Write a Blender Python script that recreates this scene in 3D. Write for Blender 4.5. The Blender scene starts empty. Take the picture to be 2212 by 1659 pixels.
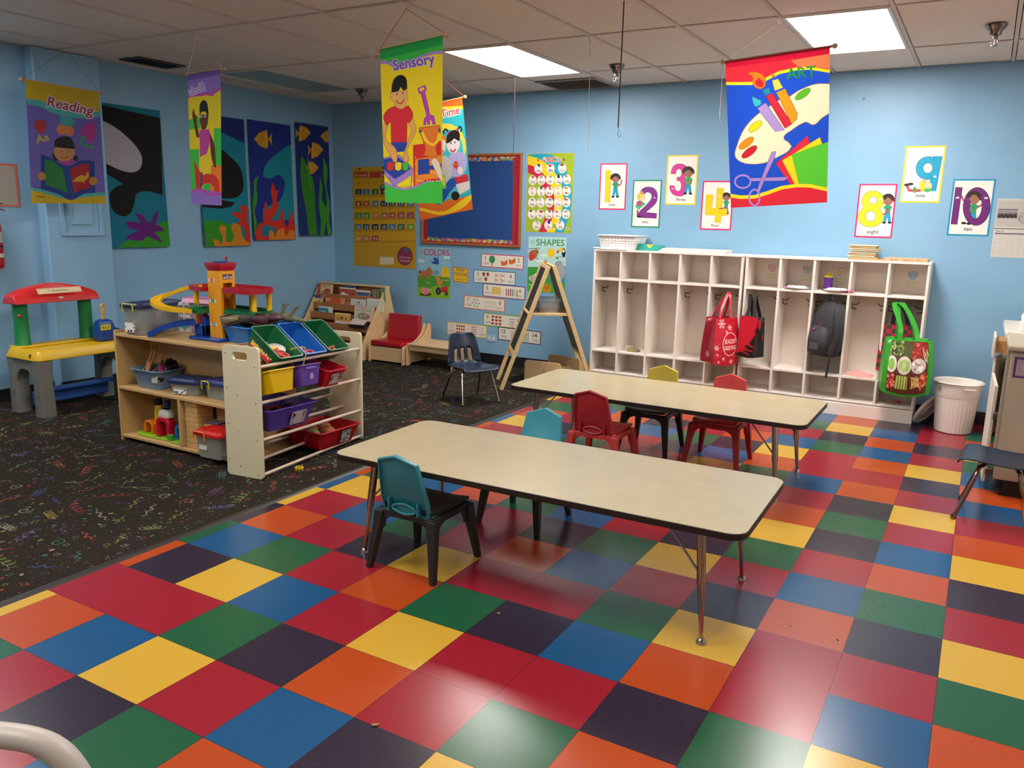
import bpy, bmesh, math, random
import numpy as np
from mathutils import Vector, Matrix, geometry
random.seed(7)
PI=math.pi
sc=bpy.context.scene
COL=sc.collection
# ---------- camera ----------
CP=Vector((2.409,-1.3813,1.4959)); yaw,pit,rol=-0.5210,-0.2013,0.0231; FPX=1748.14
fw=Vector((math.sin(yaw)*math.cos(pit),math.cos(yaw)*math.cos(pit),math.sin(pit)))
rt=Vector((math.cos(yaw),-math.sin(yaw),0)); up=rt.cross(fw)
c_,s_=math.cos(rol),math.sin(rol)
r2=rt*c_+up*s_; u2=up*c_-rt*s_
cam=bpy.data.cameras.new('camera'); camo=bpy.data.objects.new('camera',cam); COL.objects.link(camo)
camo.matrix_world=Matrix(((r2.x,u2.x,-fw.x,CP.x),(r2.y,u2.y,-fw.y,CP.y),(r2.z,u2.z,-fw.z,CP.z),(0,0,0,1)))
cam.sensor_width=36; cam.lens=FPX/2212*36; cam.clip_start=0.02
sc.camera=camo
# ---------- world, exposure ----------
w=bpy.data.worlds.new('world'); sc.world=w; w.use_nodes=True
w.node_tree.nodes['Background'].inputs[0].default_value=(0.9,0.95,1,1)
w.node_tree.nodes['Background'].inputs[1].default_value=0.05
sc.view_settings.view_transform='Standard'; sc.view_settings.look='None'
sc.view_settings.gamma=1; sc.view_settings.use_curve_mapping=False
sc.view_settings.exposure=0.62
LAMP=20          # emission of a lit ceiling panel
LAMPC='#fff9f2'
CEIL=2.69
# panels: (x0, x1, y0, y1, strength factor)
PANELS=[(1.19,1.80,3.80,5.02,1.15),(-1.25,-0.64,3.80,5.02,1.0),(-0.64,-0.03,0.14,1.36,.7),(1.80,2.41,0.14,1.36,.6),(0.58,1.19,-2.29,-1.07,.6),(3.63,4.24,2.58,3.80,.8),(-2.47,-1.86,-2.29,-1.07,.5),(-3.687,-3.077,0.14,1.36,.75)]  # the last panel is an unseen addition that lifts the left side
# ---------- materials ----------
def lin(h):
    h=h.lstrip('#'); r=[int(h[i:i+2],16)/255 for i in (0,2,4)]
    return tuple(x/12.92 if x<=.04045 else ((x+.055)/1.055)**2.4 for x in r)+(1,)
MC={}
def mat(h,rough=.5,metal=0,var=.0,scale=40,bump=0,trans=0,alpha=1,emit=0,spec=.5,stretch=None,coat=0,trl=0):
    key=(h,rough,metal,var,scale,bump,trans,alpha,emit,spec,stretch,coat,trl)
    if key in MC: return MC[key]
    m=bpy.data.materials.new('m_'+h.strip('#')); m.use_nodes=True; nt=m.node_tree; N=nt.nodes; L=nt.links
    b=N['Principled BSDF']; b.inputs['Base Color'].default_value=lin(h); b.inputs['Roughness'].default_value=rough
    b.inputs['Metallic'].default_value=metal; b.inputs['Specular IOR Level'].default_value=spec
    if coat: b.inputs['Coat Weight'].default_value=coat; b.inputs['Coat Roughness'].default_value=.12
    if trans: b.inputs['Transmission Weight'].default_value=trans; b.inputs['IOR'].default_value=1.2
    if alpha<1: b.inputs['Alpha'].default_value=alpha
    if emit: b.inputs['Emission Color'].default_value=lin(h); b.inputs['Emission Strength'].default_value=emit
    if var or bump:
        tc=N.new('ShaderNodeTexCoord'); mp=N.new('ShaderNodeMapping'); nz=N.new('ShaderNodeTexNoise')
        L.new(tc.outputs['Object'],mp.inputs[0]); L.new(mp.outputs[0],nz.inputs['Vector'])
        if stretch: mp.inputs['Scale'].default_value=stretch
        nz.inputs['Scale'].default_value=scale; nz.inputs['Detail'].default_value=4
        if var:
            mr=N.new('ShaderNodeMapRange'); mr.inputs[1].default_value=.3; mr.inputs[2].default_value=.7
            mr.inputs[3].default_value=1-var; mr.inputs[4].default_value=1+var
            mx=N.new('ShaderNodeVectorMath'); mx.operation='SCALE'
            L.new(nz.outputs['Fac'],mr.inputs[0]); mx.inputs[0].default_value=lin(h)[:3]
            L.new(mr.outputs[0],mx.inputs['Scale']); L.new(mx.outputs[0],b.inputs['Base Color'])
        if bump:
            bp=N.new('ShaderNodeBump'); bp.inputs['Strength'].default_value=bump; bp.inputs['Distance'].default_value=.01
            L.new(nz.outputs['Fac'],bp.inputs['Height']); L.new(bp.outputs[0],b.inputs['Normal'])
    if trl:
        tr=N.new('ShaderNodeBsdfTranslucent'); tr.inputs[0].default_value=lin(h); ms=N.new('ShaderNodeMixShader')
        ms.inputs[0].default_value=trl; L.new(b.outputs[0],ms.inputs[1]); L.new(tr.outputs[0],ms.inputs[2])
        L.new(ms.outputs[0],N['Material Output'].inputs[0])
    MC[key]=m; return m
# ---------- mesh builder ----------
class MB:
    def __init__(s): s.v=[];s.f=[];s.m=[]
    def add(s,vs,fs,m=0,M=None):
        o=len(s.v)
        for p in vs:
            p=Vector(p); s.v.append(tuple(M@p) if M is not None else tuple(p))
        for i,f in enumerate(fs):
            s.f.append(tuple(a+o for a in f)); s.m.append(m[i] if isinstance(m,list) else m)
        return s
    def box(s,c,d,m=0,M=None,rz=0,tp=None):
        x,y,z=d[0]/2,d[1]/2,d[2]/2; tx,ty=(tp or (1,1)); c=Vector(c)
        vs=[(-x,-y,-z),(x,-y,-z),(x,y,-z),(-x,y,-z),(-x*tx,-y*ty,z),(x*tx,-y*ty,z),(x*tx,y*ty,z),(-x*tx,y*ty,z)]
        R=Matrix.Rotation(rz,3,'Z'); vs=[R@Vector(p)+c for p in vs]
        return s.add(vs,[(0,3,2,1),(4,5,6,7),(0,1,5,4),(1,2,6,5),(2,3,7,6),(3,0,4,7)],m,M)
    def bb(s,x0,x1,y0,y1,z0,z1,m=0,M=None):
        return s.box(((x0+x1)/2,(y0+y1)/2,(z0+z1)/2),(x1-x0,y1-y0,z1-z0),m,M)
    def tube(s,pts,r,m=0,n=8,cap=True,closed=False,M=None,flat=None):
        pts=[Vector(p) for p in pts]; k=len(pts); R=r if isinstance(r,(list,tuple)) else [r]*k
        vs=[];prev=None
        for i,p in enumerate(pts):
            a=pts[i-1] if (i>0 or closed) else p; b=pts[(i+1)%k] if (i<k-1 or closed) else p
            t=(b-a).normalized()
            if prev is None:
                q=Vector((0,0,1)) if abs(t.z)<.9 else Vector((1,0,0)); x=t.cross(q).normalized()
            else: x=(prev-t*prev.dot(t)).normalized()
            prev=x; y=t.cross(x)
            for j in range(n):
                an=2*PI*j/n; vs.append(p+(x*math.cos(an)*(flat or 1)+y*math.sin(an))*R[i])
        fs=[]
        for i in range(k if closed else k-1):
            for j in range(n):
                a=i*n+j;b=i*n+(j+1)%n;c=((i+1)%k)*n+(j+1)%n;d=((i+1)%k)*n+j; fs.append((a,b,c,d))
        if cap and not closed: fs.append(tuple(range(n-1,-1,-1))); fs.append(tuple((k-1)*n+j for j in range(n)))
        return s.add(vs,fs,m,M)
    def cyl(s,a,b,r,m=0,n=16,r2=None,M=None): return s.tube([a,b],[r,r if r2 is None else r2],m,n,M=M)
    def lathe(s,prof,m=0,n=24,c=(0,0,0),sx=1,sy=1,M=None,rib=0,nr=0,cap=True):
        vs=[];c=Vector(c)
        for r,z in prof:
            for j in range(n):
                a=2*PI*j/n; rr=r*(1+(rib*math.cos(a*nr) if rib else 0)); vs.append(c+Vector((rr*math.cos(a)*sx,rr*math.sin(a)*sy,z)))
        fs=[]
        for i in range(len(prof)-1):
            for j in range(n): fs.append((i*n+j,i*n+(j+1)%n,(i+1)*n+(j+1)%n,(i+1)*n+j))
        if cap:
            if prof[0][0]>1e-4: fs.append(tuple(range(n-1,-1,-1)))
            if prof[-1][0]>1e-4: fs.append(tuple((len(prof)-1)*n+j for j in range(n)))
        return s.add(vs,fs,m,M)
    def sph(s,c,r,m=0,n=16,k=10,M=None):
        rx,ry,rz=r if isinstance(r,(tuple,list)) else (r,r,r)
        return s.lathe([(max(math.sin(PI*i/k),1e-5)*rx,-math.cos(PI*i/k)*rz) for i in range(k+1)],m,n,c,1,ry/rx,M,cap=False)
    def prism(s,poly,a,b,m=0,M=None,ax='z'):
        n=len(poly)
        f={'z':lambda p,h:(p[0],p[1],h),'y':lambda p,h:(p[0],h,p[1]),'x':lambda p,h:(h,p[0],p[1])}[ax]
        vs=[f(p,a) for p in poly]+[f(p,b) for p in poly]
        fs=[tuple(range(n-1,-1,-1)),tuple(range(n,2*n))]+[(i,(i+1)%n,n+(i+1)%n,n+i) for i in range(n)]
        return s.add(vs,fs,m,M)
    def frame(s,out,inn,a,b,m=0,M=None,ax='y'):
        n=len(out)
        f={'z':lambda p,h:(p[0],p[1],h),'y':lambda p,h:(p[0],h,p[1]),'x':lambda p,h:(h,p[0],p[1])}[ax]
        vs=[f(p,h) for h in (a,b) for q in (out,inn) for p in q]
        fs=[]
        for i in range(n):
            j=(i+1)%n
            fs+=[(i,j,n+j,n+i),(2*n+i,3*n+i,3*n+j,2*n+j),(i,2*n+i,2*n+j,j),(n+i,n+j,3*n+j,3*n+i)]
        return s.add(vs,fs,m,M)
    def loft(s,rings,m=0,cap=True,M=None,closed=True):
        n=len(rings[0]); vs=[p for r in rings for p in r]; fs=[]
        for i in range(len(rings)-1):
            for j in range(n if closed else n-1):
                fs.append((i*n+j,i*n+(j+1)%n,(i+1)*n+(j+1)%n,(i+1)*n+j))
        if cap: fs.append(tuple(range(n-1,-1,-1))); fs.append(tuple((len(rings)-1)*n+j for j in range(n)))
        return s.add(vs,fs,m,M)
def rrect(w,h,r,n=4,cx=0,cy=0):
    o=[]
    for k,(sx,sy) in enumerate(((1,1),(-1,1),(-1,-1),(1,-1))):
        for i in range(n+1):
            a=PI/2*k+PI/2*i/n; o.append((cx+sx*(w/2-r)+r*math.cos(a),cy+sy*(h/2-r)+r*math.sin(a)))
    return o
def cr(pts,n=6,closed=True):
    P=[Vector(p) for p in pts]; k=len(P); o=[]
    for i in range(k if closed else k-1):
        g=(lambda j:P[j%k]) if closed else (lambda j:P[min(max(j,0),k-1)])
        a,b,c,d=g(i-1),g(i),g(i+1),g(i+2)
        for t in range(n):
            t/=n; o.append(.5*((2*b)+(c-a)*t+(2*a-5*b+4*c-d)*t*t+(3*b-a-3*c+d)*t**3))
    if not closed: o.append(P[-1])
    return o
def mesh(name,mb,mats,smooth=35):
    me=bpy.data.meshes.new(name); me.from_pydata(mb.v,[],mb.f)
    for m in (mats if isinstance(mats,(list,tuple)) else [mats]): me.materials.append(m)
    me.polygons.foreach_set('material_index',mb.m)
    bm=bmesh.new(); bm.from_mesh(me); bmesh.ops.recalc_face_normals(bm,faces=bm.faces); bm.to_mesh(me); bm.free()
    if smooth:
        me.polygons.foreach_set('use_smooth',[True]*len(me.polygons)); me.set_sharp_from_angle(angle=math.radians(smooth))
    me.update(); return me
def obj(name,mb,mats,parent=None,loc=(0,0,0),rz=0,bev=0,smooth=35,label=None,rot=None,seg=2):
    o=bpy.data.objects.new(name,mesh(name,mb,mats,smooth)); COL.objects.link(o)
    o.location=loc; o.rotation_euler=rot or (0,0,rz)
    if parent: o.parent=parent
    if bev:
        b=o.modifiers.new('b','BEVEL'); b.width=bev; b.segments=seg; b.limit_method='ANGLE'; b.angle_limit=math.radians(40)
    if label: o['label']=label
    return o
def tag(o,label,cat,group=None):
    o['label']=label; o['category']=cat
    if group: o['group']=group
    return o
def thing(name,label,cat,loc=(0,0,0),rz=0,group=None,rot=None):
    o=bpy.data.objects.new(name,None); COL.objects.link(o); o.location=loc; o.rotation_euler=rot or (0,0,rz); o.empty_display_size=.1
    return tag(o,label,cat,group)
def struct(name,mb,mats,parent=None,**k):
    o=obj(name,mb,mats,parent,**k)
    if not parent: o['kind']='structure'
    return o
def dup(root,loc,rz,label=None,rot=None,group=None):
    r=root.copy(); COL.objects.link(r); r.location=loc; r.rotation_euler=rot or (0,0,rz)
    if label: r['label']=label
    if group: r['group']=group
    def rec(a,b):
        for ch in list(a.children):
            c=ch.copy(); COL.objects.link(c); c.parent=b; rec(ch,c)
    rec(root,r); return r
# ---------- flat artwork on sheets ----------
TC={}
def textpoly(s):
    if s in TC: return TC[s]
    cu=bpy.data.curves.new('t','FONT'); cu.body=s; cu.size=1; cu.resolution_u=3; cu.fill_mode='FRONT'
    cu.offset=.012
    o=bpy.data.objects.new('t',cu); COL.objects.link(o)
    dg=bpy.context.evaluated_depsgraph_get(); me=bpy.data.meshes.new_from_object(o.evaluated_get(dg))
    v=[(p.co.x,p.co.y) for p in me.vertices]; f=[tuple(p.vertices) for p in me.polygons]
    bpy.data.objects.remove(o); bpy.data.curves.remove(cu); bpy.data.meshes.remove(me)
    TC[s]=(v,f); return TC[s]
def soft(pts,lim=62):
    """round the outline except at its sharp corners"""
    P=[Vector((x,y)) for x,y in pts]; k=len(P); T_=[]
    for i in range(k):
        u=P[i]-P[i-1]; v=P[(i+1)%k]-P[i]
        if u.length<1e-6 or v.length<1e-6 or math.degrees(u.angle(v))>lim: T_.append(None)
        else: T_.append((u.normalized()+v.normalized()).normalized())
    o=[]
    for i in range(k):
        j=(i+1)%k; d=P[j]-P[i]; L=d.length
        if L<1e-6: continue
        a=T_[i] if T_[i] is not None else None; b=T_[j] if T_[j] is not None else None
        if a is None and b is None: o.append(tuple(P[i])); continue
        a=(a if a is not None else d/L)*L; b=(b if b is not None else d/L)*L
        for t in (0,.25,.5,.75):
            o.append(tuple(P[i]*(2*t**3-3*t*t+1)+a*(t**3-2*t*t+t)+P[j]*(-2*t**3+3*t*t)+b*(t**3-t*t)))
    return o
class Art:
    """artwork drawn in the coordinates of a quad (tl,tr,br,bl) and laid on a sheet w x h metres"""
    def __init__(s,quad,w,h,step=None,rough=.6,dz=.00005,stepv=.12,mk={}):
        s.w,s.h,s.step,s.stepv,s.rough,s.dz,s.mk=w,h,step,stepv,rough,dz,mk
        A=[];B=[]
        for (x,y),(u,v) in zip(quad,((0,h),(w,h),(w,0),(0,0))):
            A.append([x,y,1,0,0,0,-u*x,-u*y]);B.append(u);A.append([0,0,0,x,y,1,-v*x,-v*y]);B.append(v)
        s.H=np.append(np.linalg.solve(np.array(A,float),np.array(B,float)),1).reshape(3,3)
        s.Hi=np.linalg.inv(s.H); s.l=[]
    def m(s,p):
        q=s.H@np.array([p[0],p[1],1.0]); return (q[0]/q[2],q[1]/q[2])
    def raw(s,vs,fs,col): s.l.append(([s.m(p) for p in vs],fs,col)); return s
    def bg(s,col): s.l.append(([(0,0),(s.w,0),(s.w,s.h),(0,s.h)],[(0,1,2,3)],col)); return s
    def uvrect(s,a,b,c,d,col): s.l.append(([(a*s.w,b*s.h),(c*s.w,b*s.h),(c*s.w,d*s.h),(a*s.w,d*s.h)],[(0,1,2,3)],col)); return s
    def border(s,t,col,inner): s.bg(col); t2=t/s.w; t3=t/s.h; return s.uvrect(t2,t3,1-t2,1-t3,inner)
    def poly(s,pts,col,sm=None,out=None,n=5):
        if sm or (sm is None and len(pts)>=7): pts=soft(pts)
        P=[Vector((x,y,0)) for x,y in pts]
        s.raw(pts,[tuple(t) for t in geometry.tessellate_polygon([P])],col)
        if out: s.line(pts,out[0],out[1],closed=True)
        return s
    def line(s,pts,w,col,sm=0,closed=False):
        if sm: pts=[tuple(p)[:2] for p in cr([(x,y,0) for x,y in pts],5,closed)]
        k=len(pts); vs=[];P=[Vector(p) for p in pts]
        for i,p in enumerate(P):
            a=P[i-1] if (i or closed) else p; b=P[(i+1)%k] if (i<k-1 or closed) else p
            t=(b-a)
            if t.length<1e-6: t=Vector((1,0))
            t.normalize(); nn=Vector((-t.y,t.x))*w/2; vs+=[tuple(p+nn),tuple(p-nn)]
        fs=[(2*i,2*i+1,2*((i+1)%k)+1,2*((i+1)%k)) for i in range(k if closed else k-1)]
        return s.raw(vs,fs,col)
    def ell(s,cx,cy,rx,ry=None,col='#000000',rot=0,out=None,n=18):
        ry=ry or rx; ca,sa=math.cos(rot),math.sin(rot)
        pts=[(cx+rx*math.cos(a)*ca-ry*math.sin(a)*sa,cy+rx*math.cos(a)*sa+ry*math.sin(a)*ca) for a in (2*PI*i/n for i in range(n))]
        s.raw(pts,[tuple(range(n))],col)
        if out: s.line(pts,out[0],out[1],closed=True)
        return s
    def rect(s,x0,y0,x1,y1,col): return s.raw([(x0,y0),(x1,y0),(x1,y1),(x0,y1)],[(0,1,2,3)],col)
    def star(s,cx,cy,r,col,n=5,q=.45,rot=-PI/2):
        return s.poly([(cx+(r if i%2==0 else r*q)*math.cos(rot+PI*i/n),cy+(r if i%2==0 else r*q)*math.sin(rot+PI*i/n)) for i in range(2*n)],col)
    def txt(s,t,x0,y0,x1,y1,hh,col,halo=None,mirror=False,hw=0):
        v,f=textpoly(t); X0=min(p[0] for p in v);X1=max(p[0] for p in v)
        d=Vector((x1-x0,y1-y0)); nrm=Vector((d.y,-d.x)).normalized()   # up on the page
        hh=hh/.73; nat=(X1-X0)*hh; k_=d.length/nat
        if k_>1.25 or len(t)==1:
            q_=min(k_,1.12)/k_; x0+=d.x*(1-q_)/2; y0+=d.y*(1-q_)/2; d=d*q_
        def pl(ox,oy): return [(x0+(((X1-a) if mirror else (a-X0))/(X1-X0))*d.x+nrm.x*b*hh+ox, y0+(((X1-a) if mirror else (a-X0))/(X1-X0))*d.y+nrm.y*b*hh+oy) for a,b in v]
        if halo:
            for k in range(6): s.raw(pl(hw*math.cos(k*PI/3),hw*math.sin(k*PI/3)),f,halo)
        return s.raw(pl(0,0),f,col)
    def mesh(s,name,P,thick=.0008,cut=False):
        """one flat sheet, every patch of colour in its own faces; P(u,v,n) -> xyz, n along the front normal"""
        V=[];F=[];own=[];E_=[]; w,h=s.w,s.h
        def addf(pts,k):
            ar=sum(pts[i-1][0]*pts[i][1]-pts[i][0]*pts[i-1][1] for i in range(len(pts)))
            if abs(ar)<1e-9: return
            if ar<0: pts=pts[::-1]
            o=len(V); V.extend(Vector(p) for p in pts); F.append(list(range(o,o+len(pts)))); own.append(k)
        for k,(vs,fs,c) in enumerate(s.l):
            if k==0 and not fs: vs,fs=[(0,0),(w,0),(w,h),(0,h)],[(0,1,2,3)]
            for f in fs:
                p=[vs[i] for i in f]
                if len(p)==4:
                    for t in ((0,1,2),(0,2,3)): addf([p[i] for i in t],k)
                else: addf(p,k)
        o=len(V); V+=[Vector(p) for p in ((0,0),(w,0),(w,h),(0,h))]; E_+=[(o,o+1),(o+1,o+2),(o+2,o+3),(o+3,o)]
        if s.step:
            for st,q,L1,L2 in ((s.step,0,w,h),(s.stepv,1,h,w)):
                k=1
                while k*st<L1-1e-4:
                    o=len(V); V+=[Vector((k*st,0)),Vector((k*st,L2))] if q==0 else [Vector((0,k*st)),Vector((L2,k*st))]; E_.append((o,o+1)); k+=1
        vo,eo,fo,_,_,ids=geometry.delaunay_2d_cdt(V,E_,F,1,1e-6,True)
        mb=MB(); cols=[]; ci={}; used=[]; ms=[]
        for f,idl in zip(fo,ids):
            if not idl: continue
            cx=sum(vo[i][0] for i in f)/len(f); cy=sum(vo[i][1] for i in f)/len(f); k=-1
            for i in sorted(idl,key=lambda i:-own[i]):
                q=[V[j] for j in F[i]]
                if all((q[j][0]-q[j-1][0])*(cy-q[j-1][1])-(q[j][1]-q[j-1][1])*(cx-q[j-1][0])>-1e-9 for j in range(len(q))): k=own[i]; break
            if k<0: continue
            if not(0<cx<w and 0<cy<h) or (cut and k==0): continue
            c=s.l[k][2]
            if c not in ci: ci[c]=len(cols); cols.append(c)
            used.append(tuple(f)); ms.append(ci[c])
        mb.add([P(v[0],v[1],0) for v in vo],used,ms)
        if thick:
            c=s.l[0][2]
            if c not in ci: ci[c]=len(cols); cols.append(c)
            if cut: mb.add([P(v[0],v[1],-thick) for v in vo],[tuple(reversed(f)) for f in used],ms)
            else: mb.add([P(*p,-thick) for p in ((0,0),(w,0),(w,h),(0,h))] if not s.step else [P(v[0],v[1],-thick) for v in vo],[(3,2,1,0)] if not s.step else [tuple(reversed(f)) for f in used],ci[c])
        me=bpy.data.meshes.new(name); me.from_pydata(mb.v,[],mb.f)
        for c in cols: me.materials.append(mat(c,s.rough,**s.mk) if isinstance(c,str) else c)
        me.polygons.foreach_set('material_index',mb.m)
        bm=bmesh.new(); bm.from_mesh(me); bmesh.ops.delete(bm,geom=[v for v in bm.verts if not v.link_faces],context='VERTS'); bm.to_mesh(me); bm.free()
        if s.step: me.polygons.foreach_set('use_smooth',[True]*len(me.polygons))
        me.update(); return me
    def build(s,name,P,parent=None,loc=(0,0,0),rot=(0,0,0),thick=.0008):
        o=bpy.data.objects.new(name,s.mesh(name,P,thick)); COL.objects.link(o); o.location=loc; o.rotation_euler=rot
        if parent: o.parent=parent
        return o
def flat(u,v,n): return (u,-n,v)       # hangs on a wall that faces -Y, origin at its lower left
# ================= the setting =================
XL,YB,XR,YF=-4.10,5.78,4.9,-3.8
T=.3048
TILE={}
def row(i,k0,s):
    for j,ch in enumerate(s): TILE[(k0+j,i)]=ch
row(-3,-3,'YRDGRBOYR'); row(-2,-3,'BYORBRGDYO'); row(-1,-3,'RGRDGOBRYD'); row(0,-3,'YOBYRBDYRG'); row(1,-3,'RRRGDORGOBRY'); row(2,-3,'ODYBRYRRDGYR'); row(3,-3,'GBGROGDBORBO')
row(4,-3,'DORDYRRGYRRG'); row(5,-3,'YRBGROBRDODY'); row(6,-3,'BYRDRDGYRBGR'); row(7,-3,'OGBOGBRDGROD'); row(8,-3,'RDYRBOGRYDBY'); row(9,-3,'BRGOYDBDOGRO')
row(10,-3,'YBRDGROYRDYR'); row(11,-3,'ORBGRRYGBORB'); row(12,-3,'BYDORDBORRDO'); row(13,-3,'ROROBGDYROYB'); row(14,-3,'DGBODROBGBRG'); row(15,-3,'YRGGOYRRDODY')
row(16,-3,'GBYRDORGYBRO'); row(17,-3,'RDGBYRDBODRG'); row(18,-3,'OYRDGBYRGBDR')
TM={c:i for i,c in enumerate('ROYGBD')}
mb=MB(); x0k,x1k,y0k,y1k=-14,17,-13,19
for k in range(x0k,x1k):
    for i in range(y0k,y1k):
        c=TILE.get((k,i)) or 'ROYGBDRB'[(k*5+i*3+(k*i)%4)%8]
        x0,x1,y0,y1=max(k*T,XL),min((k+1)*T,XR),max(i*T,YF),min((i+1)*T,YB)
        if x1<=x0 or y1<=y0: continue
        mb.add([(x0,y0,0),(x1,y0,0),(x1,y1,0),(x0,y1,0)],[(0,1,2,3)],TM[c])
def tilemat(h):
    m=mat(h,.22,0,.08,150,0,spec=.55); nt=m.node_tree; N=nt.nodes; L=nt.links; b=N['Principled BSDF']
    # waxed, scuffed surface: roughness wanders, faint waviness, fine pale scratches
    tc=N.new('ShaderNodeTexCoord'); 
    b.inputs['Roughness'].default_value=.25
    n2=N.new('ShaderNodeTexNoise'); n2.inputs['Scale'].default_value=9; L.new(tc.outputs['Object'],n2.inputs['Vector'])
    bp=N.new('ShaderNodeBump'); bp.inputs['Strength'].default_value=.06; bp.inputs['Distance'].default_value=.005
    L.new(n2.outputs['Fac'],bp.inputs['Height']); L.new(bp.outputs[0],b.inputs['Normal'])
    br=N.new('ShaderNodeTexBrick'); br.offset=0; br.inputs['Scale'].default_value=1/T; br.inputs['Brick Width'].default_value=1; br.inputs['Row Height'].default_value=1
    br.inputs['Mortar Size'].default_value=.0035; br.inputs['Mortar Smooth'].default_value=.2
    br.inputs['Color1'].default_value=(0,0,0,1); br.inputs['Color2'].default_value=(0,0,0,1); br.inputs['Mortar'].default_value=(1,1,1,1)
    L.new(tc.outputs['Object'],br.inputs['Vector'])
    src=b.inputs['Base Color'].links[0].from_socket; mx=N.new('ShaderNodeMix'); mx.data_type='RGBA'
    L.new(br.outputs['Color'],mx.inputs[0]); L.new(src,mx.inputs[6]); mx.inputs[7].default_value=(.02,.015,.015,1); L.new(mx.outputs[2],b.inputs['Base Color'])
    return m
TCOL=['#921a2b','#ad4417','#c79f35','#1b5739','#134f7e','#2b2236']
struct('floor',mb,[tilemat(h) for h in TCOL],smooth=0)
WALL=mat('#84b0d0',.42,0,.03,4,.03,spec=.4)
mb=MB(); mb.bb(XL-.1,XR+.1,YB,YB+.1,0,2.9); struct('wall_back',mb,WALL,smooth=0)
mb=MB(); mb.bb(XL-.1,XL,YF,YB,0,2.9)
mb.prism([(XL,2.39),(XL+.09,2.39),(XL+.10,2.40),(XL+.10,2.93),(XL+.09,2.94),(XL,2.94)],0,CEIL); wl=struct('wall_left',mb,WALL,smooth=0)
mb=MB(); mb.bb(XR,XR+.1,YF,YB,0,2.9); struct('wall_right',mb,mat('#d8d2c6',.6),smooth=0)
mb=MB(); mb.bb(XL-.1,XR+.1,YF-.1,YF,0,2.9); struct('wall_front',mb,mat('#d8d2c6',.6),smooth=0)
BLK=mat('#15151a',.5)
mb=MB(); mb.bb(XL,XR,YB-.012,YB,0,.105); struct('baseboard_back',mb,BLK,bev=.003)
mb=MB(); mb.bb(XL,XL+.012,YF,2.39,0,.105); mb.bb(XL+.1,XL+.112,2.39,2.94,0,.105); mb.bb(XL,XL+.012,2.94,YB-.012,0,.105); struct('baseboard_left',mb,BLK,bev=.003)
# painted-over panel on the pilaster
mb=MB(); px=XL+.10
mb.frame([(2.50,1.28),(2.86,1.28),(2.86,2.0),(2.50,2.0)],[(2.53,1.31),(2.83,1.31),(2.83,1.97),(2.53,1.97)],px,px+.018,ax='x')
mb.frame([(2.59,1.37),(2.77,1.37),(2.77,1.93),(2.59,1.93)],[(2.60,1.38),(2.76,1.38),(2.76,1.92),(2.60,1.92)],px,px+.010,ax='x')
mb.bb(px,px+.006,2.60,2.76,1.38,1.92); o=obj('access_panel',mb,WALL,wl,bev=.002)
# ceiling: lay-in tiles between bars
CT=mat('#e3d9cc',.9,0,.05,140,.25); CB=mat('#cfc5b8',.6)
mb=MB(); gx=[1.80+.6096*n for n in range(-10,7)]; gy=[3.80+1.2192*n for n in range(-7,3)]
mb.bb(XL-.1,XR+.1,YF-.1,YB+.1,CEIL+.04,CEIL+.1,0)
for i in range(len(gx)-1):
    for j in range(len(gy)-1):
        x0,x1,y0,y1=max(gx[i],XL),min(gx[i+1],XR),max(gy[j],YF),min(gy[j+1],YB)
        if x1-x0<.05 or y1-y0<.05: continue
        if any(abs(p[0]-gx[i])<.05 and abs(p[2]-gy[j])<.05 for p in PANELS): continue
        if abs(gx[i]+3.687)<.05 and abs(gy[j]-3.8)<.05: continue
        h=random.uniform(-.002,.002); mb.bb(x0+.016,x1-.016,y0+.018,y1-.018,CEIL+.008+h,CEIL+.02,1)
for x in gx:
    if XL<x<XR: mb.bb(x-.011,x+.011,YF,YB,CEIL+.001,CEIL+.03,2)
for y in gy:
    if YF<y<YB: mb.bb(XL,XR,y-.011,y+.011,CEIL+.0022,CEIL+.03,2)
struct('ceiling',mb,[mat('#2a2624',.9),CT,CB],smooth=0)
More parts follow.
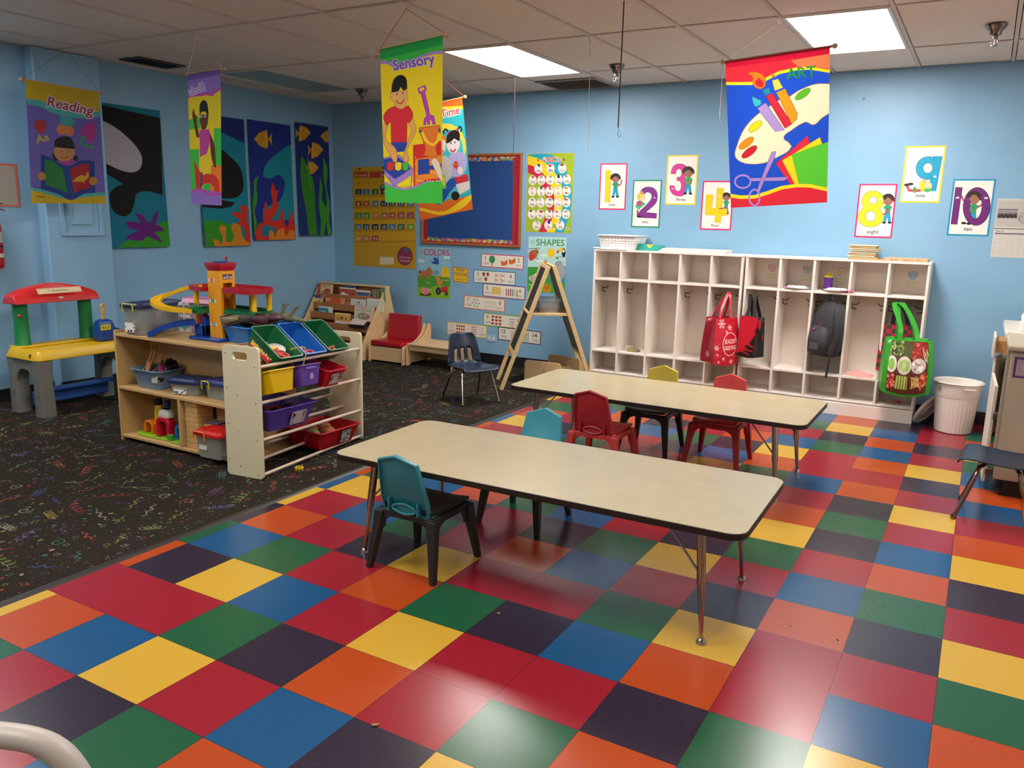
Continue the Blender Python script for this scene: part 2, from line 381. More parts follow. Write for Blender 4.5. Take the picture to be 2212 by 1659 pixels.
# carpet with its printed streamers and confetti
CZ=.004; X1=-.70
def carpet():
    R=random.Random(3); mb=MB(); [mb.bb(x_,X1,y_,y2_,0,CZ-.0006,0) for x_,y_,y2_ in ((XL+.012,-3.6,2.378),(XL+.112,2.378,2.952),(XL+.012,2.952,YB-.012))]
    cols=['#82783f','#924a34','#803439','#40694e','#444d75','#5d4266','#8a8474','#677640','#416d70']
    zz=[CZ-.0005]
    def q(pts,c):
        zz[0]+=2e-8; mb.add([(min(x,X1-.012),y,zz[0]) for x,y in pts],[tuple(range(len(pts)))],c)
    def strip(P,w,c):
        vs=[]
        for i,p in enumerate(P):
            a=P[max(i-1,0)];b=P[min(i+1,len(P)-1)];dx,dy=b[0]-a[0],b[1]-a[1];l=math.hypot(dx,dy) or 1
            ww=w*(.35+.65*math.sin(PI*min(max(i/(len(P)-1),.08),.92))) ; vs+=[(p[0]-dy/l*ww,p[1]+dx/l*ww),(p[0]+dy/l*ww,p[1]-dx/l*ww)]
        for i in range(len(P)-1): q([vs[2*i],vs[2*i+1],vs[2*i+3],vs[2*i+2]],c)
    def rot(p,a,cx,cy): return (cx+p[0]*math.cos(a)-p[1]*math.sin(a),cy+p[0]*math.sin(a)+p[1]*math.cos(a))
    def spot():
        while 1:
            x=R.uniform(XL+.14,X1-.03); y=R.uniform(-.6,YB-.06)
            if y>-.4+max(0,(-1.2-x))*.2: return x,y
    # curling streamers, laid out on a loose repeat like the woven pattern
    for gx_ in np.arange(XL+.24,X1,.185):
        for gy_ in np.arange(-.55,YB,.185):
            x=gx_+R.uniform(-.04,.04); y=gy_+R.uniform(-.04,.04)
            if x>X1-.06 or y>YB-.1: continue
            kind=R.choice('wwcs'); a=R.uniform(0,2*PI); c=1+R.randrange(9); L=R.uniform(.10,.19)
            if kind=='w': P=[rot((L*(t/32-.5),.012*math.sin(t*.52)*(1-.4*t/32)+.008*math.sin(t*.15)),a,x,y) for t in range(33)]; 
            elif kind=='c':
                P=[rot((L*(t/30-.5)+.016*math.cos(t*.85),.020*math.sin(t*.85)),a,x,y) for t in range(31)]
            else: P=[rot((.006+.0022*t)*np.array([math.cos(t*.55),math.sin(t*.55)]),a,x,y) for t in range(16)]
            strip(P,.0036,c)
    for n in range(3000):
        x,y=spot(); k=R.random(); a=R.uniform(0,2*PI); c=1+R.randrange(9); r=R.uniform(.006,.012)
        if k<.3: q([rot((r*math.cos(t),r*math.sin(t)),a,x,y) for t in (0,2.1,4.2)],c)
        elif k<.5: q([rot(p,a,x,y) for p in ((-r,-r*.6),(r,-r*.6),(r,r*.6),(-r,r*.6))],c)
        elif k<.7:
            P=[rot((r*1.2*math.cos(t*PI/5),r*.9*math.sin(t*PI/5)),a,x,y) for t in range(11)]; strip([P[0]]+P[1:],.0024,c)
        elif k<.85:
            P=[rot(p,a,x,y) for p in ((-r,-r),(r,-r),(r,r),(-r,r),(-r,-r))]; strip(P,.0024,c)
        else: q([rot((r*.7*math.cos(t*PI/3),r*.7*math.sin(t*PI/3)),a,x,y) for t in range(6)],c)
    for n in range(9000):
        x,y=spot(); r=R.uniform(.0016,.0032); q([(x-r,y-r),(x+r,y-r),(x+r,y+r),(x-r,y+r)],1+R.randrange(9))
    return mb,[mat('#29241e',.97,0,.3,300,.3,spec=.1)]+[mat(c,.95,0,.25,500,spec=.1) for c in cols]
mb,ms=carpet(); o=obj('carpet',mb,ms,smooth=0); tag(o,'black carpet printed with bright streamers and confetti shapes','carpet')
mb=MB(); mb.prism([(X1-.012,0),(X1+.022,0),(X1+.012,.005),(X1+.002,.008),(X1-.012,.008)],-3.6,YB-.012,ax='y'); struct('trim_1',mb,mat('#2a2725',.45))
# ================= ceiling fittings =================
def light(p,label,on=True):
    x0,x1,y0,y1,f=p; cx,cy=(x0+x1)/2,(y0+y1)/2
    t=thing('ceiling_light',label,'ceiling light',(cx,cy,CEIL),group=None); w,h=(x1-x0)/2-.013,(y1-y0)/2-.013
    m=MB(); m.frame([(-w,-h),(w,-h),(w,h),(-w,h)],[(-w+.02,-h+.02),(w-.02,-h+.02),(w-.02,h-.02),(-w+.02,h-.02)],-.002,.03,ax='z')
    obj('frame',m,mat('#d8d4cc',.4),t)
    m=MB(); m.bb(-w+.018,w-.018,-h+.018,h-.018,.004,.009)
    obj('diffuser',m,mat(LAMPC,.4,emit=LAMP*f) if on else mat('#8fa3a0',.25,0,.05,6),t,smooth=0)
lab=['lit ceiling light panel nearer the right, partly behind the red art banner','lit ceiling light panel left of the red art banner, above the bulletin board','lit ceiling light panel above the front table, outside the picture','lit ceiling light panel above the open floor, outside the picture','lit ceiling light panel behind the camera','lit ceiling light panel above the toy kitchen, outside the picture','lit ceiling light panel above the near end of the carpet, outside the picture','added ceiling light panel above the carpet, out of view, brightening the left side']
for p,l in zip(PANELS,lab): light(p,l)
light((-3.687,-3.077,3.80,5.02,0),'unlit greyish ceiling light panel near the left wall',False)
def vent(x0,x1,y0,y1,label,n,col):
    t=thing('ceiling_vent',label,'ceiling vent',((x0+x1)/2,(y0+y1)/2,CEIL)); w,h=(x1-x0)/2,(y1-y0)/2
    m=MB(); m.frame([(-w,-h),(w,-h),(w,h),(-w,h)],[(-w+.03,-h+.03),(w-.03,-h+.03),(w-.03,h-.03),(-w+.03,h-.03)],-.006,.004,ax='z'); obj('frame',m,mat(col,.5),t,bev=.002)
    m=MB(); m.bb(-w+.02,w-.02,-h+.02,h-.02,0,.004); obj('backing',m,mat('#1d1a18',.8),t)
    for i in range(n):
        y=-h+.045+(2*h-.09)*i/(n-1); m=MB(); m.box((0,0,0),(2*w-.06,(2*h-.09)/(n-1)*.92,.002)); obj('slat',m,mat(col,.5),t,(0,y,-.004),rot=(.18,0,0))
vent(-1.24,-.65,5.26,5.76,'grey slatted air vent above the bulletin board by the back wall',16,'#8d8883')
vent(-3.86,-3.60,3.02,3.46,'small dark air vent in the ceiling by the left wall',7,'#3a3836')
vent(.60,1.17,2.05,2.56,'air vent at the top edge of the picture above the dark cord',9,'#75706b')
CHR=mat('#8d8681',.18,1)
def sprinkler(x,y,label):
    t=thing('sprinkler',label,'fire sprinkler',(x,y,CEIL),group=None); t.scale=(1.35,1.35,1.25)
    m=MB(); m.lathe([(.045,-.001),(.040,-.012),(.026,-.028),(.022,-.045),(.012,-.05),(.012,-.062)]); obj('escutcheon',m,CHR,t)
    m=MB(); m.tube([(-.004,0,-.06),(-.014,0,-.078),(-.004,0,-.092)],.0025,n=6); m.tube([(.004,0,-.06),(.014,0,-.078),(.004,0,-.092)],.0025,n=6); m.cyl((0,0,-.062),(0,0,-.09),.003,n=6); obj('frame_arm',m,CHR,t)
    m=MB(); m.lathe([(.016,-.092),(.016,-.095)],n=12); obj('deflector',m,CHR,t)
sprinkler(-3.02,5.02,'chrome fire sprinkler beside the unlit light panel')
sprinkler(-.27,4.82,'chrome fire sprinkler behind the dark hanging cord')
sprinkler(2.30,4.50,'chrome fire sprinkler near the right edge of the picture')
def hook(x,y,label,dz=.0):
    m=MB(); m.box((0,0,-.004),(.018,.008,.008)); m.tube([(0,0,-.006),(0,0,-.03),(.003,0,-.04),(.010,0,-.044),(.016,0,-.038),(.016,0,-.03)],.0022,n=6)
    o=obj('ceiling_hook',m,mat('#ddd8cf',.4),loc=(x,y,CEIL)); tag(o,label,'ceiling hook'); return o
# ================= tables =================
LAM=mat('#b9ab8b',.22,0,.03,12,spec=.5); EDGE=mat('#1d1712',.4); CHROME=mat('#b0a69c',.16,1)
def table(cx,cy,rz,label):
    t=thing('activity_table',label,'table',(cx,cy,0),rz,'low activity tables'); W,D=1.82,.74
    m=MB(); m.prism(rrect(W-.006,D-.006,.06),.4365,.4605); obj('tabletop',m,LAM,t,smooth=30)
    m=MB(); o=rrect(W,D,.063); i=rrect(W-.008,D-.008,.059); m.frame(o,i,.4345,.4598,ax='z'); obj('edge_band',m,EDGE,t,label='dark rounded edge strip',bev=.004)
    for sx in (-1,1):
        for sy in (-1,1):
            m=MB(); ax,ay,bx,by=sx*.735,sy*.27,sx*.775,sy*.31
            f=lambda k:(ax+(bx-ax)*k,ay+(by-ay)*k,.436*(1-k))
            m.tube([f(0),f(.5)],.0165,n=14); m.tube([f(.5),f(.505),f(.8),f(.965)],[.0165,.013,.0105,.009],n=12)
            m.cyl((f(.4)[0],f(.4)[1]-.001,f(.4)[2]),(f(.4)[0],f(.4)[1]-.022*sy,f(.4)[2]),.005,n=8)
            m.box((ax,ay,.432),(.08,.06,.006)); lg=obj('leg',m,CHROME,t); m=MB(); m.lathe([(.010,.022),(.013,.018),(.019,.008),(.020,0)],0,16,(bx,by,0)); obj('glide_foot',m,CHROME,lg)
            m=MB(); a=f(.42); m.tube([a,(a[0]-sx*.02,a[1],a[2]+.02),(sx*.60,ay,.425),(sx*.56,ay,.43)],.0045,n=8); obj('brace',m,CHROME,t)
    return t
table(.90,1.605,.02,'long low beige table nearest the camera with teal chairs at it')
table(.785,3.345,0,'long low beige table nearer the white cubbies with red and yellow chairs at it')
# ================= stacking toddler chairs =================
def stack_chair(x,y,rz,back,seat,frm,label):
    bm_,sm,fm=mat(back,.42,0,.03,20),mat(seat,.42),mat(frm,.5,0,.08,30,.05)
    t=thing('toddler_chair',label,'chair',(x,y,0),rz,None)
    # backrest shell: six-sided outline, leaning back, with rim
    B=[(-.118,.262),(.118,.262),(.122,.33),(.100,.508),(0,.540),(-.100,.508),(-.122,.33)]
    yb=lambda z:-.118-.065*(z-.262)/.27
    def bow(x): return -.012*(1-(x/.12)**2)
    m=MB(); n=len(B); C0=(0,.38)
    def ring(sc_,dy,dz=0): return [(p[0]*sc_,yb(p[1])+dy+bow(p[0]*sc_),C0[1]+(p[1]-C0[1])*sc_) for p in B]
    vs=ring(1,.004)+ring(1,-.018)+ring(.93,-.018)+ring(.93,-.004)+ring(.5,-.006)+[(0,yb(.38)-.018,.38)]
    fs=[]
    for k in range(4):
        for i in range(n): fs.append((k*n+i,k*n+(i+1)%n,(k+1)*n+(i+1)%n,(k+1)*n+i))
    fs+=[(4*n+i,4*n+(i+1)%n,5*n) for i in range(n)]
    o=len(vs); vs+=ring(.5,.004)+[(0,yb(.38)-.008,.38)]
    fs+=[(i,(i+1)%n,o+(i+1)%n,o+i) for i in range(n)]+[(o+i,o+(i+1)%n,o+n) for i in range(n)]
    m.add(vs,fs)
    for s in (-1,1): m.box((s*.075,yb(.30)-.018,.30),(.006,.03,.06))
    bk_=obj('backrest',m,bm_,t,bev=.004,smooth=50)
    m=MB(); R0=[(.062*math.cos(a),yb(.295)-.022,.290+.022*math.sin(a)*(1-.25*abs(math.cos(a)))) for a in [2*PI*i/16 for i in range(16)]]
    m.tube(R0,.006,n=6,closed=True); m.prism([(p[0]*.9,.292+(p[2]-.292)*.9) for p in R0],yb(.295)-.016,yb(.295)-.012,ax='y'); obj('hand_grip',m,bm_,bk_)
    # seat
    m=MB(); rings=[]
    for yy,z,w_ in ((-.135,.300,.115),(-.125,.283,.122),(-.06,.278,.132),(.06,.287,.140),(.125,.293,.140),(.142,.286,.137)):
        rings.append([(-w_,yy,z+.004),(-w_*.6,yy,z-.003),(w_*.6,yy,z-.003),(w_,yy,z+.004),(w_,yy,z-.012),(w_*.6,yy,z-.014),(-w_*.6,yy,z-.014),(-w_,yy,z-.012)])
    m.loft(rings); obj('seat',m,sm,t,bev=.003,smooth=50)
    # frame of four tapered legs joined by arched aprons
    def arch(w_): return [(-w_,.268),(w_,.268),(w_+.009,.175),(w_-.018,.175),(w_-.026,.205),(w_-.042,.226),(w_-.07,.240),(-w_+.07,.240),(-w_+.042,.226),(-w_+.026,.205),(-w_+.018,.175),(-w_-.009,.175)]
    m=MB()
    for s in (-1,1):
        m.prism(arch(.146),s*.132-.012,s*.132+.012,ax='y'); m.prism(arch(.132),s*.137-.012,s*.137+.012,ax='x')
    obj('frame',m,fm,t,bev=.004)
    for sx in (-1,1):
        for sy in (-1,1):
            m=MB(); R=[]
            for k,w_ in ((0,.024),(.25,.020),(1,.0135)):
                cx,cy,z=sx*(.135+.033*k),sy*(.128+.045*k),.262*(1-k)
                R.append([(cx-w_,cy-w_,z),(cx+w_,cy-w_,z),(cx+w_,cy+w_,z),(cx-w_,cy+w_,z)])
            m.loft(R); obj('leg',m,fm,t,bev=.005)
    return t
stack_chair(.42,1.345,0,'#2a8293','#1b1d1e','#1c1e1f','teal toddler chair with black seat and legs, nearest the camera, its back to us')
stack_chair(.53,2.05,PI,'#3a93a6','#1b1d1e','#20211f','teal toddler chair tucked in on the far side of the front table')
stack_chair(.53,3.00,0,'#a02026','#a02026','#b0322f','all red toddler chair between the two tables, its back to the camera')
stack_chair(.60,3.66,PI,'#c4ae38','#1b1d1c','#1c1d1c','yellow toddler chair with black legs on the far side of the rear table')
stack_chair(1.07,3.625,PI,'#cf3a3c','#a8262a','#a8262a','red toddler chair on the far side of the rear table, right of the yellow one')
# ================= navy school chairs =================
NAVY=mat('#13253b',.3,0,.04,30,spec=.5)
def school_chair(x,y,rz,label,s=1.0,leg='#a9a29a'):
    t=thing('school_chair',label,'chair',(x,y,CZ if x<X1 else 0),rz); t.scale=(s,s,s)
    prof=[(.165,.272),(.158,.288),(.12,.296),(.05,.290),(-.04,.284),(-.10,.287),(-.135,.303),(-.152,.335),(-.158,.37),(-.166,.42),(-.178,.47),(-.190,.515),(-.196,.54),(-.20,.548)]
    # resample
    P=[tuple(p)[:2] for p in cr([(a,b,0) for a,b in prof],2,False)]; nv=len(P); nu=18
    def hw(i):
        z=P[i][1]; 
        if z<.30 or i<12: return .165+.006*math.sin(i*.5)
        k=min(1,(z-.30)/.25); return .165-.045*k-.02*max(0,(k-.85)/.15)
    vs=[];fs=[]
    for i,(yy,zz) in enumerate(P):
        for j in range(nu+1):
            u=-1+2*j/nu; w_=hw(i); back=zz>.31 or i>12
            dz=.0 if back else .010*u**4+.0; dy=(.028*u*u) if back else 0
            vs.append((u*w_,yy+dy,zz+dz))
    for i in range(nv-1):
        for j in range(nu):
            z=(P[i][1]+P[i+1][1])/2; u=-1+2*(j+.5)/nu
            slot=.322<z<.425 and i>12 and any(abs(u-c)<.15 for c in (-.44,0,.44))
            if not slot: fs.append((i*(nu+1)+j,i*(nu+1)+j+1,(i+1)*(nu+1)+j+1,(i+1)*(nu+1)+j))
    m=MB(); m.add(vs,fs); o=obj('seat_shell',m,NAVY,t,smooth=60); so=o.modifiers.new('s','SOLIDIFY'); so.thickness=.007; so.offset=0
    CH=mat(leg,.14,1)
    for sx in (-1,1):
        for sy,fy in ((1,.15),(-1,-.19)):
            m=MB(); m.tube(cr([(sx*.05,sy*.06-.01,.272),(sx*.11,sy*.075-.01,.270),(sx*.128,sy*.085-.01,.258),(sx*.145,sy*.10-.01,.20),(sx*.172,fy,.012)],5,False),.0095,n=10)
            lg=obj('leg',m,CH,t); m=MB(); m.lathe([(.012,.0),(.014,.006),(.012,.016),(.0095,.024)],0,12,(sx*.173,fy+.002*sy,0)); obj('glide_foot',m,CH,lg)
    m=MB(); 
    for sy in (1,-1): m.tube([(-.10,sy*.072-.01,.271),(.10,sy*.072-.01,.271)],.007,n=8)
    obj('under_frame',m,CH,t)
    return t
school_chair(-1.15,4.15,-2.03,'navy school chair with chrome legs standing alone on the carpet')
school_chair(2.60,3.47,1.5,'navy school chair at the right edge beside the toy kitchen',1.08,'#8d7468')
# ================= white cubby lockers =================
WH=mat('#ece3da',.5,0,.03,8); WHI=mat('#e6ddd3',.55,0,.03,6); BR=mat('#4a352a',.35,.8)
def lockers(x0,x1,divs,label,skip=()):
    t=thing('cubby_locker',label,'locker',(x0,5.47,0),group=None); W=x1-x0; H=1.245; D=.30; th=.018
    for x in (0,W-th): m=MB(); m.bb(x,x+th,0,D,0,H-.018); obj('side_panel',m,WH,t,bev=.002)
    m=MB(); m.bb(-.004,W+.004,-.004,D,H-.018,H); obj('top',m,WH,t,bev=.003)
    m=MB(); m.bb(th,W-th,D-.008,D,.10,H-.018); obj('back_panel',m,WHI,t)
    m=MB(); m.bb(th,W-th,.0,.016,0,.115); m.bb(.0,W,-.006,0,0,.10); obj('kickboard',m,WH,t,bev=.002)
    for z in (.975,.315,.115):
        m=MB(); m.bb(th,W-th,0,D-.008,z-.009,z+.009); obj('shelf',m,WH,t,bev=.002)
    for x in divs:
        m=MB(); x-=x0
        for a,b in ((.124,.306),(.324,.966),(.984,H-.018)): m.bb(x-.009,x+.009,0,D-.008,a,b)
        obj('divider',m,WH,t,bev=.002)
    E=[th]+[d-x0 for d in divs]+[W-th]
    for i in range(5):
        for s,xx in ((1,E[i]+.009),(-1,E[i+1]-.009)):
            if (i,s) in skip: continue
            m=MB(); y=.17; z=.885
            m.box((xx+s*.001,y,z-.012),(.003,.014,.045))
            m.tube([(xx,y,z),(xx+s*.035,y-.004,z-.002),(xx+s*.058,y-.008,z+.018)],.0038,n=6)
            m.tube([(xx,y,z-.018),(xx+s*.010,y-.003,z-.034),(xx+s*.028,y-.006,z-.038),(xx+s*.038,y-.008,z-.028)],.0038,n=6)
            obj('coat_hook',m,BR,t)
    return t
lockers(-.69,.670,(-.425,-.150,.125,.400),'white five-bay cubby unit left of the gap, mostly empty with a red tote',{(1,-1),(2,1)})
lockers(.690,2.062,(.970,1.235,1.510,1.780),'white five-bay cubby unit on the right holding bags and a backpack')
# ---- on top of the lockers ----
TZ=1.245
def basket():
    t=thing('laundry_basket','white perforated plastic basket on top of the left cubby unit','basket',(-.475,5.61,TZ)); W0,D0,W1,D1,H=.32,.22,.37,.27,.125
    PL=mat('#e9e7e4',.35)
    # slatted walls with rows of small openings
    m=MB(); nc=13
    def wall(axis,sgn,L0,L1,o0,o1,n):
        P=lambda s_,k:((s_*(L0+(L1-L0)*k)/2,sgn*(o0+(o1-o0)*k)/2,H*k) if axis=='x' else (sgn*(o0+(o1-o0)*k)/2,s_*(L0+(L1-L0)*k)/2,H*k))
        rows=[0,.16,.23,.33,.40,.50,.57,.67,.74,1.0]; vs=[];fs=[]; cols=[-1]+[x_ for i in range(n) for x_ in (-1+2*(i+.5)/n-.42/n,-1+2*(i+.5)/n+.42/n)]+[1]
        for r_ in rows:
            for c in cols: vs.append(P(c,r_))
        nn=len(cols)
        for i in range(len(rows)-1):
            for j in range(nn-1):
                hole=(i in (1,3,5,7)) and j%2==1
                if not hole: fs.append((i*nn+j,i*nn+j+1,(i+1)*nn+j+1,(i+1)*nn+j))
        m.add(vs,fs)
    wall('x',-1,W0,W1,D0,D1,11); wall('x',1,W0,W1,D0,D1,11); wall('y',-1,D0,D1,W0,W1,7); wall('y',1,D0,D1,W0,W1,7)
    m.add([(-W0/2,-D0/2,0),(W0/2,-D0/2,0),(W0/2,D0/2,0),(-W0/2,D0/2,0)],[(0,1,2,3)])
    o=obj('body',m,PL,t,loc=(0,0,.003)); so=o.modifiers.new('s','SOLIDIFY'); so.thickness=.003
    m=MB(); m.frame(rrect(W1+.02,D1+.02,.03),rrect(W1-.006,D1-.006,.025),H-.006,H+.004,ax='z'); obj('rim',m,PL,t,bev=.002)
basket()
m=MB(); pts=[(-.69,5.46),(-.44,5.45),(-.42,5.66),(-.66,5.70)]
vs=[];N_=9
for i in range(N_):
    for j in range(N_):
        a,b=i/(N_-1),j/(N_-1); x=-.71+.34*a; y=5.46+.26*b; vs.append((x,y,TZ+.0012+max(0,(.3-a))*.05*(1-abs(b-.3))))
m.add(vs,[(i*N_+j,i*N_+j+1,(i+1)*N_+j+1,(i+1)*N_+j) for i in range(N_-1) for j in range(N_-1)])
tag(obj('paper_sheet',m,mat('#e8e8ea',.7)),'loose white paper sheet under the white basket','paper')
t=thing('folded_paper_craft','teal folded paper craft with a yellow notch beside the white basket','craft',(-.20,5.60,TZ))
m=MB(); m.prism([(-.11,0),(.11,0),(.115,.045),(.05,.055),(-.02,.052),(-.10,.06)],-.06,.06,ax='y'); obj('body',m,mat('#2aa79a',.5),t,bev=.004)
m=MB(); m.prism([(-.02,.053),(.05,.056),(.015,.02)],-.062,-.0605,ax='y'); obj('notch',m,mat('#e3d544',.5),t)
def board(name,c,d,rz,h,label,cat,bev=.002,group=None):
    m=MB(); m.box((0,0,d[2]/2),d); o=obj(name,m,mat(h,.5,0,.04,10),loc=c,rz=rz,bev=bev); return tag(o,label,cat,group)
board('white_board',(.205,5.62,TZ),(.58,.22,.014),0,'#e6dcd2','flat white board, lower of two on the left cubby unit','board')
board('white_board',(.215,5.63,TZ+.0145),(.57,.21,.014),.02,'#e9e0d6','flat white board, upper of two on the left cubby unit','board')
board('wooden_board',(1.605,5.62,TZ),(.27,.24,.010),.03,'#b98f5c','thin brown wooden board under the stack of puzzle boards','board')
lb=['lowest','second lowest','third from the bottom','middle','fourth from the top','third from the top','second from the top','topmost']
z=TZ+.0105
for i in range(8):
    board('puzzle_board',(1.575+random.uniform(-.012,.012),5.61,z),(.20,.21,.009),random.uniform(-.06,.06),['#cfae7a','#e0cfae','#c9a878','#dcc7a0'][i%4],lb[i]+' pale wooden puzzle board in the stack on the right cubby unit','puzzle',group='puzzle boards stacked on the cubby'); z+=.0125 if i!=3 else .018
# spacers between puzzle boards are knobs on the boards themselves
m=MB(); m.box((0,0,.011),(.30,.24,.022)); t=obj('wooden_box',m,mat('#cfab80',.5,0,.05,10),loc=(1.885,5.61,TZ+.001),bev=.002); tag(t,'flat pale wooden box with small red marks at the right end of the cubbies','box')
a=Art([(0,0),(100,0),(100,10),(0,10)],.28,.02,rough=.5); a.bg('#cfab80'); [a.line([(x,9),(x+1.2,3 if i%3 else .5)],1.4,'#b0283a') for i,x in enumerate((12,15,18,24,27,44,47,51,54,58,63,67,78,82,88))]; 
o=a.build('lettering',flat,t,loc=(-.14,-.1212,.001))
# ---- tulip name cut-outs on the backs of the upper cubbies ----
def tulip(x,z,h,label):
    a=Art([(0,0),(60,0),(60,100),(0,100)],.078,.13,rough=.8)
    a.l.append(([(0,0)],[], '#dfe0cf'))
    a.poly([(6,62),(18,74),(28,76),(30,60),(32,76),(44,74),(56,62),(54,86),(40,98),(20,98),(6,86)],'#dbe3b6',out=(2,'#b3ba8c'))
    a.poly([(6,6),(18,14),(30,2),(42,14),(56,6),(54,36),(40,54),(22,54),(8,36)],h,out=(2,'#a98c8c'))
    a.line([(16,32),(22,26),(26,33),(31,27),(37,32),(46,28)],1.6,'#5a4a50')
    me=a.mesh('tulip_cutout',flat,.0006,True)
    o=bpy.data.objects.new('tulip_cutout',me); COL.objects.link(o); o.location=(x,5.7605,z); tag(o,label,'paper flower','tulip name cut-outs'); return o
tulip(.804,1.045,'#e8b6b4','pink paper tulip with a name in the first bay of the right cubby unit')
tulip(1.09,1.045,'#b8c6c6','grey green paper tulip with a name above the first paper plate')
tulip(1.36,1.04,'#ecd2a6','peach paper tulip with a name beside the purple cup')
tulip(1.89,1.04,'#a9c6e2','blue paper tulip with a name in the last bay of the right unit')
def plate(x,z,y,pk,label):
    t=thing('paper_plate',label,'plate',(x,y,z))
    m=MB(); m.lathe([(.001,.004),(.08,.004),(.10,.012),(.105,.013),(.10,.010),(.08,.0015),(.001,.001)],n=28,cap=False); obj('dish',m,mat('#e8e2e4',.6),t)
    m=MB(); 
    for i in range(9):
        a_=i*.7; m.sph((.055*math.cos(a_),.045*math.sin(a_)-.02,.016),(.026,.024,.013),n=10,k=6)
    obj('cotton_tuft',m,mat('#f4eff0',.9,bump=.2),t)
    m=MB(); m.prism([(pk-.05,-.09),(pk+.05,-.085),(pk+.06,.0),(pk-.05,.02)],.013,.015); obj('pink_paper',m,mat('#d42f86',.5),t)
plate(1.10,.985,5.56,-.03,'paper plate with white cotton and pink paper left of the purple cup'); plate(1.41,.985,5.545,.085,'paper plate with white cotton and pink paper beneath the purple cup')
t=thing('sippy_cup','purple sippy cup with a yellow lid in the upper cubby','cup',(1.325,5.63,.985)); m=MB(); m.lathe([(.036,0),(.037,.01),(.033,.045),(.032,.07),(.037,.10),(.037,.105)],n=20); obj('body',m,mat('#6a2f9a',.35),t)
m=MB(); m.lathe([(.038,.104),(.038,.118),(.03,.126),(.012,.13),(.011,.148),(.006,.152)],n=20); obj('lid',m,mat('#d9d23c',.35),t)
def cloth(name,x,y,z,rx,ry,h,hexc,label,cat,seed):
    R=random.Random(seed); m=MB(); n=14; vs=[]
    for i in range(n+1):
        for j in range(n+1):
            u,v=-1+2*i/n,-1+2*j/n; r=max(abs(u),abs(v)); k=(1-r**2.2); wob=.3*math.sin(3*u+seed)*math.cos(4*v)+.2*math.sin(7*u*v+seed)
            vs.append((u*rx*(1+.12*math.sin(5*v+seed)),v*ry*(1+.12*math.sin(4*u+seed)),max(0,h*k*(.7+wob))+.0008))
    m.add(vs,[(i*(n+1)+j,(i+1)*(n+1)+j,(i+1)*(n+1)+j+1,i*(n+1)+j+1) for i in range(n) for j in range(n)]+[tuple(range(n,-1,-1))][:0])
    o=obj(name,m,mat(hexc,.85,bump=.1,scale=60),loc=(x,y,z),smooth=80); so=o.modifiers.new('s','SOLIDIFY'); so.thickness=.002; so.offset=1; return tag(o,label,cat)
cloth('pink_cloth',1.64,5.58,.324,.10,.075,.030,'#f0a6a0','crumpled salmon pink cloth on the middle cubby shelf','cloth',2)
cloth('pink_sock',1.93,5.62,.124,.03,.022,.03,'#c05a66','small pink bundle in the bottom cubby behind the green bag','sock',5)
cloth('crumpled_wrapper',-.30,5.57,.324,.055,.04,.035,'#8a7a52','crumpled olive wrapper on the shelf of the second bay','wrapper',9)
m=MB(); m.box((0,0,.010),(.07,.003,.05)); tag(obj('paper_tag',m,mat('#e9e6e0',.6),loc=(-.345,5.575,.345),rot=(.6,.2,.5)),'small white paper leaning on the crumpled olive wrapper','paper')
# ---- bags ----
def strap(pts,wd,th=.003):
    m=MB(); m.tube(pts,wd/2,n=8,flat=None); return m
def ribbon(pts,wd,side=(0,1,0),th=.0025):
    """flat band along pts; side = width direction"""
    P=cr(pts,6,False); S=Vector(side).normalized()*wd/2; m=MB(); R=[]
    for i,p in enumerate(P):
        t=(P[min(i+1,len(P)-1)]-P[max(i-1,0)]).normalized(); nn=t.cross(S).normalized()*th/2; R.append([p-S-nn,p+S-nn,p+S+nn,p-S+nn])
    m.loft(R); return m
def tote(name,x,y,z,w,d,h,rz,front,side,label,art=None,bulge=.02,tw=1.0,rot=None,low=.0):
    t=thing(name,label,'tote bag',(x,y,z),rz,rot=rot); m=MB(); K=8; NX=8
    def ring(k):
        s=1+(.10*math.sin(k*PI)*bulge/.02)*.4; ww=w/2*(tw+(1-tw)*(1-k))*s; dd=d/2*(1.0-.35*k)*s; o=[]
        for i in range(NX+1): u=-1+2*i/NX; o.append((u*ww,-dd-bulge*(1-u*u)*math.sin(PI*min(1,k*1.05+.02)),h*k-low*(1-k)*(1-u*u)))
        for i in range(1,5): u=-1+2*i/4; o.append((ww-(.03*(1-u*u))*k,dd*u,h*k))
        for i in range(1,NX+1): u=1-2*i/NX; o.append((u*ww,dd,h*k))
        for i in range(1,4): u=1-2*i/4; o.append((-ww+(.03*(1-u*u))*k,dd*u,h*k))
        return o
    R=[ring(i/K) for i in range(K+1)]; n=len(R[0]); vs=[p for r in R for p in r]; fs=[];ms=[]
    for i in range(K):
        for j in range(n): fs.append((i*n+j,i*n+(j+1)%n,(i+1)*n+(j+1)%n,(i+1)*n+j)); ms.append(0 if j<NX else 1)
    fs.append(tuple(range(n-1,-1,-1))); ms.append(1)
    m.add(vs,fs,ms); o=obj('bag_body',m,[front,side],t,smooth=60); so=o.modifiers.new('s','SOLIDIFY'); so.thickness=.0025
    if art:
        def P(u,v,nn):
            uu=-1+2*u/art.w; k=v/art.h; s=1+(.10*math.sin(k*PI)*bulge/.02)*.4; ww=w/2*(tw+(1-tw)*(1-k))*s; dd=d/2*(1-.35*k)*s
            return (uu*ww,-dd-bulge*(1-uu*uu)*math.sin(PI*min(1,k*1.05+.02))-.0035-nn,h*k-low*(1-k)*(1-uu*uu))
        me=art.mesh('front_print',P,.0001); oo=bpy.data.objects.new('front_print',me); COL.objects.link(oo); oo.parent=t
    return t
RD=mat('#c01a30',.35,0,.06,30); RDD=mat('#8f1226',.3,0,.08,20,.15); BK=mat('#16171a',.4,bump=.05); MK=dict(scale=30)
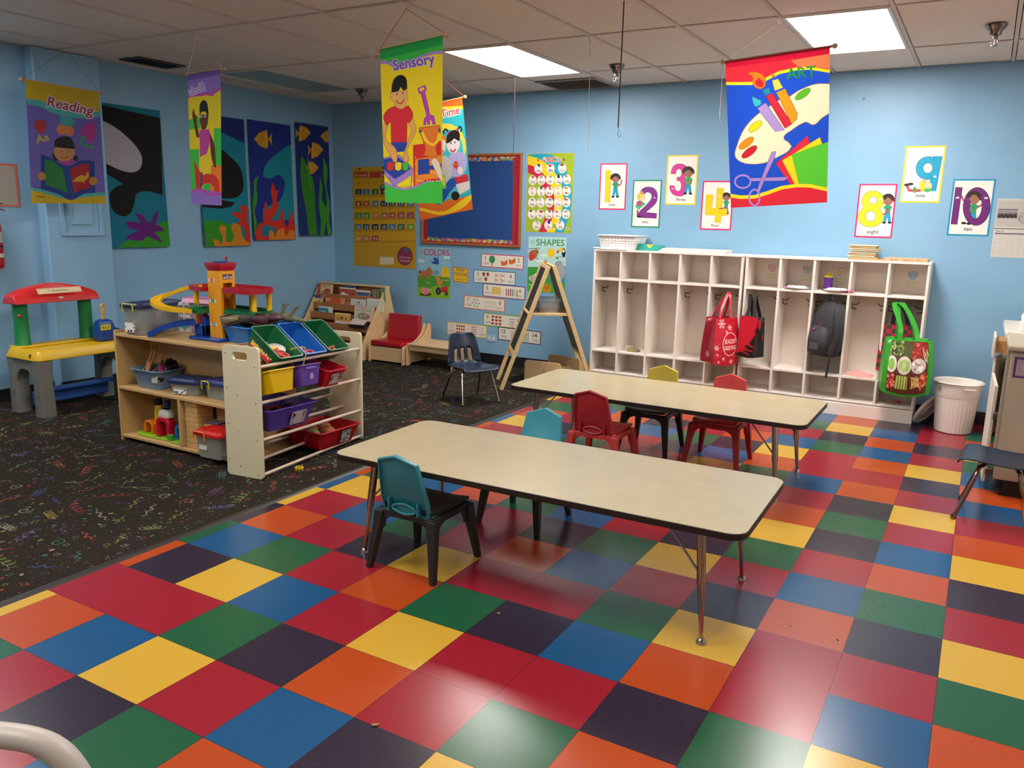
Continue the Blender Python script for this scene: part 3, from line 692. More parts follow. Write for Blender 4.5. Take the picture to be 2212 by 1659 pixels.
a=Art([(0,0),(100,0),(100,150),(0,150)],.22,.36,step=.03,stepv=.04,rough=.35,dz=.00012); a.bg('#c01a30')
def flake(cx,cy,r):
    for k in range(6):
        q=k*PI/3; a.line([(cx,cy),(cx+r*math.cos(q),cy+r*math.sin(q))],r*.16,'#f0dada'); 
        for e in (.55,.8): a.line([(cx+r*e*math.cos(q)+r*.25*math.cos(q+1),cy+r*e*math.sin(q)+r*.25*math.sin(q+1)),(cx+r*e*math.cos(q),cy+r*e*math.sin(q)),(cx+r*e*math.cos(q)+r*.25*math.cos(q-1),cy+r*e*math.sin(q)+r*.25*math.sin(q-1))],r*.12,'#f0dada')
flake(28,18,15); flake(62,30,9); flake(48,44,6); flake(10,96,9); flake(14,118,5); flake(38,128,6); flake(70,138,7); flake(20,140,5)
for i in range(26): a.ell(random.uniform(4,96),random.uniform(6,146),.9,col='#f0dada',n=6)
a.line([(62+30*math.cos(k*PI/12),82+36*math.sin(k*PI/12)) for k in range(24)],2.2,'#f0dada',closed=True)
a.txt("SEASON'S",38,80,90,80,15,'#f0dada'); a.txt('GREETINGS',36,100,92,100,14,'#f0dada')
t=tote('red_tote_bag',.545,5.395,.345,.25,.19,.38,.90,RD,RDD,'glossy red tote bag with white snowflakes hanging from the left cubby unit',a,.02,.88,low=.02)
aa=Art([(0,0),(100,0),(100,100),(0,100)],.05,.05,rough=.4); aa.l.append(([(0,0)],[],'#8f1226')); aa.line([(50+40*math.cos(k*PI/10),50+40*math.sin(k*PI/10)) for k in range(20)],7,'#ecd6d6',closed=True); [aa.line([(x,30),(x,70)],6,'#ecd6d6') for x in (36,50,64)]
o=bpy.data.objects.new('round_logo',aa.mesh('round_logo',lambda u,v,n:(-n,-(u-.025),v-.025),0,True)); COL.objects.link(o); o.parent=t; o.location=(-.1375,-.025,.075)
for yy in (-.05,.05):
    obj('handle',ribbon([(-.055,yy,.375),(-.03,yy*.6,.45),(.05,yy*.1+.02,.56),(.075,.03,.585),(.068,yy*.2+.01,.55),(.06,yy*.6,.45),(.055,yy,.375)],.021,(1,-.4,0)),RD,t)
a=Art([(0,0),(100,0),(100,150),(0,150)],.20,.34,step=.03,stepv=.04,rough=.4,dz=.00012); a.bg('#c4122a')
a.poly([(100,40),(92,42),(96,70),(88,66),(90,78),(76,78),(84,86),(66,92),(80,98),(58,104),(44,112),(64,114),(36,120),(60,124),(28,130),(10,140),(0,146),(0,150),(100,150)],'#141516')
a.poly([(66,100),(90,106),(98,112),(86,110),(64,104)],'#c4122a'); a.poly([(50,117),(84,122),(98,128),(80,126),(48,120)],'#c4122a'); a.poly([(34,128),(66,132),(84,142),(62,136),(30,131)],'#c4122a')
t=tote('black_tote_bag',.80,5.40,.42,.19,.12,.33,-.50,mat('#c4122a',.4),BK,'red and black tote bag with jagged silhouettes right of the snowflake tote',a,.006,.96,low=.01)
a=Art([(0,0),(50,0),(50,150),(0,150)],.085,.31,rough=.3,dz=.00012); a.l.append(([(0,0)],[],'#16171a')); a.poly([(8,4),(22,4),(26,26),(14,46),(4,22)],'#c4122a'); a.poly([(48,60),(40,66),(44,80),(34,92),(48,84)],'#c4122a')
o=bpy.data.objects.new('side_print',a.mesh('side_print',lambda u,v,n:(n,u,v),0,True)); COL.objects.link(o); o.parent=t; o.location=(.0995,-.05,.01)
for yy in (-.035,.035): obj('handle',ribbon([(-.035,yy,.33),(-.03,yy*.5,.40),(-.045,0,.50),(-.03,0,.505),(.005,0,.50),(.025,yy*.5,.42),(.045,yy,.33)],.030,(1,.3,0)),BK,t)
# backpack
FB=mat('#28282d',.7,0,.1,80,.15); FB2=mat('#37373e',.65,0,.1,60,.2)
t=thing('backpack','black backpack with padded straps hanging in the middle bay of the right cubby unit','backpack',(1.375,5.50,.40),-.55)
m=MB(); R=[]
for k,(z,w_,d_,cy) in enumerate([(.07,.085,.06,0),(.075,.115,.085,0),(.13,.125,.10,0),(.25,.125,.10,0),(.38,.115,.085,.005),(.46,.09,.06,.012),(.50,.055,.035,.02),(.515,.02,.015,.025)]):
    R.append([(w_*math.copysign(abs(math.cos(a_))**.65,math.cos(a_)),cy+d_*math.copysign(abs(math.sin(a_))**.65,math.sin(a_)),z) for a_ in [2*PI*i/20 for i in range(20)]])
m.loft(R); obj('main_body',m,FB,t,smooth=70)
m=MB(); R=[]
for z,w_,d_ in [(.09,.07,.03),(.10,.09,.05),(.2,.092,.055),(.28,.085,.045),(.31,.06,.02)]:
    R.append([(w_*math.copysign(abs(math.cos(a_))**.6,math.cos(a_)),-.085+d_*math.copysign(abs(math.sin(a_))**.6,math.sin(a_)),z) for a_ in [2*PI*i/16 for i in range(16)]])
m.loft(R); obj('front_pocket',m,FB2,t,smooth=70)
m=MB(); m.prism(rrect(.085,.055,.012),-.141,-.1425,ax='y'); obj('reflective_patch',m,mat('#54555a',.35),t,(0,0,.155))
m=MB(); m.tube([(-.02,-.13,.29),(.03,-.125,.33),(.05,-.118,.35)],.003,n=6); m.sph((-.02,-.135,.287),.008,n=8,k=6); obj('zipper_pull',m,mat('#a8345a',.4),t)
for sx in (0,1):
    obj('shoulder_strap',ribbon([(.03+.02*sx,.03,.49),(.10,.02-.05*sx,.46),(.135,-.01-.05*sx,.36),(.14,-.01-.05*sx,.24),(.12,-.01-.06*sx,.14),(.11,-.02-.06*sx,.10)],.045,(.3,1,0),.012),FB2,t)
m=MB(); obj('hanging_strap',ribbon([(.11,-.08,.11),(.115,-.085,.02),(.105,-.09,-.09)],.018,(.5,1,0),.002),FB,t)
obj('top_loop',ribbon([(-.03,.02,.50),(-.035,.03,.55),(-.02,.04,.565),(0,.035,.55),(.01,.02,.50)],.022,(0,1,0),.004),mat('#6d6f72',.5),t)
# checked and green bags
a=Art([(0,0),(100,0),(100,150),(0,150)],.24,.36,step=.03,stepv=.04,rough=.6,dz=.00012); a.bg('#c01c34')
for i in range(7):
    for j in range(11):
        if (i+j)%2: a.rect(i*14.3,j*14,i*14.3+14.3,j*14+14,'#3a3f3c')
t=tote('checked_tote_bag',1.895,5.52,.40,.27,.08,.36,.1,mat('#c01c34',.6),BK,'red and grey checked tote bag behind the green shopping bag',a,.003,.95)
for yy in (-.02,.03): obj('handle',ribbon([(-.05,yy,.36),(-.045,yy,.44),(-.05,yy,.52),(-.02,yy,.525),(.03,yy,.45),(.06,yy,.36)],.03,(1,0,0)),BK,t)
GR=mat('#2f9a2c',.3,0,.06,20,.1)
a=Art([(0,0),(100,0),(100,110),(0,110)],.25,.35,step=.03,stepv=.04,rough=.35,dz=.00012); a.bg('#5a2a1c')
a.poly([(0,0),(34,0),(34,32),(0,34)],'#39401f'); a.poly([(34,0),(60,0),(58,34),(34,32)],'#4a4f28'); a.poly([(58,0),(100,0),(100,36),(58,34)],'#8a2418')
for i in range(70):
    x,y=random.uniform(0,34),random.uniform(2,32); a.ell(x,y,random.uniform(1.5,4),random.uniform(1,3),random.choice(['#6f8f3a','#8fa850','#2c3818','#a8b870','#4d5f28']),random.uniform(0,3),n=7)
for i in range(26): a.ell(random.uniform(58,86),random.uniform(4,36),random.uniform(2,5),random.uniform(2,4),random.choice(['#b3202a','#d03a34','#7a1418','#e06a50']),random.uniform(0,3),n=8)
for i in range(16): x=88+random.uniform(-2,9); y=random.uniform(14,38); a.line([(x,y),(x+4,y+9)],1,random.choice(['#e8e4d0','#b8d070']))
a.ell(8,50,13,18,'#d9d6cf'); a.ell(8,50,8,12,'#8fbe4a'); a.ell(40,50,18,19,'#cfcabb')
for i in range(22): x=27+i*1.2; a.line([(x,38+abs(40-x)*.3),(x+random.uniform(-3,3),63-abs(40-x)*.3)],1.5,['#9fc060','#c4d890','#6f9438'][i%3])
a.ell(76,50,19,16,'#c9bdb8')
for i in range(16): a.ell(76+random.uniform(-14,14),50+random.uniform(-11,11),3.8,3.2,random.choice(['#efeae8','#ddd2ce','#a08a86']),n=10,rot=random.uniform(0,3))
for i in range(18): x=24+i*1.5; a.line([(x,70+random.uniform(0,3)),(x+(x-38)*.2,100)],1.7,['#7f9a30','#b0b84a','#d8d89a','#5c7424'][i%4])
for i in range(24): a.line([(58+random.uniform(0,24),70+random.uniform(0,22)),(62+random.uniform(0,22),74+random.uniform(0,24))],3.2,['#d9ad6c','#e8c48a','#c08f50'][i%3])
for i in range(26): a.ell(4+random.uniform(-4,14),72+random.uniform(0,30),random.uniform(2,4),random.uniform(2,4),random.choice(['#d0402c','#e8683c','#a82a3a','#e08a84']),n=8)
for i in range(30): a.ell(92+random.uniform(-8,9),66+random.uniform(0,34),random.uniform(2,4),random.uniform(1.5,3.5),random.choice(['#e8602c','#d8402c','#f0884a','#e8d8c8']),random.uniform(0,3),n=8)
t=tote('green_shopping_bag',1.985,5.305,.295,.33,.21,.39,.20,GR,GR,'green shopping bag printed with vegetables hanging on the last cubby bay',None,.03,.92,low=.035)
def P(u,v,nn):
    uu=(-1+2*u/a.w)*.80; k=.05+.93*v/a.h; s=1+(.10*math.sin(k*PI)*.03/.02)*.4; ww=.165*(.92+.08*(1-k))*s; dd=.105*(1-.35*k)*s
    return (uu*ww,-dd-.03*(1-uu*uu)*math.sin(PI*min(1,k*1.05+.02))-.004-nn,.39*k-.035*(1-k)*(1-uu*uu))
o=bpy.data.objects.new('front_print',a.mesh('front_print',P,.0001)); COL.objects.link(o); o.parent=t
for yy,x0 in ((-.075,-.03),(.06,.0)): obj('handle',ribbon([(-.075,yy,.365),(-.072,yy*.8+.02,.48),(-.085+x0,yy*.3+.10,.62),(-.06+x0,.12,.645),(-.03,yy*.3+.09,.60),(.03,yy*.6+.03,.48),(.055,yy,.365)],.034,(1,.1,0)),GR,t)
# ================= trash can =================
t=thing('trash_can','white ribbed plastic trash can on the tile floor right of the cubbies','trash can',(2.345,5.43,0)); PLW=mat('#f0eae4',.4,0,.02,10)
m=MB(); m.lathe([(.112,.0),(.124,.006),(.126,.02),(.146,.27)],0,120,rib=.010,nr=30); m.lathe([(.147,.27),(.152,.285),(.158,.372),(.153,.372),(.14,.27),(.115,.012)],0,60,cap=False); obj('body',m,PLW,t,smooth=30)
m=MB(); m.lathe([(.158,.372),(.170,.374),(.173,.382),(.168,.388),(.156,.386),(.152,.372)],0,60,cap=False); obj('rim',m,PLW,t,smooth=60)
m=MB(); m.box((.05,-.172,.352),(.075,.018,.010)); obj('handle_tab',m,PLW,t,rz=.2,bev=.002)
m=MB(); m.box((0,0,0),(.025,.001,.03)); obj('sticker',m,mat('#8f8a80',.5),t,(-.115,-.110,.335),rz=-.75)
t=thing('bin_cover','translucent white round lid leaning between the cubbies and the trash can','lid',(2.150,5.52,.128),rot=(0,math.radians(118),math.radians(-25)))
m=MB(); m.lathe([(.001,.02),(.05,.022),(.055,.014),(.10,.012),(.105,.02),(.13,.018),(.137,.0),(.133,-.002),(.126,.012),(.001,.008)],0,40,cap=False); obj('disc',m,mat('#cfcbca',.4,0,.03,10),t,smooth=50)
# ================= easel =================
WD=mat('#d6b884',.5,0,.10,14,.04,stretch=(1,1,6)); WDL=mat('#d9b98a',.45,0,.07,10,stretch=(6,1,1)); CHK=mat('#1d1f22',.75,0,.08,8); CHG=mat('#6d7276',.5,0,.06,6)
E0=Vector((-1.18,4.68,0)); wd=Vector((-.57,.82,0)).normalized(); sp=Vector((.82,.57,0)).normalized(); S=.83; BWD=.47
t=thing('easel','wooden A-frame easel with black chalkboards and a middle shelf','easel',(E0.x,E0.y,CZ))
AP=sp*(S/2)+Vector((0,0,1.10)); Zv=Vector((0,0,1))
def beam(mb,a,b,w,d,wv):
    """bar from a to b, w across wv, d the other way"""
    t_=(b-a).normalized(); wv=(wv-t_*wv.dot(t_)).normalized(); n_=t_.cross(wv); R=[[p+wv*x*w/2+n_*y*d/2 for x,y in ((-1,-1),(1,-1),(1,1),(-1,1))] for p in (a,b)]; mb.loft(R)
for side,foot,h in ((0,Vector((0,0,0)),'left'),(1,sp*S,'right')):
    top=AP+sp*(-.022 if side==0 else .022)
    for q in (0,BWD):
        m=MB(); beam(m,foot+wd*q,top+wd*q,.020,.036,wd); obj('leg',m,WD,t,bev=.003)
    lerp=lambda k:foot+(top-foot)*k
    nrm=wd.cross((top-foot).normalized())
    m=MB()
    a,b=lerp(.30),lerp(.97); m.loft([[p+wd*x+nrm*y for x,y in ((.012,-.004),(BWD-.012,-.004),(BWD-.012,.004),(.012,.004))] for p in (a,b)])
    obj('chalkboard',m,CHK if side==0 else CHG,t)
    for k in (.285,.985):
        m=MB(); beam(m,lerp(k),lerp(k)+wd*BWD,.034,.020,(top-foot)); obj('rail',m,WD,t,bev=.003)
k=.60; a=(AP-sp*.022)*.615; b=sp*S+(AP+sp*.022-sp*S)*.615
m=MB(); m.loft([[p+Zv*z+wd*x for x,z in ((-.005,-.012),(BWD+.005,-.012),(BWD+.005,.010),(-.005,.010))] for p in (a-sp*.02,b+sp*.02)]); obj('shelf',m,WD,t,bev=.003)
# clear bin on the easel shelf
def tub(name,label,w,d,h,loc,rz,colr,rimc=None,wt=.86,cat='bin',alpha=1,th=.003,rim=.012,rr=.02,rot=None,lidc=None,ribs=False,group=None):
    t=thing(name,label,cat,loc,rz,group,rot=rot)
    cm=mat(colr,.35,0,.0,alpha=alpha) if isinstance(colr,str) else colr
    m=MB(); R=[]
    for z,k in ((th,wt*.97),(0,wt*.97),(0,wt*.98),(.006,wt),(h-.002,1)):
        R.append([(x,y,z) for x,y in rrect(w*k,d*k,rr)])
    inner=[[(x,y,z) for x,y in rrect(w*k-2*th,d*k-2*th,max(rr-th,.003))] for z,k in ((h-.002,1),(.008,wt),(th,wt*.97))]
    m.loft(R[1:]+inner,cap=True); obj('body',m,cm,t,smooth=40)
    m=MB(); m.frame(rrect(w+2*rim,d+2*rim,rr+rim),rrect(w-2*th,d-2*th,rr-th),h-.009,h,ax='z'); obj('rim',m,mat(rimc,.3) if rimc else cm,t,bev=.002)
    if lidc:
        L=mat(lidc,.35); m=MB(); m.loft([[(x,y,z) for x,y in rrect(w+2*rim+a_,d+2*rim+a_,rr+rim)] for z,a_ in ((h-.012,.008),(h+.008,.008),(h+.010,0),(h+.010,-.02),(h+.018,-.03),(h+.018,-.06))])
        for q in (-.3,0,.3): m.bb(q*w-.006,q*w+.006,-d*.42,d*.42,h+.017,h+.021)
        obj('lid',m,L,t,bev=.002)
    return t
def latch(t,w,x,y,z,rz,c='#d9cf2e'):
    m=MB(); m.tube([(-w/2,0,-.035),(-w/2,-.004,-.03),(-w/2,-.006,.010),(-w/2+.006,-.008,.014),(w/2-.006,-.008,.014),(w/2,-.006,.010),(w/2,-.004,-.03),(w/2,0,-.035)],.004,n=6); obj('latch',m,mat(c,.4),t,(x,y,z),rz)
CLR='#b9bfc0'
sh=E0+sp*(S/2)+wd*(BWD*.42); 
tub('clear_bin','clear plastic bin of small toys on the shelf of the easel',.20,.30,.12,(sh.x,sh.y,.688),math.atan2(sp.y,sp.x),CLR,alpha=.38,wt=.84)
def cname(h):
    P_={'red':(190,45,45),'orange':(205,120,50),'yellow':(212,180,60),'green':(70,140,80),'blue':(60,100,165),'purple':(120,60,120),'pink':(195,60,100),'tan':(200,165,110),'dark':(35,30,45),'maroon':(125,35,50)}
    r=[int(h[i:i+2],16) for i in (1,3,5)]; return min(P_,key=lambda k:sum((x-y)**2 for x,y in zip(P_[k],r)))
def bits(name,label,cat,C,rx,ry,cols,n,r,seed,z0,group=None):
    """small loose toys: separate chunky pieces, each an object"""
    R=random.Random(seed)
    for i in range(n):
        m=MB(); k=R.randrange(3); c=R.choice(cols); s=r*R.uniform(.7,1.2)
        if k==0: m.tube([(s*math.cos(q*PI/6),s*math.sin(q*PI/6),0) for q in range(12)],s*.32,n=6,closed=True)
        elif k==1: m.box((0,0,0),(s*1.7,s*.9,s*.9))
        else: m.lathe([(s*.6,-s*.5),(s*.7,0),(s*.5,s*.6),(.001,s*.7)],n=10)
        x,y=R.uniform(-rx,rx),R.uniform(-ry,ry)
        o=obj(name,m,mat(c,.4),loc=C@Vector((x,y,z0+s*.6+R.uniform(0,r*.9))) if isinstance(C,Matrix) else (C[0]+x,C[1]+y,C[2]+z0+s*.6+R.uniform(0,r*.7)),rot=(R.uniform(-.5,.5),R.uniform(-.5,.5),R.uniform(0,6)),bev=s*.12 if k==1 else 0)
        tag(o,cname(c)+' '+('ring','chunky bar','domed peg')[k]+' among the '+label,cat,group)
Me=Matrix.Translation((sh.x,sh.y,.688))@Matrix.Rotation(math.atan2(sp.y,sp.x),4,'Z')
bits('small_toy','toys in the clear bin on the easel','toy',Me,.06,.10,['#c46a3a','#9a4a7a','#d8a85a','#5a8a5a','#b8505a'],16,.018,4,.006,'toys in the bin on the easel')
# ================= red armchair and low bench =================
NW=mat('#d3b083',.45,0,.06,10,stretch=(1,1,5)); VR=mat('#a5101f',.32,0,.05,12,.03)
def sidepanel(arm,h,D):   # outline in (y,z)
    return [(0,0),(.05,0),(.07,.018),(D-.07,.018),(D-.05,0),(D,0),(D,h-.03),(D-.02,h-.005),(D-.05,h)]+[(D-.05-(D-.09)*(1-math.cos(k*PI/14)) ,h-(h-arm)*math.sin(k*PI/14)**1.0) for k in range(1,7)]+[(.02,arm-.012),(0,arm-.03)]
t=thing('armchair','small red vinyl armchair with light wood side panels by the back wall','armchair',(-2.825,5.10,CZ))
for x in (-.225,.207):
    m=MB(); m.prism(sidepanel(.20,.40,.42),x,x+.018,ax='x'); o=obj('side_panel',m,NW,t,bev=.004)
for y,z in ((.045,.05),(.045,.14)):
    m=MB(); m.cyl((.2245,y-.03,z),(.2275,y-.03,z),.005,n=8)
    obj('bolt',m,mat('#6d5335',.4,.6),t)
m=MB(); m.bb(-.207,.207,.015,.033,.02,.165); obj('front_panel',m,NW,t,bev=.002)
m=MB(); m.bb(-.207,.207,.36,.378,.02,.36); obj('back_panel',m,NW,t,bev=.002)
m=MB(); m.box((0,0,0),(.41,.33,.055)); obj('seat_cushion',m,VR,t,(0,.175,.195),rot=(-.03,0,0),bev=.016,seg=3)
m=MB(); m.box((0,0,0),(.41,.055,.27)); obj('back_cushion',m,VR,t,(0,.325,.345),rot=(-.12,0,0),bev=.014,seg=3)
t=thing('low_bench','small light wood bench table between the red armchair and the navy chair','bench',(-2.30,5.13,CZ))
for x in (-.285,.267): m=MB(); m.prism(sidepanel(.21,.40 if x<0 else .20,.42),x,x+.018,ax='x'); obj('side_panel',m,NW,t,bev=.004)
m=MB(); m.bb(-.267,.267,.0,.40,.212,.230); obj('bench_top',m,WDL,t,bev=.003)
m=MB(); m.bb(-.267,.267,.03,.048,.155,.212); obj('front_rail',m,NW,t); m=MB(); m.bb(-.267,.267,.33,.348,.04,.12); obj('back_rail',m,NW,t)
def cubechair(x,y,rz,label):
    t=thing('cube_chair',label,'chair',(x,y,CZ),rz)
    m=MB(); m.prism(rrect(.36,.225,.03,5,0,.1175),-.009,.009,ax='y'); obj('back_panel',m,WDL,t,(0,0,0),bev=.003)
    for s in (-1,1): m=MB(); m.prism([(0,.005),(.26,.005),(.26,.14),(.22,.17),(0,.20)],s*.165-.008,s*.165+.008,ax='x'); obj('side_panel',m,NW,t,bev=.003)
    m=MB(); m.bb(-.157,.157,.01,.25,.105,.12); obj('seat',m,WDL,t,bev=.002)
    for s in (-1,1): m=MB(); m.cyl((s*.0+.02,-.0095,.15),(s*.0+.02,-.012,.15),.006,n=8)
    obj('bolt',m,mat('#5a4426',.4,.6),t)
cubechair(-.955,5.03,.04,'small light wood cube chair seen from behind, nearer the tables'); cubechair(-.93,5.42,-.12,'small light wood cube chair behind the first one, partly under the easel')
# ================= book display and books =================
BX0,BX1=-4.05,-3.10
CK=mat('#a8703f',.6,0,.10,30)
t=thing('book_display','tiered light wood book display in the far left corner','bookshelf',(0,0,CZ))
def by(z): return 5.10+.35*(z/.72)   # the front slope
for x in (BX0,BX1-.018):
    m=MB(); m.prism([(5.02,0),(5.72,0),(5.72,.05),(by(.74)+.06,.735),(by(.74)-.0,.735),(5.02,.09)],x,x+.018,ax='x'); obj('side_panel',m,WDL,t,bev=.003)
m=MB(); m.bb(BX0-.002,BX1+.002,by(.74)-.005,by(.74)+.065,.735,.753); obj('top',m,WDL,t,bev=.003)
m=MB(); m.prism([(by(.74)+.055,.735),(by(.74)+.04,.735),(5.66,.03),(5.70,.03)],BX0+.018,BX1-.018,ax='x'); obj('back_panel',m,CK,t)
m=MB(); m.bb(BX0+.018,BX1-.018,5.03,5.048,.0,.10); obj('kickboard',m,WDL,t)
TIER=[.583,.485,.385,.288,.188]
for z in TIER:
    m=MB(); y=by(z); m.bb(BX0+.018,BX1-.018,y,y+.010,z-.02,z+.052); obj('lip',m,CK,t,bev=.002)
    m=MB(); m.bb(BX0+.018,BX1-.018,y+.010,y+.13,z-.005,z+.005); obj('ledge',m,CK,t)
bx=lambda px:-4.105+(px/7.373)*.00652
def book(px0,px1,tier,h,col,label,art=None,dy=0,rz=0,th=.012,page='#e6dccb',tilt=0):
    x0,x1=bx(px0),bx(px1); w=x1-x0; z=TIER[tier]+.007; y=by(TIER[tier])+.014+dy
    t=thing('picture_book',label,'book',((x0+x1)/2,y,z),0,'picture books on the display',rot=(-.13,tilt,rz))
    m=MB(); m.bb(-w/2,w/2,0,.0015,0,h); m.bb(-w/2,w/2,th-.0015,th,0,h); m.bb(-w/2-.001,-w/2+.001,0,th,0,h); obj('cover',m,mat(col,.4),t)
    m=MB(); m.bb(-w/2+.001,w/2-.004,.0015,th-.0015,.003,h-.003); obj('pages',m,mat(page,.8),t)
    if art:
        a=Art([(0,0),(100,0),(100,100),(0,100)],w,h,rough=.4); a.bg(col); art(a); o=a.build('cover_picture',lambda u,v,n:(u-w/2,-n-.001,v),t)
    return t
def A1(a):
    a.rect(0,0,16,100,'#c0362c'); a.ell(55,62,26,22,'#7a8a5a'); a.ell(66,50,22,18,'#b84a3a'); a.ell(50,70,12,10,'#55684a'); a.line([(24,14),(84,12)],3,'#6a5a40'); a.line([(24,22),(60,21)],2,'#6a5a40'); a.ell(60,40,6,6,'#2a2622')
def A2(a):
    a.rect(0,0,100,10,'#e4ddd0'); a.poly([(8,100),(10,45),(30,38),(42,60),(50,50),(78,100)],'#e8e2da'); a.poly([(48,100),(60,40),(84,100)],'#a8452c'); a.ell(20,84,10,9,'#4a2c20'); a.rect(56,18,90,24,'#8a7466'); a.rect(56,30,96,36,'#8a7466'); a.line([(12,50),(20,46)],3,'#2a2220')
def A3(a): a.rect(0,0,100,16,'#e4e0d8'); a.rect(4,20,96,52,'#4a6f9c'); a.rect(10,27,90,34,'#28405e'); a.rect(10,40,80,46,'#2b4666'); a.rect(0,52,100,100,'#cf8f52'); a.rect(60,78,80,88,'#3a2a20')
def A4(a): a.rect(30,0,48,100,'#c8735a'); a.rect(60,0,64,100,'#a8b0a0'); a.ell(20,80,12,16,'#c9a070'); a.ell(80,60,14,20,'#4d6a4a')
def A5(a): a.rect(0,0,100,26,'#5d3a86'); a.ell(84,12,10,7,'#d46a9a'); a.ell(40,60,24,18,'#e6c46a'); a.ell(66,62,16,18,'#c98a4a'); a.ell(30,86,22,12,'#a84a6a'); a.ell(80,92,20,14,'#6a3a20'); a.ell(60,50,4,4,'#3a2418')
def A6(a): a.rect(82,0,100,100,'#d99a58'); a.rect(4,14,26,36,'#e9d8c8'); a.rect(8,20,24,27,'#5a3c2c')
def A7(a): a.ell(56,30,8,7,'#3a4046'); a.rect(40,24,60,32,'#6a6e70'); 
def A7b(a): A7(a); [a.rect(20,44+8*k,86-6*(k%2),47+8*k,'#a09a92') for k in range(4)]
def A8(a): a.rect(0,0,100,8,'#e8ece4')
def A9(a): a.rect(0,0,100,16,'#e0dcd0'); a.poly([(0,16),(70,16),(86,100),(0,100)],'#2f8090'); a.rect(10,40,60,56,'#7fb0b4')
def A10(a): a.rect(0,0,100,12,'#efd08a'); a.ell(46,34,8,9,'#4a3a2c'); a.ell(22,40,7,6,'#8a5a3a'); a.ell(72,38,6,7,'#7a5a3a'); a.rect(8,56,90,100,'#ddd8cf')
def A11(a):
    a.border(.004,'#b9947e','#d8c8ae'); [a.line([(x,15),(x+7,15+i%2)],3,'#6a4a34') for i,x in enumerate((16,34,43,52,76))]; [a.line([(x,29),(x+8,29+i%2)],4,'#6a4a34') for i,x in enumerate((12,24,38,52,64,76))]
    a.ell(50,68,33,24,'#8f8478'); a.ell(66,66,14,16,'#c06a5a'); a.ell(40,66,12,14,'#7f9a80'); a.line([(36,60),(34,76)],3,'#e8e0d0'); a.ell(60,60,5,7,'#e6c8b4')
book(105,330,0,.148,'#d6bb86','picture book with a red spine and cream cover, first on the top tier',A1,rz=.05)
book(520,660,0,.152,'#3a4a7a','dark blue book peeking out behind the red dog book',None,dy=.035)
book(450,712,0,.127,'#b8402e','red bordered picture book with a white dog on the top tier',A2)
book(715,940,0,.113,'#c98a50','blue and orange picture book right of the dog book',A3)
book(985,1085,0,.135,'#5f6f50','dull green book tilted on the right end of the top tier',A4,tilt=-.22)
book(1085,1165,0,.15,'#3f7a58','dark green book leaning at the far right of the top tier',A4,dy=.02,tilt=-.15)
book(62,218,1,.124,'#d9c07a','purple topped picture book at the left end of the second tier',A5)
book(370,640,1,.132,'#d99f60','tan book standing behind the orange one',None,dy=.032)
book(262,575,1,.113,'#cf5e22','orange picture book on the second tier',A6)
book(680,908,1,.118,'#d5d0c8','white book with a small dark emblem on the second tier',A7b)
book(922,1180,1,.133,'#c9d6c4','pale green book at the right end of the second tier',A8,dy=.01)
book(190,425,2,.110,'#e0dcd0','teal and white book on the third tier',A9)
book(510,758,3,.160,'#e0a84e','yellow orange picture book low on the display behind the green bin',A10)
book(835,1130,2,.162,'#cdb894','beige picture book with a round drawing on the third tier',A11,dy=-.055,th=.014)
t=thing('dark_book','dark purple book lying forward on the display below the beige book','book',(bx(940),by(.33)-.045,.365),.08); m=MB(); m.box((0,0,.0),(.20,.10,.04)); obj('cover',m,mat('#332630',.5),t,rot=(.5,0,0),bev=.003); m=MB(); m.box((0,.003,.022),(.195,.095,.006)); obj('pages',m,mat('#cdbfae',.7),t,rot=(.5,0,0))
# ================= low storage shelf =================
SX0,SX1,SY0,SY1,SZ=-2.405,-1.345,1.82,2.36,.718
MP=mat('#c4a06a',.42,0,.06,9,stretch=(1,5,5)); MPE=mat('#cdb07a',.45)
t=thing('storage_shelf','light wood storage shelf unit holding toy bins and blocks','shelf',(SX0,SY0,0)); W=SX1-SX0; D=SY1-SY0
for x in (0,W-.018): m=MB(); m.bb(x,x+.018,0,D,.0045,.735); obj('side_panel',m,MP,t,bev=.003)
m=MB(); m.bb(.018,W-.018,0,D,.698,.718); obj('top_shelf',m,MP,t,bev=.003)
m=MB(); m.bb(.018,W-.018,0,D,.350,.370); obj('middle_shelf',m,MP,t,bev=.003)
m=MB(); m.bb(.018,W-.018,0,D,.028,.047); obj('bottom_shelf',m,MP,t,bev=.003)
m=MB(); m.bb(.018,W-.018,.25,.258,.047,.35); m.bb(.018,W-.018,.25,.258,.37,.698); obj('back_panel',m,MP,t)
m=MB(); m.bb(.588,.606,0,.25,.047,.35); obj('divider',m,MP,t,bev=.002)
# blue lidded bin on top
t=tub('storage_box','clear storage box with dark blue lid and yellow latch on top of the wooden shelf',.150,.36,.185,(-2.225,1.99,.719),.14,'#b4b6b0',alpha=.42,wt=.92,lidc='#1f2f55')
latch(t,.085,0,-.197,.187,0,'#cfd02c')
a=Art([(0,0),(100,0),(100,100),(0,100)],.085,.075,rough=.5); a.bg('#e2ddd4')
for i,(x,y,r,c) in enumerate([(8,10,10,'#2b3a24'),(30,10,9,'#b9b03a'),(50,8,11,'#2d2f8a'),(72,8,9,'#b03434'),(90,30,10,'#2f9a50'),(90,60,10,'#2f9a50'),(94,88,9,'#c04040'),(60,90,12,'#23265e'),(34,92,10,'#23265e'),(6,60,6,'#5a3a2a')]): a.ell(x,y,r,r*.8,c)
a.rect(26,28,78,78,'#e8e4dc'); a.build('label',flat,t,loc=(-.064,-.174,.02),rot=(-.045,0,0))
m=MB(); m.box((0,0,0),(.001,.045,.055)); obj('sticker',m,mat('#a59d92',.6),t,(.0732,-.03,.12))
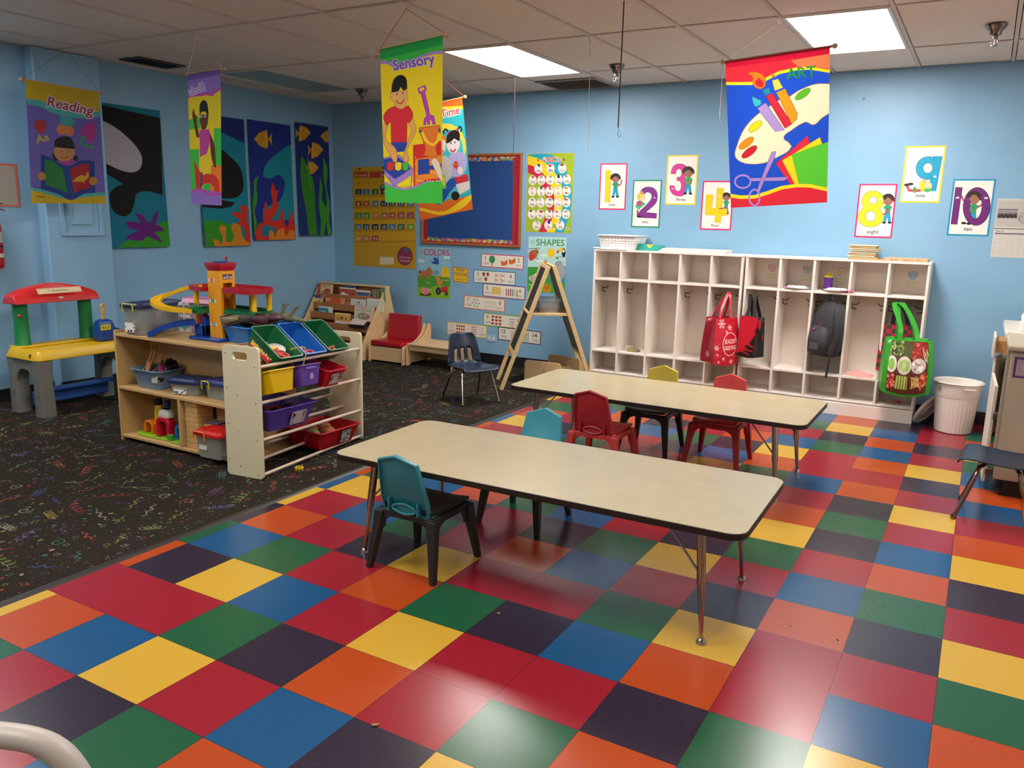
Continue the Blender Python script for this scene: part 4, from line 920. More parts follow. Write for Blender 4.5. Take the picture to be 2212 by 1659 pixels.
tt=Matrix.Translation((-2.225,1.99,.719))@Matrix.Rotation(.14,4,'Z')
bits('loose_toy','toys inside the clear box on the wooden shelf top','toy',tt,.035,.12,['#d89a2c','#b8402e','#2f6aa0','#d8b83c','#7a3a3a'],12,.026,8,.005,'toys in the blue lidded box')
# toy dollhouse
t=thing('dollhouse','lavender toy dollhouse with a pink roof behind the toy garage','dollhouse',(-2.0,2.20,SZ+.001),.18); LV=mat('#b8aed0',.4); 
m=MB(); m.bb(-.11,.11,-.06,.06,0,.19); obj('house_body',m,LV,t,bev=.006)
m=MB(); m.prism([(-.07,.19),(.07,.19),(.05,.225),(-.05,.225)],-.12,.12,ax='x'); obj('roof',m,mat('#c56aa0',.35),t,bev=.006)
for dx in (-.115,-.066):
    m=MB(); m.prism([(-.023,0),(.023,0),(.023,.16)]+[(.023*math.cos(k*PI/8),.175+.023*math.sin(k*PI/8)) for k in range(9)]+[(-.023,.16)],-.075,-.06,ax='y'); obj('arched_panel',m,mat('#d9d5da',.4),t,(dx,0,0),bev=.002)
    for z in (.03,.075,.12,.155):
        for ss in (-.009,.009): m=MB(); m.bb(ss-.006,ss+.006,-.077,-.075,z,z+.022); obj('window',m,mat('#6f7080',.3),t,(dx,0,0))
m=MB(); m.prism([(.022*math.cos(k*PI/5),.022*1.5*math.sin(k*PI/5)) for k in range(10)],-.066,-.062,ax='y'); obj('door',m,mat('#3fae8a',.4),t,(-.09,-.014,.05))
m=MB(); m.tube([(.05+.024*math.cos(k*PI/8),-.064,.055+.024*math.sin(k*PI/8)) for k in range(16)],.004,closed=True,n=6); obj('round_window',m,mat('#8a80a8',.3),t)
# ================= toy parking garage =================
t=thing('toy_garage','toy parking garage with yellow tower, red and green decks and blue base','toy garage',(-1.66,2.04,SZ+.001))
YL=mat('#e09a10',.35); YL2=mat('#e0b414',.35); RG=mat('#a3152a',.28); GG=mat('#0f6a3c',.3); BG_=mat('#1743a0',.3)
m=MB(); m.bb(-.16,.115,-.105,.16,0,.020); m.bb(-.16,-.06,-.06,.14,.02,.09); m.prism([(-.09,.02),(-.06,.02),(-.06,.15),(-.09,.12)],-.06,-.02,ax='y'); obj('base',m,BG_,t,bev=.006)
m=MB(); w_=.0555; TX=.036
m.bb(-w_,w_,-w_,-w_+.008,.020,.432); m.bb(-w_,w_,w_-.008,w_,.020,.432); m.bb(-w_+.0006,-w_+.008,-w_+.008,w_-.008,.020,.43)
m.bb(w_-.008,w_-.0006,-w_+.0081,-w_+.020,.021,.355); m.bb(w_-.008,w_-.0006,w_-.020,w_-.0081,.021,.355); m.bb(w_-.0082,w_-.0006,-w_+.0081,w_-.0081,.355,.431)
for z in np.arange(.05,.41,.030): m.bb(-w_+.004,w_-.004,-w_-.0012,-w_,z,z+.0015)
tw=obj('tower',m,YL,t,(TX,0,0))
m=MB(); m.bb(-w_+.009,w_-.045,-w_+.009,w_-.009,.02,.40); obj('lift_shaft',m,mat('#d87808',.4),t,(TX,0,0))
m=MB(); m.loft([[(x,y,z) for x,y in rrect(s,s,.014)] for z,s in ((.430,.116),(.436,.120),(.463,.140),(.476,.138),(.476,.120),(.470,.11))]); cp=obj('tower_cap',m,RG,t,(TX,0,0))
m=MB(); m.lathe([(.042,.470),(.042,.482),(.028,.482)],n=24); obj('turntable',m,BG_,cp)
m=MB(); m.cyl((.03,.02,.47),(.03,.02,.505),.006); m.sph((.03,.02,.507),.009,n=10,k=6); obj('knob',m,RG,cp)
a=Art([(0,0),(100,0),(100,40),(0,40)],.072,.03,rough=.4); a.bg('#3a4468'); a.ell(18,27,11,8,'#d8c87a'); a.ell(50,22,13,13,'#b8a8a0'); a.ell(56,12,9,8,'#d03a3a'); a.ell(84,27,12,8,'#c9ccd4'); a.rect(8,32,92,36,'#a0a4a8')
a.build('car_sign',lambda u,v,n:(n,u,v),tw,loc=(w_+.0012,-.036,.378))
for z,c,s in ((.36,'#c02c2c','2'),(.235,'#2a8a48','1'),(.09,'#5a6a8a','')) :
    a=Art([(0,0),(100,0),(100,40),(0,40)],.055,.02,rough=.4); a.bg('#e8e2d4'); a.rect(24,0,76,40,c); (a.txt(s,40,34,60,34,26,'#f2efe6') if s else a.ell(50,22,16,9,'#e8e4dc')); a.ell(12,20,6,6,c); a.ell(88,20,6,6,c); a.build('level_sign',flat,tw,loc=(-.045,-w_-.0014,z))
def deck(z,mt,pts,hole=True):
    P=[tuple(p)[:2] for p in cr([(x,y,0) for x,y in pts],4)]; m=MB(); m.prism(P,z,z+.010); Q=[(x*.97,y*.97) for x,y in P]; m.frame(P,Q,z+.008,z+.030,ax='z'); return m
obj('upper_deck',deck(.300,RG,[(-.205,-.045),(-.12,-.075),(-.062,-.09),(-.03,-.09),(-.03,.07),(.098,.07),(.098,-.03),(.13,-.06),(.30,-.06),(.335,.0),(.33,.14),(.2,.20),(-.1,.19),(-.2,.10)]),RG,t)
obj('lower_deck',deck(.165,GG,[(-.13,-.09),(-.03,-.10),(-.03,.07),(.098,.07),(.098,-.03),(.13,-.05),(.31,-.05),(.335,.0),(.33,.13),(.2,.19),(-.1,.18),(-.14,.05)]),GG,t)
for x,y,z0,z1 in ((-.150,-.04,.02,.305),(-.10,.15,.02,.305),(.14,.14,.0,.305),(.29,.02,.0,.305),(.29,.14,0,.305)):
    m=MB(); m.cyl((x,y,z0),(x,y,z1),.016,n=16); obj('pillar',m,YL2,t)
def ramp(pts,w_,mt,nm,lh=.014):
    P=cr([Vector(p) for p in pts],5,False); m=MB(); R=[]
    for i,p in enumerate(P):
        d=(P[min(i+1,len(P)-1)]-P[max(i-1,0)]); d.z=0; d.normalize(); n_=Vector((-d.y,d.x,0)); 
        R.append([p+n_*a_+Vector((0,0,b_)) for a_,b_ in ((-w_/2,lh),(-w_/2,-.010),(w_/2,-.010),(w_/2,lh),(w_/2-.004,lh),(w_/2-.004,-.002),(-w_/2+.004,-.002),(-w_/2+.004,lh))])
    m.loft(R); return obj(nm,m,mt,t)
ramp([(-.17,-.0,.315),(-.26,-.02,.300),(-.345,-.06,.268),(-.385,-.125,.240),(-.35,-.185,.215),(-.26,-.20,.195),(-.17,-.165,.182),(-.10,-.11,.178)],.06,YL2,'curved_ramp')
ramp([(-.12,-.06,.095),(-.20,-.10,.090),(-.30,-.16,.062),(-.37,-.19,.022),(-.39,-.195,.012)],.068,BG_,'exit_ramp',.024)
m=MB(); m.lathe([(.028,.176),(.040,.180),(.042,.20),(.036,.204)],n=20,c=(-.10,-.09,0)); m.lathe([(.012,.20),(.010,.216),(.004,.226)],n=10,c=(-.10,-.09,0)); obj('fuel_station',m,GG,t)
m=MB(); m.bb(-.125,-.075,-.055,-.02,.09,.16); obj('ticket_booth',m,RG,t,bev=.003)
# ---- blue bin of dress-up shoes ----
def slope(x,y,z,rx,ry,rz): return (rx,ry,rz)
t=tub('toy_bin','bright blue bin heaped with dress-up shoes on top of the storage shelf',.235,.365,.108,(-1.425,2.145,SZ+.001),-.03,'#1272c8',wt=.86,rim=.012)
def shoe(x,y,z,rx,ry,rz,L,col,label,buckle=False,hollow='#1c1512'):
    t=thing('dress_up_shoe',label,'shoe',(x+.018,y-.005,z+.008),rot=(rx,ry,rz)); t.scale=(1.0,1.2,1.2); m=MB(); R=[]
    for k,w_,h0,h in ((0,.012,.0,.055),(.06,.024,0,.062),(.25,.026,0,.056),(.5,.028,0,.040),(.75,.033,0,.034),(.93,.022,0,.020),(1,.006,0,.010)):
        R.append([(L*(k-.5),w_*math.cos(a_),.5*h+.5*h*math.sin(a_)) for a_ in [2*PI*i/14 for i in range(14)]])
    m.loft(R); obj('upper',m,mat(col,.55,0,.08,40,.1),t,smooth=70)
    m=MB(); m.prism([(L*(k-.5),w_) for k,w_ in ((0,-.013),(.25,-.027),(.75,-.034),(1,-.006),(1,.006),(.75,.034),(.25,.027),(0,.013))],-.005,.004); obj('sole',m,mat('#2a2018',.6),t,bev=.002)
    m=MB(); m.prism(rrect(L*.42,.034,.016),0,.003); obj('opening',m,mat(hollow,.9),t,(-L*.26,0,.051),rot=(0,.10,0))
    if buckle: m=MB(); m.tube([(.015*math.cos(q*PI/4),.020*math.sin(q*PI/4),0) for q in range(8)],.003,closed=True,n=6); obj('buckle',m,mat('#d8d0c8',.2,.9),t,(L*.12,-.012,.042),rot=(.4,.2,0))
shoe(-1.475,1.99,.835,.2,-.35,.15,.16,'#7a6a50','olive suede shoe at the left end of the blue bin',hollow='#4a3018')
shoe(-1.435,2.045,.85,1.25,.1,1.9,.17,'#3a3026','dark brown shoe standing on its side in the blue bin')
shoe(-1.37,2.03,.845,.1,-.30,-2.7,.17,'#4a2434','maroon shoe with a silver buckle in the middle of the blue bin',True)
shoe(-1.33,2.12,.845,.3,-.2,.9,.16,'#40202e','second maroon shoe farther back in the blue bin')
shoe(-1.50,2.10,.83,-.5,-.2,2.5,.15,'#6e5a40','brown shoe at the back left of the blue bin')
t=thing('toy_dinosaur','grey green toy dinosaur lying in the blue bin with its legs in the air','toy animal',(-1.31,2.25,.868),rot=(2.9,.2,.5)); m=MB()
m.loft([[(x,w_*math.cos(a_),w_*math.sin(a_)*.9) for a_ in [2*PI*i/12 for i in range(12)]] for x,w_ in ((-.12,.004),(-.08,.012),(-.03,.028),(.03,.030),(.06,.018),(.09,.016),(.115,.012),(.13,.004))])
for x,y,dx in ((-.02,.02,.02),(-.02,-.02,-.02),(.035,.022,.03),(.035,-.022,.01)): m.tube([(x,y,-.01),(x+dx*.5,y*1.6,-.05),(x+dx,y*1.7,-.075),(x+dx+.015,y*1.7,-.08)],[.011,.008,.007,.006],n=8)
obj('body',m,mat('#6a6a52',.6,0,.15,50),t,smooth=70)
# ---- middle shelf ----
t=tub('dish_tub','slate blue dish tub of dolls on the middle shelf',.275,.215,.125,(-2.165,1.955,.371),.02,'#647f98',wt=.80,rr=.035,rim=.010)
m=MB(); m.box((0,0,0),(.055,.001,.05)); obj('label',m,mat('#a8b09c',.6),t,(.095,-.1005,.075),rot=(-.12,0,0))
def doll(x,y,z,rx,ry,rz,sk,dr,hair,label):
    t=thing('doll',label,'doll',(x,y,z),rot=(rx,ry,rz)); m=MB(); SK=mat(sk,.4)
    m.loft([[(w_*math.cos(a_),d_*math.sin(a_),z_) for a_ in [2*PI*i/12 for i in range(12)]] for z_,w_,d_ in ((-.02,.014,.012),(0,.019,.014),(.03,.013,.010),(.055,.020,.013),(.07,.016,.010),(.076,.006,.006),(.09,.006,.006))])
    m.sph((0,0,.105),(.017,.018,.022),n=12,k=8)
    for s in (-1,1):
        m.tube([(s*.010,0,-.01),(s*.014,-.012,-.075),(s*.012,.0,-.135),(s*.012,-.014,-.145)],[.013,.009,.005,.004],n=8); m.tube([(s*.02,0,.065),(s*.036,-.006,.03),(s*.040,-.03,.0),(s*.041,-.036,-.006)],[.006,.005,.004,.004],n=6)
    obj('body',m,SK,t,smooth=70)
    if dr: m=MB(); m.loft([[(w_*math.cos(a_),d_*math.sin(a_),z_) for a_ in [2*PI*i/12 for i in range(12)]] for z_,w_,d_ in ((-.04,.030,.026),(-.01,.024,.02),(.03,.015,.012),(.06,.022,.015))]); obj('dress',m,mat(dr,.5,0,.3,200),t,smooth=70)
    if hair:
        m=MB(); R=random.Random(2)
        for i in range(26): q=R.uniform(0,6.28); p=R.uniform(-.4,1.3); m.sph((.016*math.cos(q)*math.cos(p)*1.4,.018*math.sin(q)*math.cos(p)*1.2+.006,.108+.022*math.sin(p)),R.uniform(.008,.013),n=8,k=5)
        obj('hair',m,mat(hair,.8,bump=.4,scale=300),t,smooth=70)
doll(-2.235,1.94,.50,2.75,.1,.3,'#c08858',None,None,'bare-legged doll upside down at the left of the slate blue tub')
doll(-2.14,1.965,.478,1.9,.35,.9,'#7a4a30','#a83a6a','#120d0c','doll in a pink dress with black hair lying in the slate blue tub')
t=thing('doll_hair','large bushy black doll hair at the right of the slate blue tub','doll',(-2.075,1.985,.515)); m=MB(); R_=random.Random(6)
for i in range(46): q=R_.uniform(0,6.28); p=R_.uniform(-1.3,1.3); m.sph((.040*math.cos(q)*math.cos(p),.034*math.sin(q)*math.cos(p),.034*math.sin(p)),R_.uniform(.009,.016),n=8,k=5)
obj('hair',m,mat('#120d0b',.85,bump=.5,scale=300),t,smooth=70)
m=MB(); m.sph((.0,-.03,-.02),(.018,.016,.022),n=10,k=6); obj('face',m,mat('#6a3e28',.5),t,smooth=70)
t=tub('storage_box','clear box with a dark blue lid and a toy label on the middle shelf',.225,.16,.085,(-1.825,1.945,.371),.20,'#b8c0c0',alpha=.38,wt=.88,lidc='#1f2f5c')
a=Art([(0,0),(100,0),(100,80),(0,80)],.10,.075,rough=.5); a.bg('#e9e4de')
for x,c in ((6,'#2b3a8a'),(24,'#c03434'),(40,'#e0a42c'),(58,'#2f9a50'),(74,'#c03a4a'),(92,'#2b6a3a')): a.ell(x,6,9,8,c)
for x,y,c in ((6,22,'#b83a5a'),(92,24,'#e0c44a'),(10,70,'#2a5a50'),(28,70,'#2f3f9a'),(94,72,'#e0b44a')): a.ell(x,y,8,9,c)
a.poly([(44,78),(84,52),(80,46),(98,44),(92,62),(88,56),(52,80)],'#3a4aa0'); a.line([(30,36),(72,36)],1.5,'#d8b8a0'); a.line([(34,46),(66,46)],1.5,'#d8b8a0'); a.build('label',flat,t,loc=(-.082,-.0765,.006),rot=(-.09,0,0))
latch(t,.06,.124,.02,.085,PI/2)
tt=Matrix.Translation((-1.825,1.945,.371))@Matrix.Rotation(.20,4,'Z')
bits('loose_toy','toys inside the clear labelled box on the middle shelf','toy',tt,.07,.045,['#3a9a5a','#d0a040','#c8b870','#5a7ab0'],12,.018,11,.004,'toys in the smaller clear box')
t=tub('storage_box','clear box with a dark blue lid half hidden behind the white rack panel',.20,.16,.10,(-1.555,1.975,.371),.05,'#b8c0c0',alpha=.38,wt=.88,lidc='#2a3a78'); latch(t,.06,-.06,-.10,.10,0)
# ---- bottom shelf: arches, blocks, red lidded box ----
t=thing('toy_arch_set','colourful plastic arch playset on a lime base on the bottom shelf','toy',(-2.105,1.93,.048),.03)
m=MB(); m.prism([tuple(p)[:2] for p in cr([(-.20,-.055,0),(-.06,-.075,0),(.08,-.07,0),(.24,-.085,0),(.25,.03,0),(.1,.07,0),(-.1,.06,0),(-.21,.03,0)],4)],0,.012); obj('base',m,mat('#86b81c',.4),t,bev=.003)
def archm(w_,h,d,th): return [(-w_/2,0),(-w_/2+th,0),(-w_/2+th,h-th-.012),(-w_/2+th+.012,h-th),(w_/2-th-.012,h-th),(w_/2-th,h-th-.012),(w_/2-th,0),(w_/2,0),(w_/2,h-.03),(w_/2-.02,h-.006),(w_/2-.04,h),(-w_/2+.04,h),(-w_/2+.02,h-.006),(-w_/2,h-.03)]
for x,w_,h,y,c,nm in ((-.115,.09,.09,-.005,'#e07818','orange_arch'),(-.02+.02,.0,.0,0,'','') ,(.055,.125,.135,-.03,'#c4162e','red_arch'),(.185,.07,.105,-.01,'#1678b8','blue_arch')):
    if not nm: continue
    m=MB(); m.prism(archm(w_,h,.06,.020 if w_<.1 else .028),y-.03,y+.03,ax='y'); obj(nm,m,mat(c,.3),t,(x,0,.012),bev=.005)
m=MB(); m.loft([[(x*.030*s,y*.026*s,z) for x,y in [(math.cos(q*PI/8),math.sin(q*PI/8)) for q in range(16)]] for z,s in ((.10,.95),(.12,1.08),(.17,.98),(.20,.8),(.215,.45))]); m.bb(-.028,.028,-.02,.02,.012,.10); obj('yellow_tower',m,mat('#e4c21c',.3),t,(-.055,.01,0),smooth=50)
m=MB(); m.lathe([(.024,.205),(.028,.215),(.026,.24),(.012,.246)],n=16); obj('dark_cap',m,mat('#1c1816',.5),t,(-.055,.01,0))
m=MB(); m.loft([[(x,y,z) for x,y in rrect(a_,b_,.03)] for z,a_,b_ in ((.145,.115,.062),(.165,.118,.066),(.185,.10,.055),(.196,.06,.03))]); obj('white_dome',m,mat('#d9d6d0',.3),t,(.055,-.02,0),smooth=60)
m=MB(); m.cyl((.0,.035,.012),(.0,.035,.235),.020,n=16); obj('blue_chimney',m,mat('#1c4a8a',.4),t,(.0,0,0))
m=MB(); m.box((0,0,.018),(.035,.03,.035)); obj('green_block',m,mat('#3c9a3c',.4),t,(.145,-.07,.012),bev=.003)
BK1=mat('#cda469',.5,0,.05,30)
def block(x,y,z,w_,d_,h,lab,rz=0):
    m=MB(); m.box((0,0,h/2),(w_,d_,h)); o=obj('wooden_block',m,BK1,loc=(x,y,z),rz=rz,bev=.0025); tag(o,lab,'block','wooden blocks on the bottom shelf')
for i in range(9): block(-1.725+random.uniform(-.002,.002),1.905,.048+i*.0328,.115,.12,.032,f'wooden block {["at the foot","second up","third up","fourth up","fifth up","in the upper middle","third from the top","second from the top","at the top"][i]} of the tall left block stack',random.uniform(-.02,.02))
for i in range(5): block(-1.60+random.uniform(-.002,.002),1.93,.048+i*.0328,.11,.10,.032,f'wooden block {["at the foot","second up","in the middle","fourth up","at the top"][i]} of the short stack behind the red lidded box',random.uniform(-.02,.02))
for i in range(9): block(-1.585,2.025,.048+i*.0328,.15,.085,.032,'wooden block in the rear stack on the bottom shelf')
m=MB(); m.box((0,0,.004),(.105,.08,.008)); o=obj('booklet',m,mat('#5a5a9a',.5),loc=(-1.60,1.93,.2135),rz=.1); tag(o,'blue striped booklet lying on the short block stack','booklet')
a=Art([(0,0),(100,0),(100,80),(0,80)],.10,.076); a.bg('#c9b8a0'); [a.poly([(6+k*20,76),(18+k*20,76),(30+k*20,6),(18+k*20,6)],'#303a78') for k in range(4)]; a.build('cover_picture',lambda u,v,n:(u-.05,v-.038,n+.0092),o)
t=tub('storage_box','clear box with a red lid and orange latch at the front of the bottom shelf',.215,.155,.150,(-1.475,1.825,.048),.03,'#b6bab6',alpha=.42,wt=.86,lidc='#c8201c')
latch(t,.09,-.045,-.092,.150,0,'#e88a18'); m=MB(); m.box((0,0,0),(.065,.001,.028)); obj('label',m,mat('#d5dccb',.6),t,(-.04,-.0745,.065),rot=(-.07,0,0))
tt=Matrix.Translation((-1.475,1.825,.048))@Matrix.Rotation(.03,4,'Z')
bits('loose_toy','toys inside the red lidded box','toy',tt,.06,.04,['#d8b03c','#5a7ab0','#c8a860','#6aa070'],14,.024,13,.004,'toys in the red lidded box')
# ================= white bin rack =================
RZ=math.radians(6.4); RO=Vector((-1.0,1.745,0)); CRM=mat('#d6cfb0',.45,0,.02,6); DW=mat('#cbb8a4',.45,0,.05,20)
t=thing('bin_rack','cream toy bin rack with two end panels and dowels','rack',RO,RZ)
def endp(y,hh):
    m=MB(); o=rrect(.258,hh-.005,.022,5,-.129,hh/2+.0025); m_=[]
    # panel with a rounded hand hole near the top
    hole=rrect(.105,.044,.021,5,-.133,hh-.057)
    V=[(x,y,z) for x,z in o]+[(x,y,z) for x,z in hole]; n=len(o)
    m.frame([(x,z) for x,z in o],[(x,z) for x,z in hole],y-.009,y+.009,ax='y'); return m
for y,hh in ((0,.767),(.99,.735)):
    m=endp(y,hh); obj('end_panel',m,CRM,t,bev=.002)
m=MB()
for x,z in ((-.03,.655),(-.03,.45),(-.03,.235),(-.03,.03),(-.16,.69),(-.16,.485),(-.16,.27),(-.16,.065),(-.235,.72),(-.235,.52),(-.235,.31),(-.235,.10)): m.cyl((x-.0,-.0095,z),(x,-.0102,z),.0035,n=8)
obj('screw_heads',m,mat('#4a463e',.5,.5),t)
for x,z in ((-.012,.655),(-.012,.45),(-.012,.235),(-.012,.030),(-.15,.66),(-.15,.46),(-.15,.25),(-.13,.075),(-.245,.735),(-.245,.53),(-.245,.32),(-.245,.12)):
    m=MB(); m.tube([(x,.009,z),(x,.981,z-.028 if z>.1 else z)],.0095,n=12); obj('dowel',m,DW,t)
RM=Matrix.Translation(RO)@Matrix.Rotation(RZ,4,'Z')
def rbin(a,b,z,tilt,w,l,h,col,label,name='toy_bin',yaw=0,**k):
    """bin whose rim centre is at rack coords (a,b,z); l runs front to back"""
    M=RM@Matrix.Translation((a,b,z))@Matrix.Rotation(-.045,4,'X')@Matrix.Rotation(yaw,4,'Z')@Matrix.Rotation(tilt,4,'Y')@Matrix.Translation((0,0,-h))
    t=tub(name,label,l,w,h,M.to_translation(),0,col,cat='bin',rot=M.to_euler(),rim=.008,wt=.80,rr=.016,**k); return t,M
GB='#0d5e36'; 
t,M=rbin(-.098,.275,.762,.66,.205,.265,.125,GB,'dark green bin with a yellow picture label, left on the top row of the rack')
a=Art([(0,0),(100,0),(100,45),(0,45)],.17,.075,rough=.4); a.bg('#d8b820'); a.poly([(0,45),(0,40),(100,26),(100,45)],'#c0301c')
for k in range(4): a.ell(14+24*k,20,8,11,'#5a3a5a'); a.ell(14+24*k,16,5,6,'#a8705a'); a.rect(10+24*k,24,18+24*k,34,'#d8a0b0')
a.build('label',flat,t,loc=(-.085,-.0985,.030),rot=(-.14,0,0))
Mg=M
t,M=rbin(-.098,.505,.755,.66,.205,.265,.125,'#0d5cb4','blue bin in the middle of the top row of the rack'); Mb=M
t,M=rbin(-.098,.742,.745,.66,.205,.265,.125,GB,'dark green bin at the right of the top row of the rack'); Mr=M
def lay(M,p): return M@Vector(p)
# white paper plates and red cut-outs in the left green bin
p=lay(Mg,(.0,.02,.050)); t=thing('white_plate','round white plate inside the left green bin','plate',p,rot=(.25,.25,0)); m=MB(); m.lathe([(.001,.02),(.05,.018),(.068,.004),(.07,0),(.066,-.001),(.05,.012),(.001,.014)],n=30,cap=False); obj('dish',m,mat('#d5cdbf',.5),t,smooth=60)
p=lay(Mg,(.035,-.02,.075)); t=thing('yellow_mask','yellow paper cut-out under the red one in the left green bin','craft',p,rot=(.1,.55,.3)); m=MB(); m.prism([tuple(q)[:2] for q in cr([(-.06,-.03,0),(0,-.05,0),(.05,-.02,0),(.03,.03,0),(-.03,.04,0)],4)],0,.002); obj('sheet',m,mat('#e0bc2c',.5),t)
p=lay(Mg,(.065,.0,.085)); t=thing('red_cut_out','red foam cut-out with yellow cord hanging out of the left green bin','craft',p,rot=(.05,.50,.4)); m=MB(); m.prism([tuple(q)[:2] for q in cr([(-.06,-.035,0),(-.03,-.015,0),(.0,-.05,0),(.03,-.035,0),(.07,-.04,0),(.05,.01,0),(.03,.045,0),(-.01,.03,0),(-.05,.035,0),(-.045,.0,0)],4)],0,.004); obj('shape',m,mat('#c02a24',.5),t)
m=MB(); m.tube(cr([Vector((-.02,.0,.006)),Vector((0,.015,.014)),Vector((.02,.0,.010)),Vector((.035,.005,.006))],4,False),.0025,n=6); obj('dark_cord',m,mat('#4a1c1c',.6),t)
q0=RM@Vector((-.03,.30,.715)); q1=RM@Vector((.028,.355,.695))
m=MB(); m.tube(cr([q0,q0+Vector((.03,.03,.008)),q1+Vector((0,0,.03)),q1+Vector((.012,0,-.01)),q1+Vector((0,-.005,-.06)),q1+Vector((-.015,-.01,-.11)),q1+Vector((-.010,-.012,-.15))],6,False),.0032,n=6); tag(obj('yarn',m,mat('#cfb03a',.6)),'yellow cord dangling over the front of the left green bin','cord')
bits('small_toy','toys in the middle blue bin of the rack','toy',Mb@Matrix.Translation((.075,0,0)),.028,.06,['#b8402e','#c23a6a','#4a9a3a','#c8704a','#d8b03c'],10,.024,21,.04,'toys in the middle blue bin')
bits('small_toy','toys in the right green bin of the rack','toy',Mr@Matrix.Translation((.08,0,0)),.026,.06,['#d4c02c','#d4c02c','#c02a2c','#2f5a9a','#d4c02c'],12,.020,22,.04,'toys in the right green bin')
t,M=rbin(-.070,.155,.603,-.27,.215,.20,.130,'#d9b400','yellow bin at the left of the second row of the rack',yaw=.0)
t,M=rbin(-.070,.410,.596,-.22,.200,.20,.125,'#5a3d98','purple scoop front bin in the middle of the second row'); m=MB(); m.box((0,0,0),(.014,.10,.018)); obj('grip_ledge',m,mat('#6a4ca8',.35),t,(.098,0,.100),bev=.004)
a=Art([(0,0),(100,0),(100,100),(0,100)],.035,.035); a.bg('#8f7ac0'); a.line([(16,20),(84,20),(84,70),(40,82),(16,60)],10,'#c9c0dc'); a.line([(40,84),(46,40)],10,'#c9c0dc'); a.build('emblem',lambda u,v,n:(n,u,v),t,loc=(.0905,-.018,.035),rot=(0,.20,0))
t,M=rbin(-.070,.660,.572,.22,.205,.24,.120,'#b81228','red bin at the right of the second row of the rack')
a=Art([(0,0),(100,0),(100,80),(0,80)],.11,.075); a.bg('#a89f98')
for i in range(16): a.ell(random.choice([random.uniform(0,20),random.uniform(60,98)]),random.uniform(2,70),random.uniform(4,10),random.uniform(4,9),random.choice(['#2a3a30','#3a4a40','#26282c','#a83040','#3a3f48']))
a.rect(26,34,68,74,'#b8aea4'); a.build('label',lambda u,v,n:(n,u,v),t,loc=(.108,-.055,.02),rot=(0,.20,0))
bits('pink_toy','toys in the red bin of the second rack row','toy',M,.07,.05,['#c02a5a','#b8264a'],4,.035,31,.03,'pink toys in the red bin')
t,M=rbin(-.130,.270,.395,.07,.435,.28,.135,'#4a3290','large purple bin with a paper label on the third row of the rack')
a=Art([(0,0),(100,0),(100,70),(0,70)],.135,.085); a.bg('#b0a4b0'); a.ell(22,22,9,7,'#23242c')
for x in (12,84):
    a.ell(x,12,8,5,'#26304a'); a.ell(x,24,5,6,'#2a3a5a'); a.line([(x-10,30),(x+10,30)],4,'#26304a'); a.line([(x,28),(x,46)],5,'#26304a'); a.line([(x-7,66),(x,46),(x+7,66)],4,'#26304a')
a.txt('M',34,34,46,34,20,'#b89a6a'); a.txt('A',50,34,62,34,20,'#b89a6a'); a.build('label',lambda u,v,n:(n,u,v),t,loc=(.129,-.02,.018),rot=(0,.24,0))
bits('small_toy','toys in the large purple bin of the rack','toy',M,.09,.15,['#8a1c2c','#241a30','#2a2040','#7a2438','#1c1824'],20,.030,41,.045,'toys in the large purple bin')
t,M=rbin(-.115,.705,.160,.05,.42,.30,.120,'#a80f20','large red bin of food toys on the bottom row of the rack')
a=Art([(0,0),(100,0),(100,80),(0,80)],.10,.085); a.bg('#9a9a98')
for i in range(30): a.ell(random.uniform(2,98),random.uniform(2,78),random.uniform(4,11),random.uniform(4,9),random.choice(['#2a3a34','#2f7a74','#3a4a48','#a83048','#4a6a50','#bfb8b4','#30343a']))
a.build('label',lambda u,v,n:(n,u,v),t,loc=(.137,.0,.018),rot=(0,.24,0))
for (x,y,r,c,lb) in ((.0,-.10,.05,'#6f8a3a','green and tan toy fruit at the left of the large red bin'),(.02,.02,.06,'#9a5a34','brown round toy food in the middle of the large red bin'),(-.06,.10,.05,'#b07a4a','tan round toy food at the right of the large red bin'),(-.07,-.02,.05,'#8a4a30','dark brown toy food at the back of the large red bin')):
    m=MB(); m.sph((0,0,0),(r,r*.85,r*.6),n=18,k=10); o=obj('toy_food',m,mat(c,.55,0,.1,30),loc=M@Vector((x,y,.075)),smooth=80); tag(o,lb,'toy food')
t=thing('yellow_ring_toy','small yellow ring toy on little legs lying on the carpet beside the rack','toy',(-.965,1.985,CZ)); m=MB(); m.frame([(.026*math.cos(q*PI/10),.026*math.sin(q*PI/10)) for q in range(20)],[(.016*math.cos(q*PI/10),.016*math.sin(q*PI/10)) for q in range(20)],.014,.022,ax='z')
for q in range(8): m.box((.022*math.cos(q*PI/4),.022*math.sin(q*PI/4),.007),(.006,.006,.014),rz=q*PI/4)
obj('ring',m,mat('#d8b81c',.4),t,bev=.001)
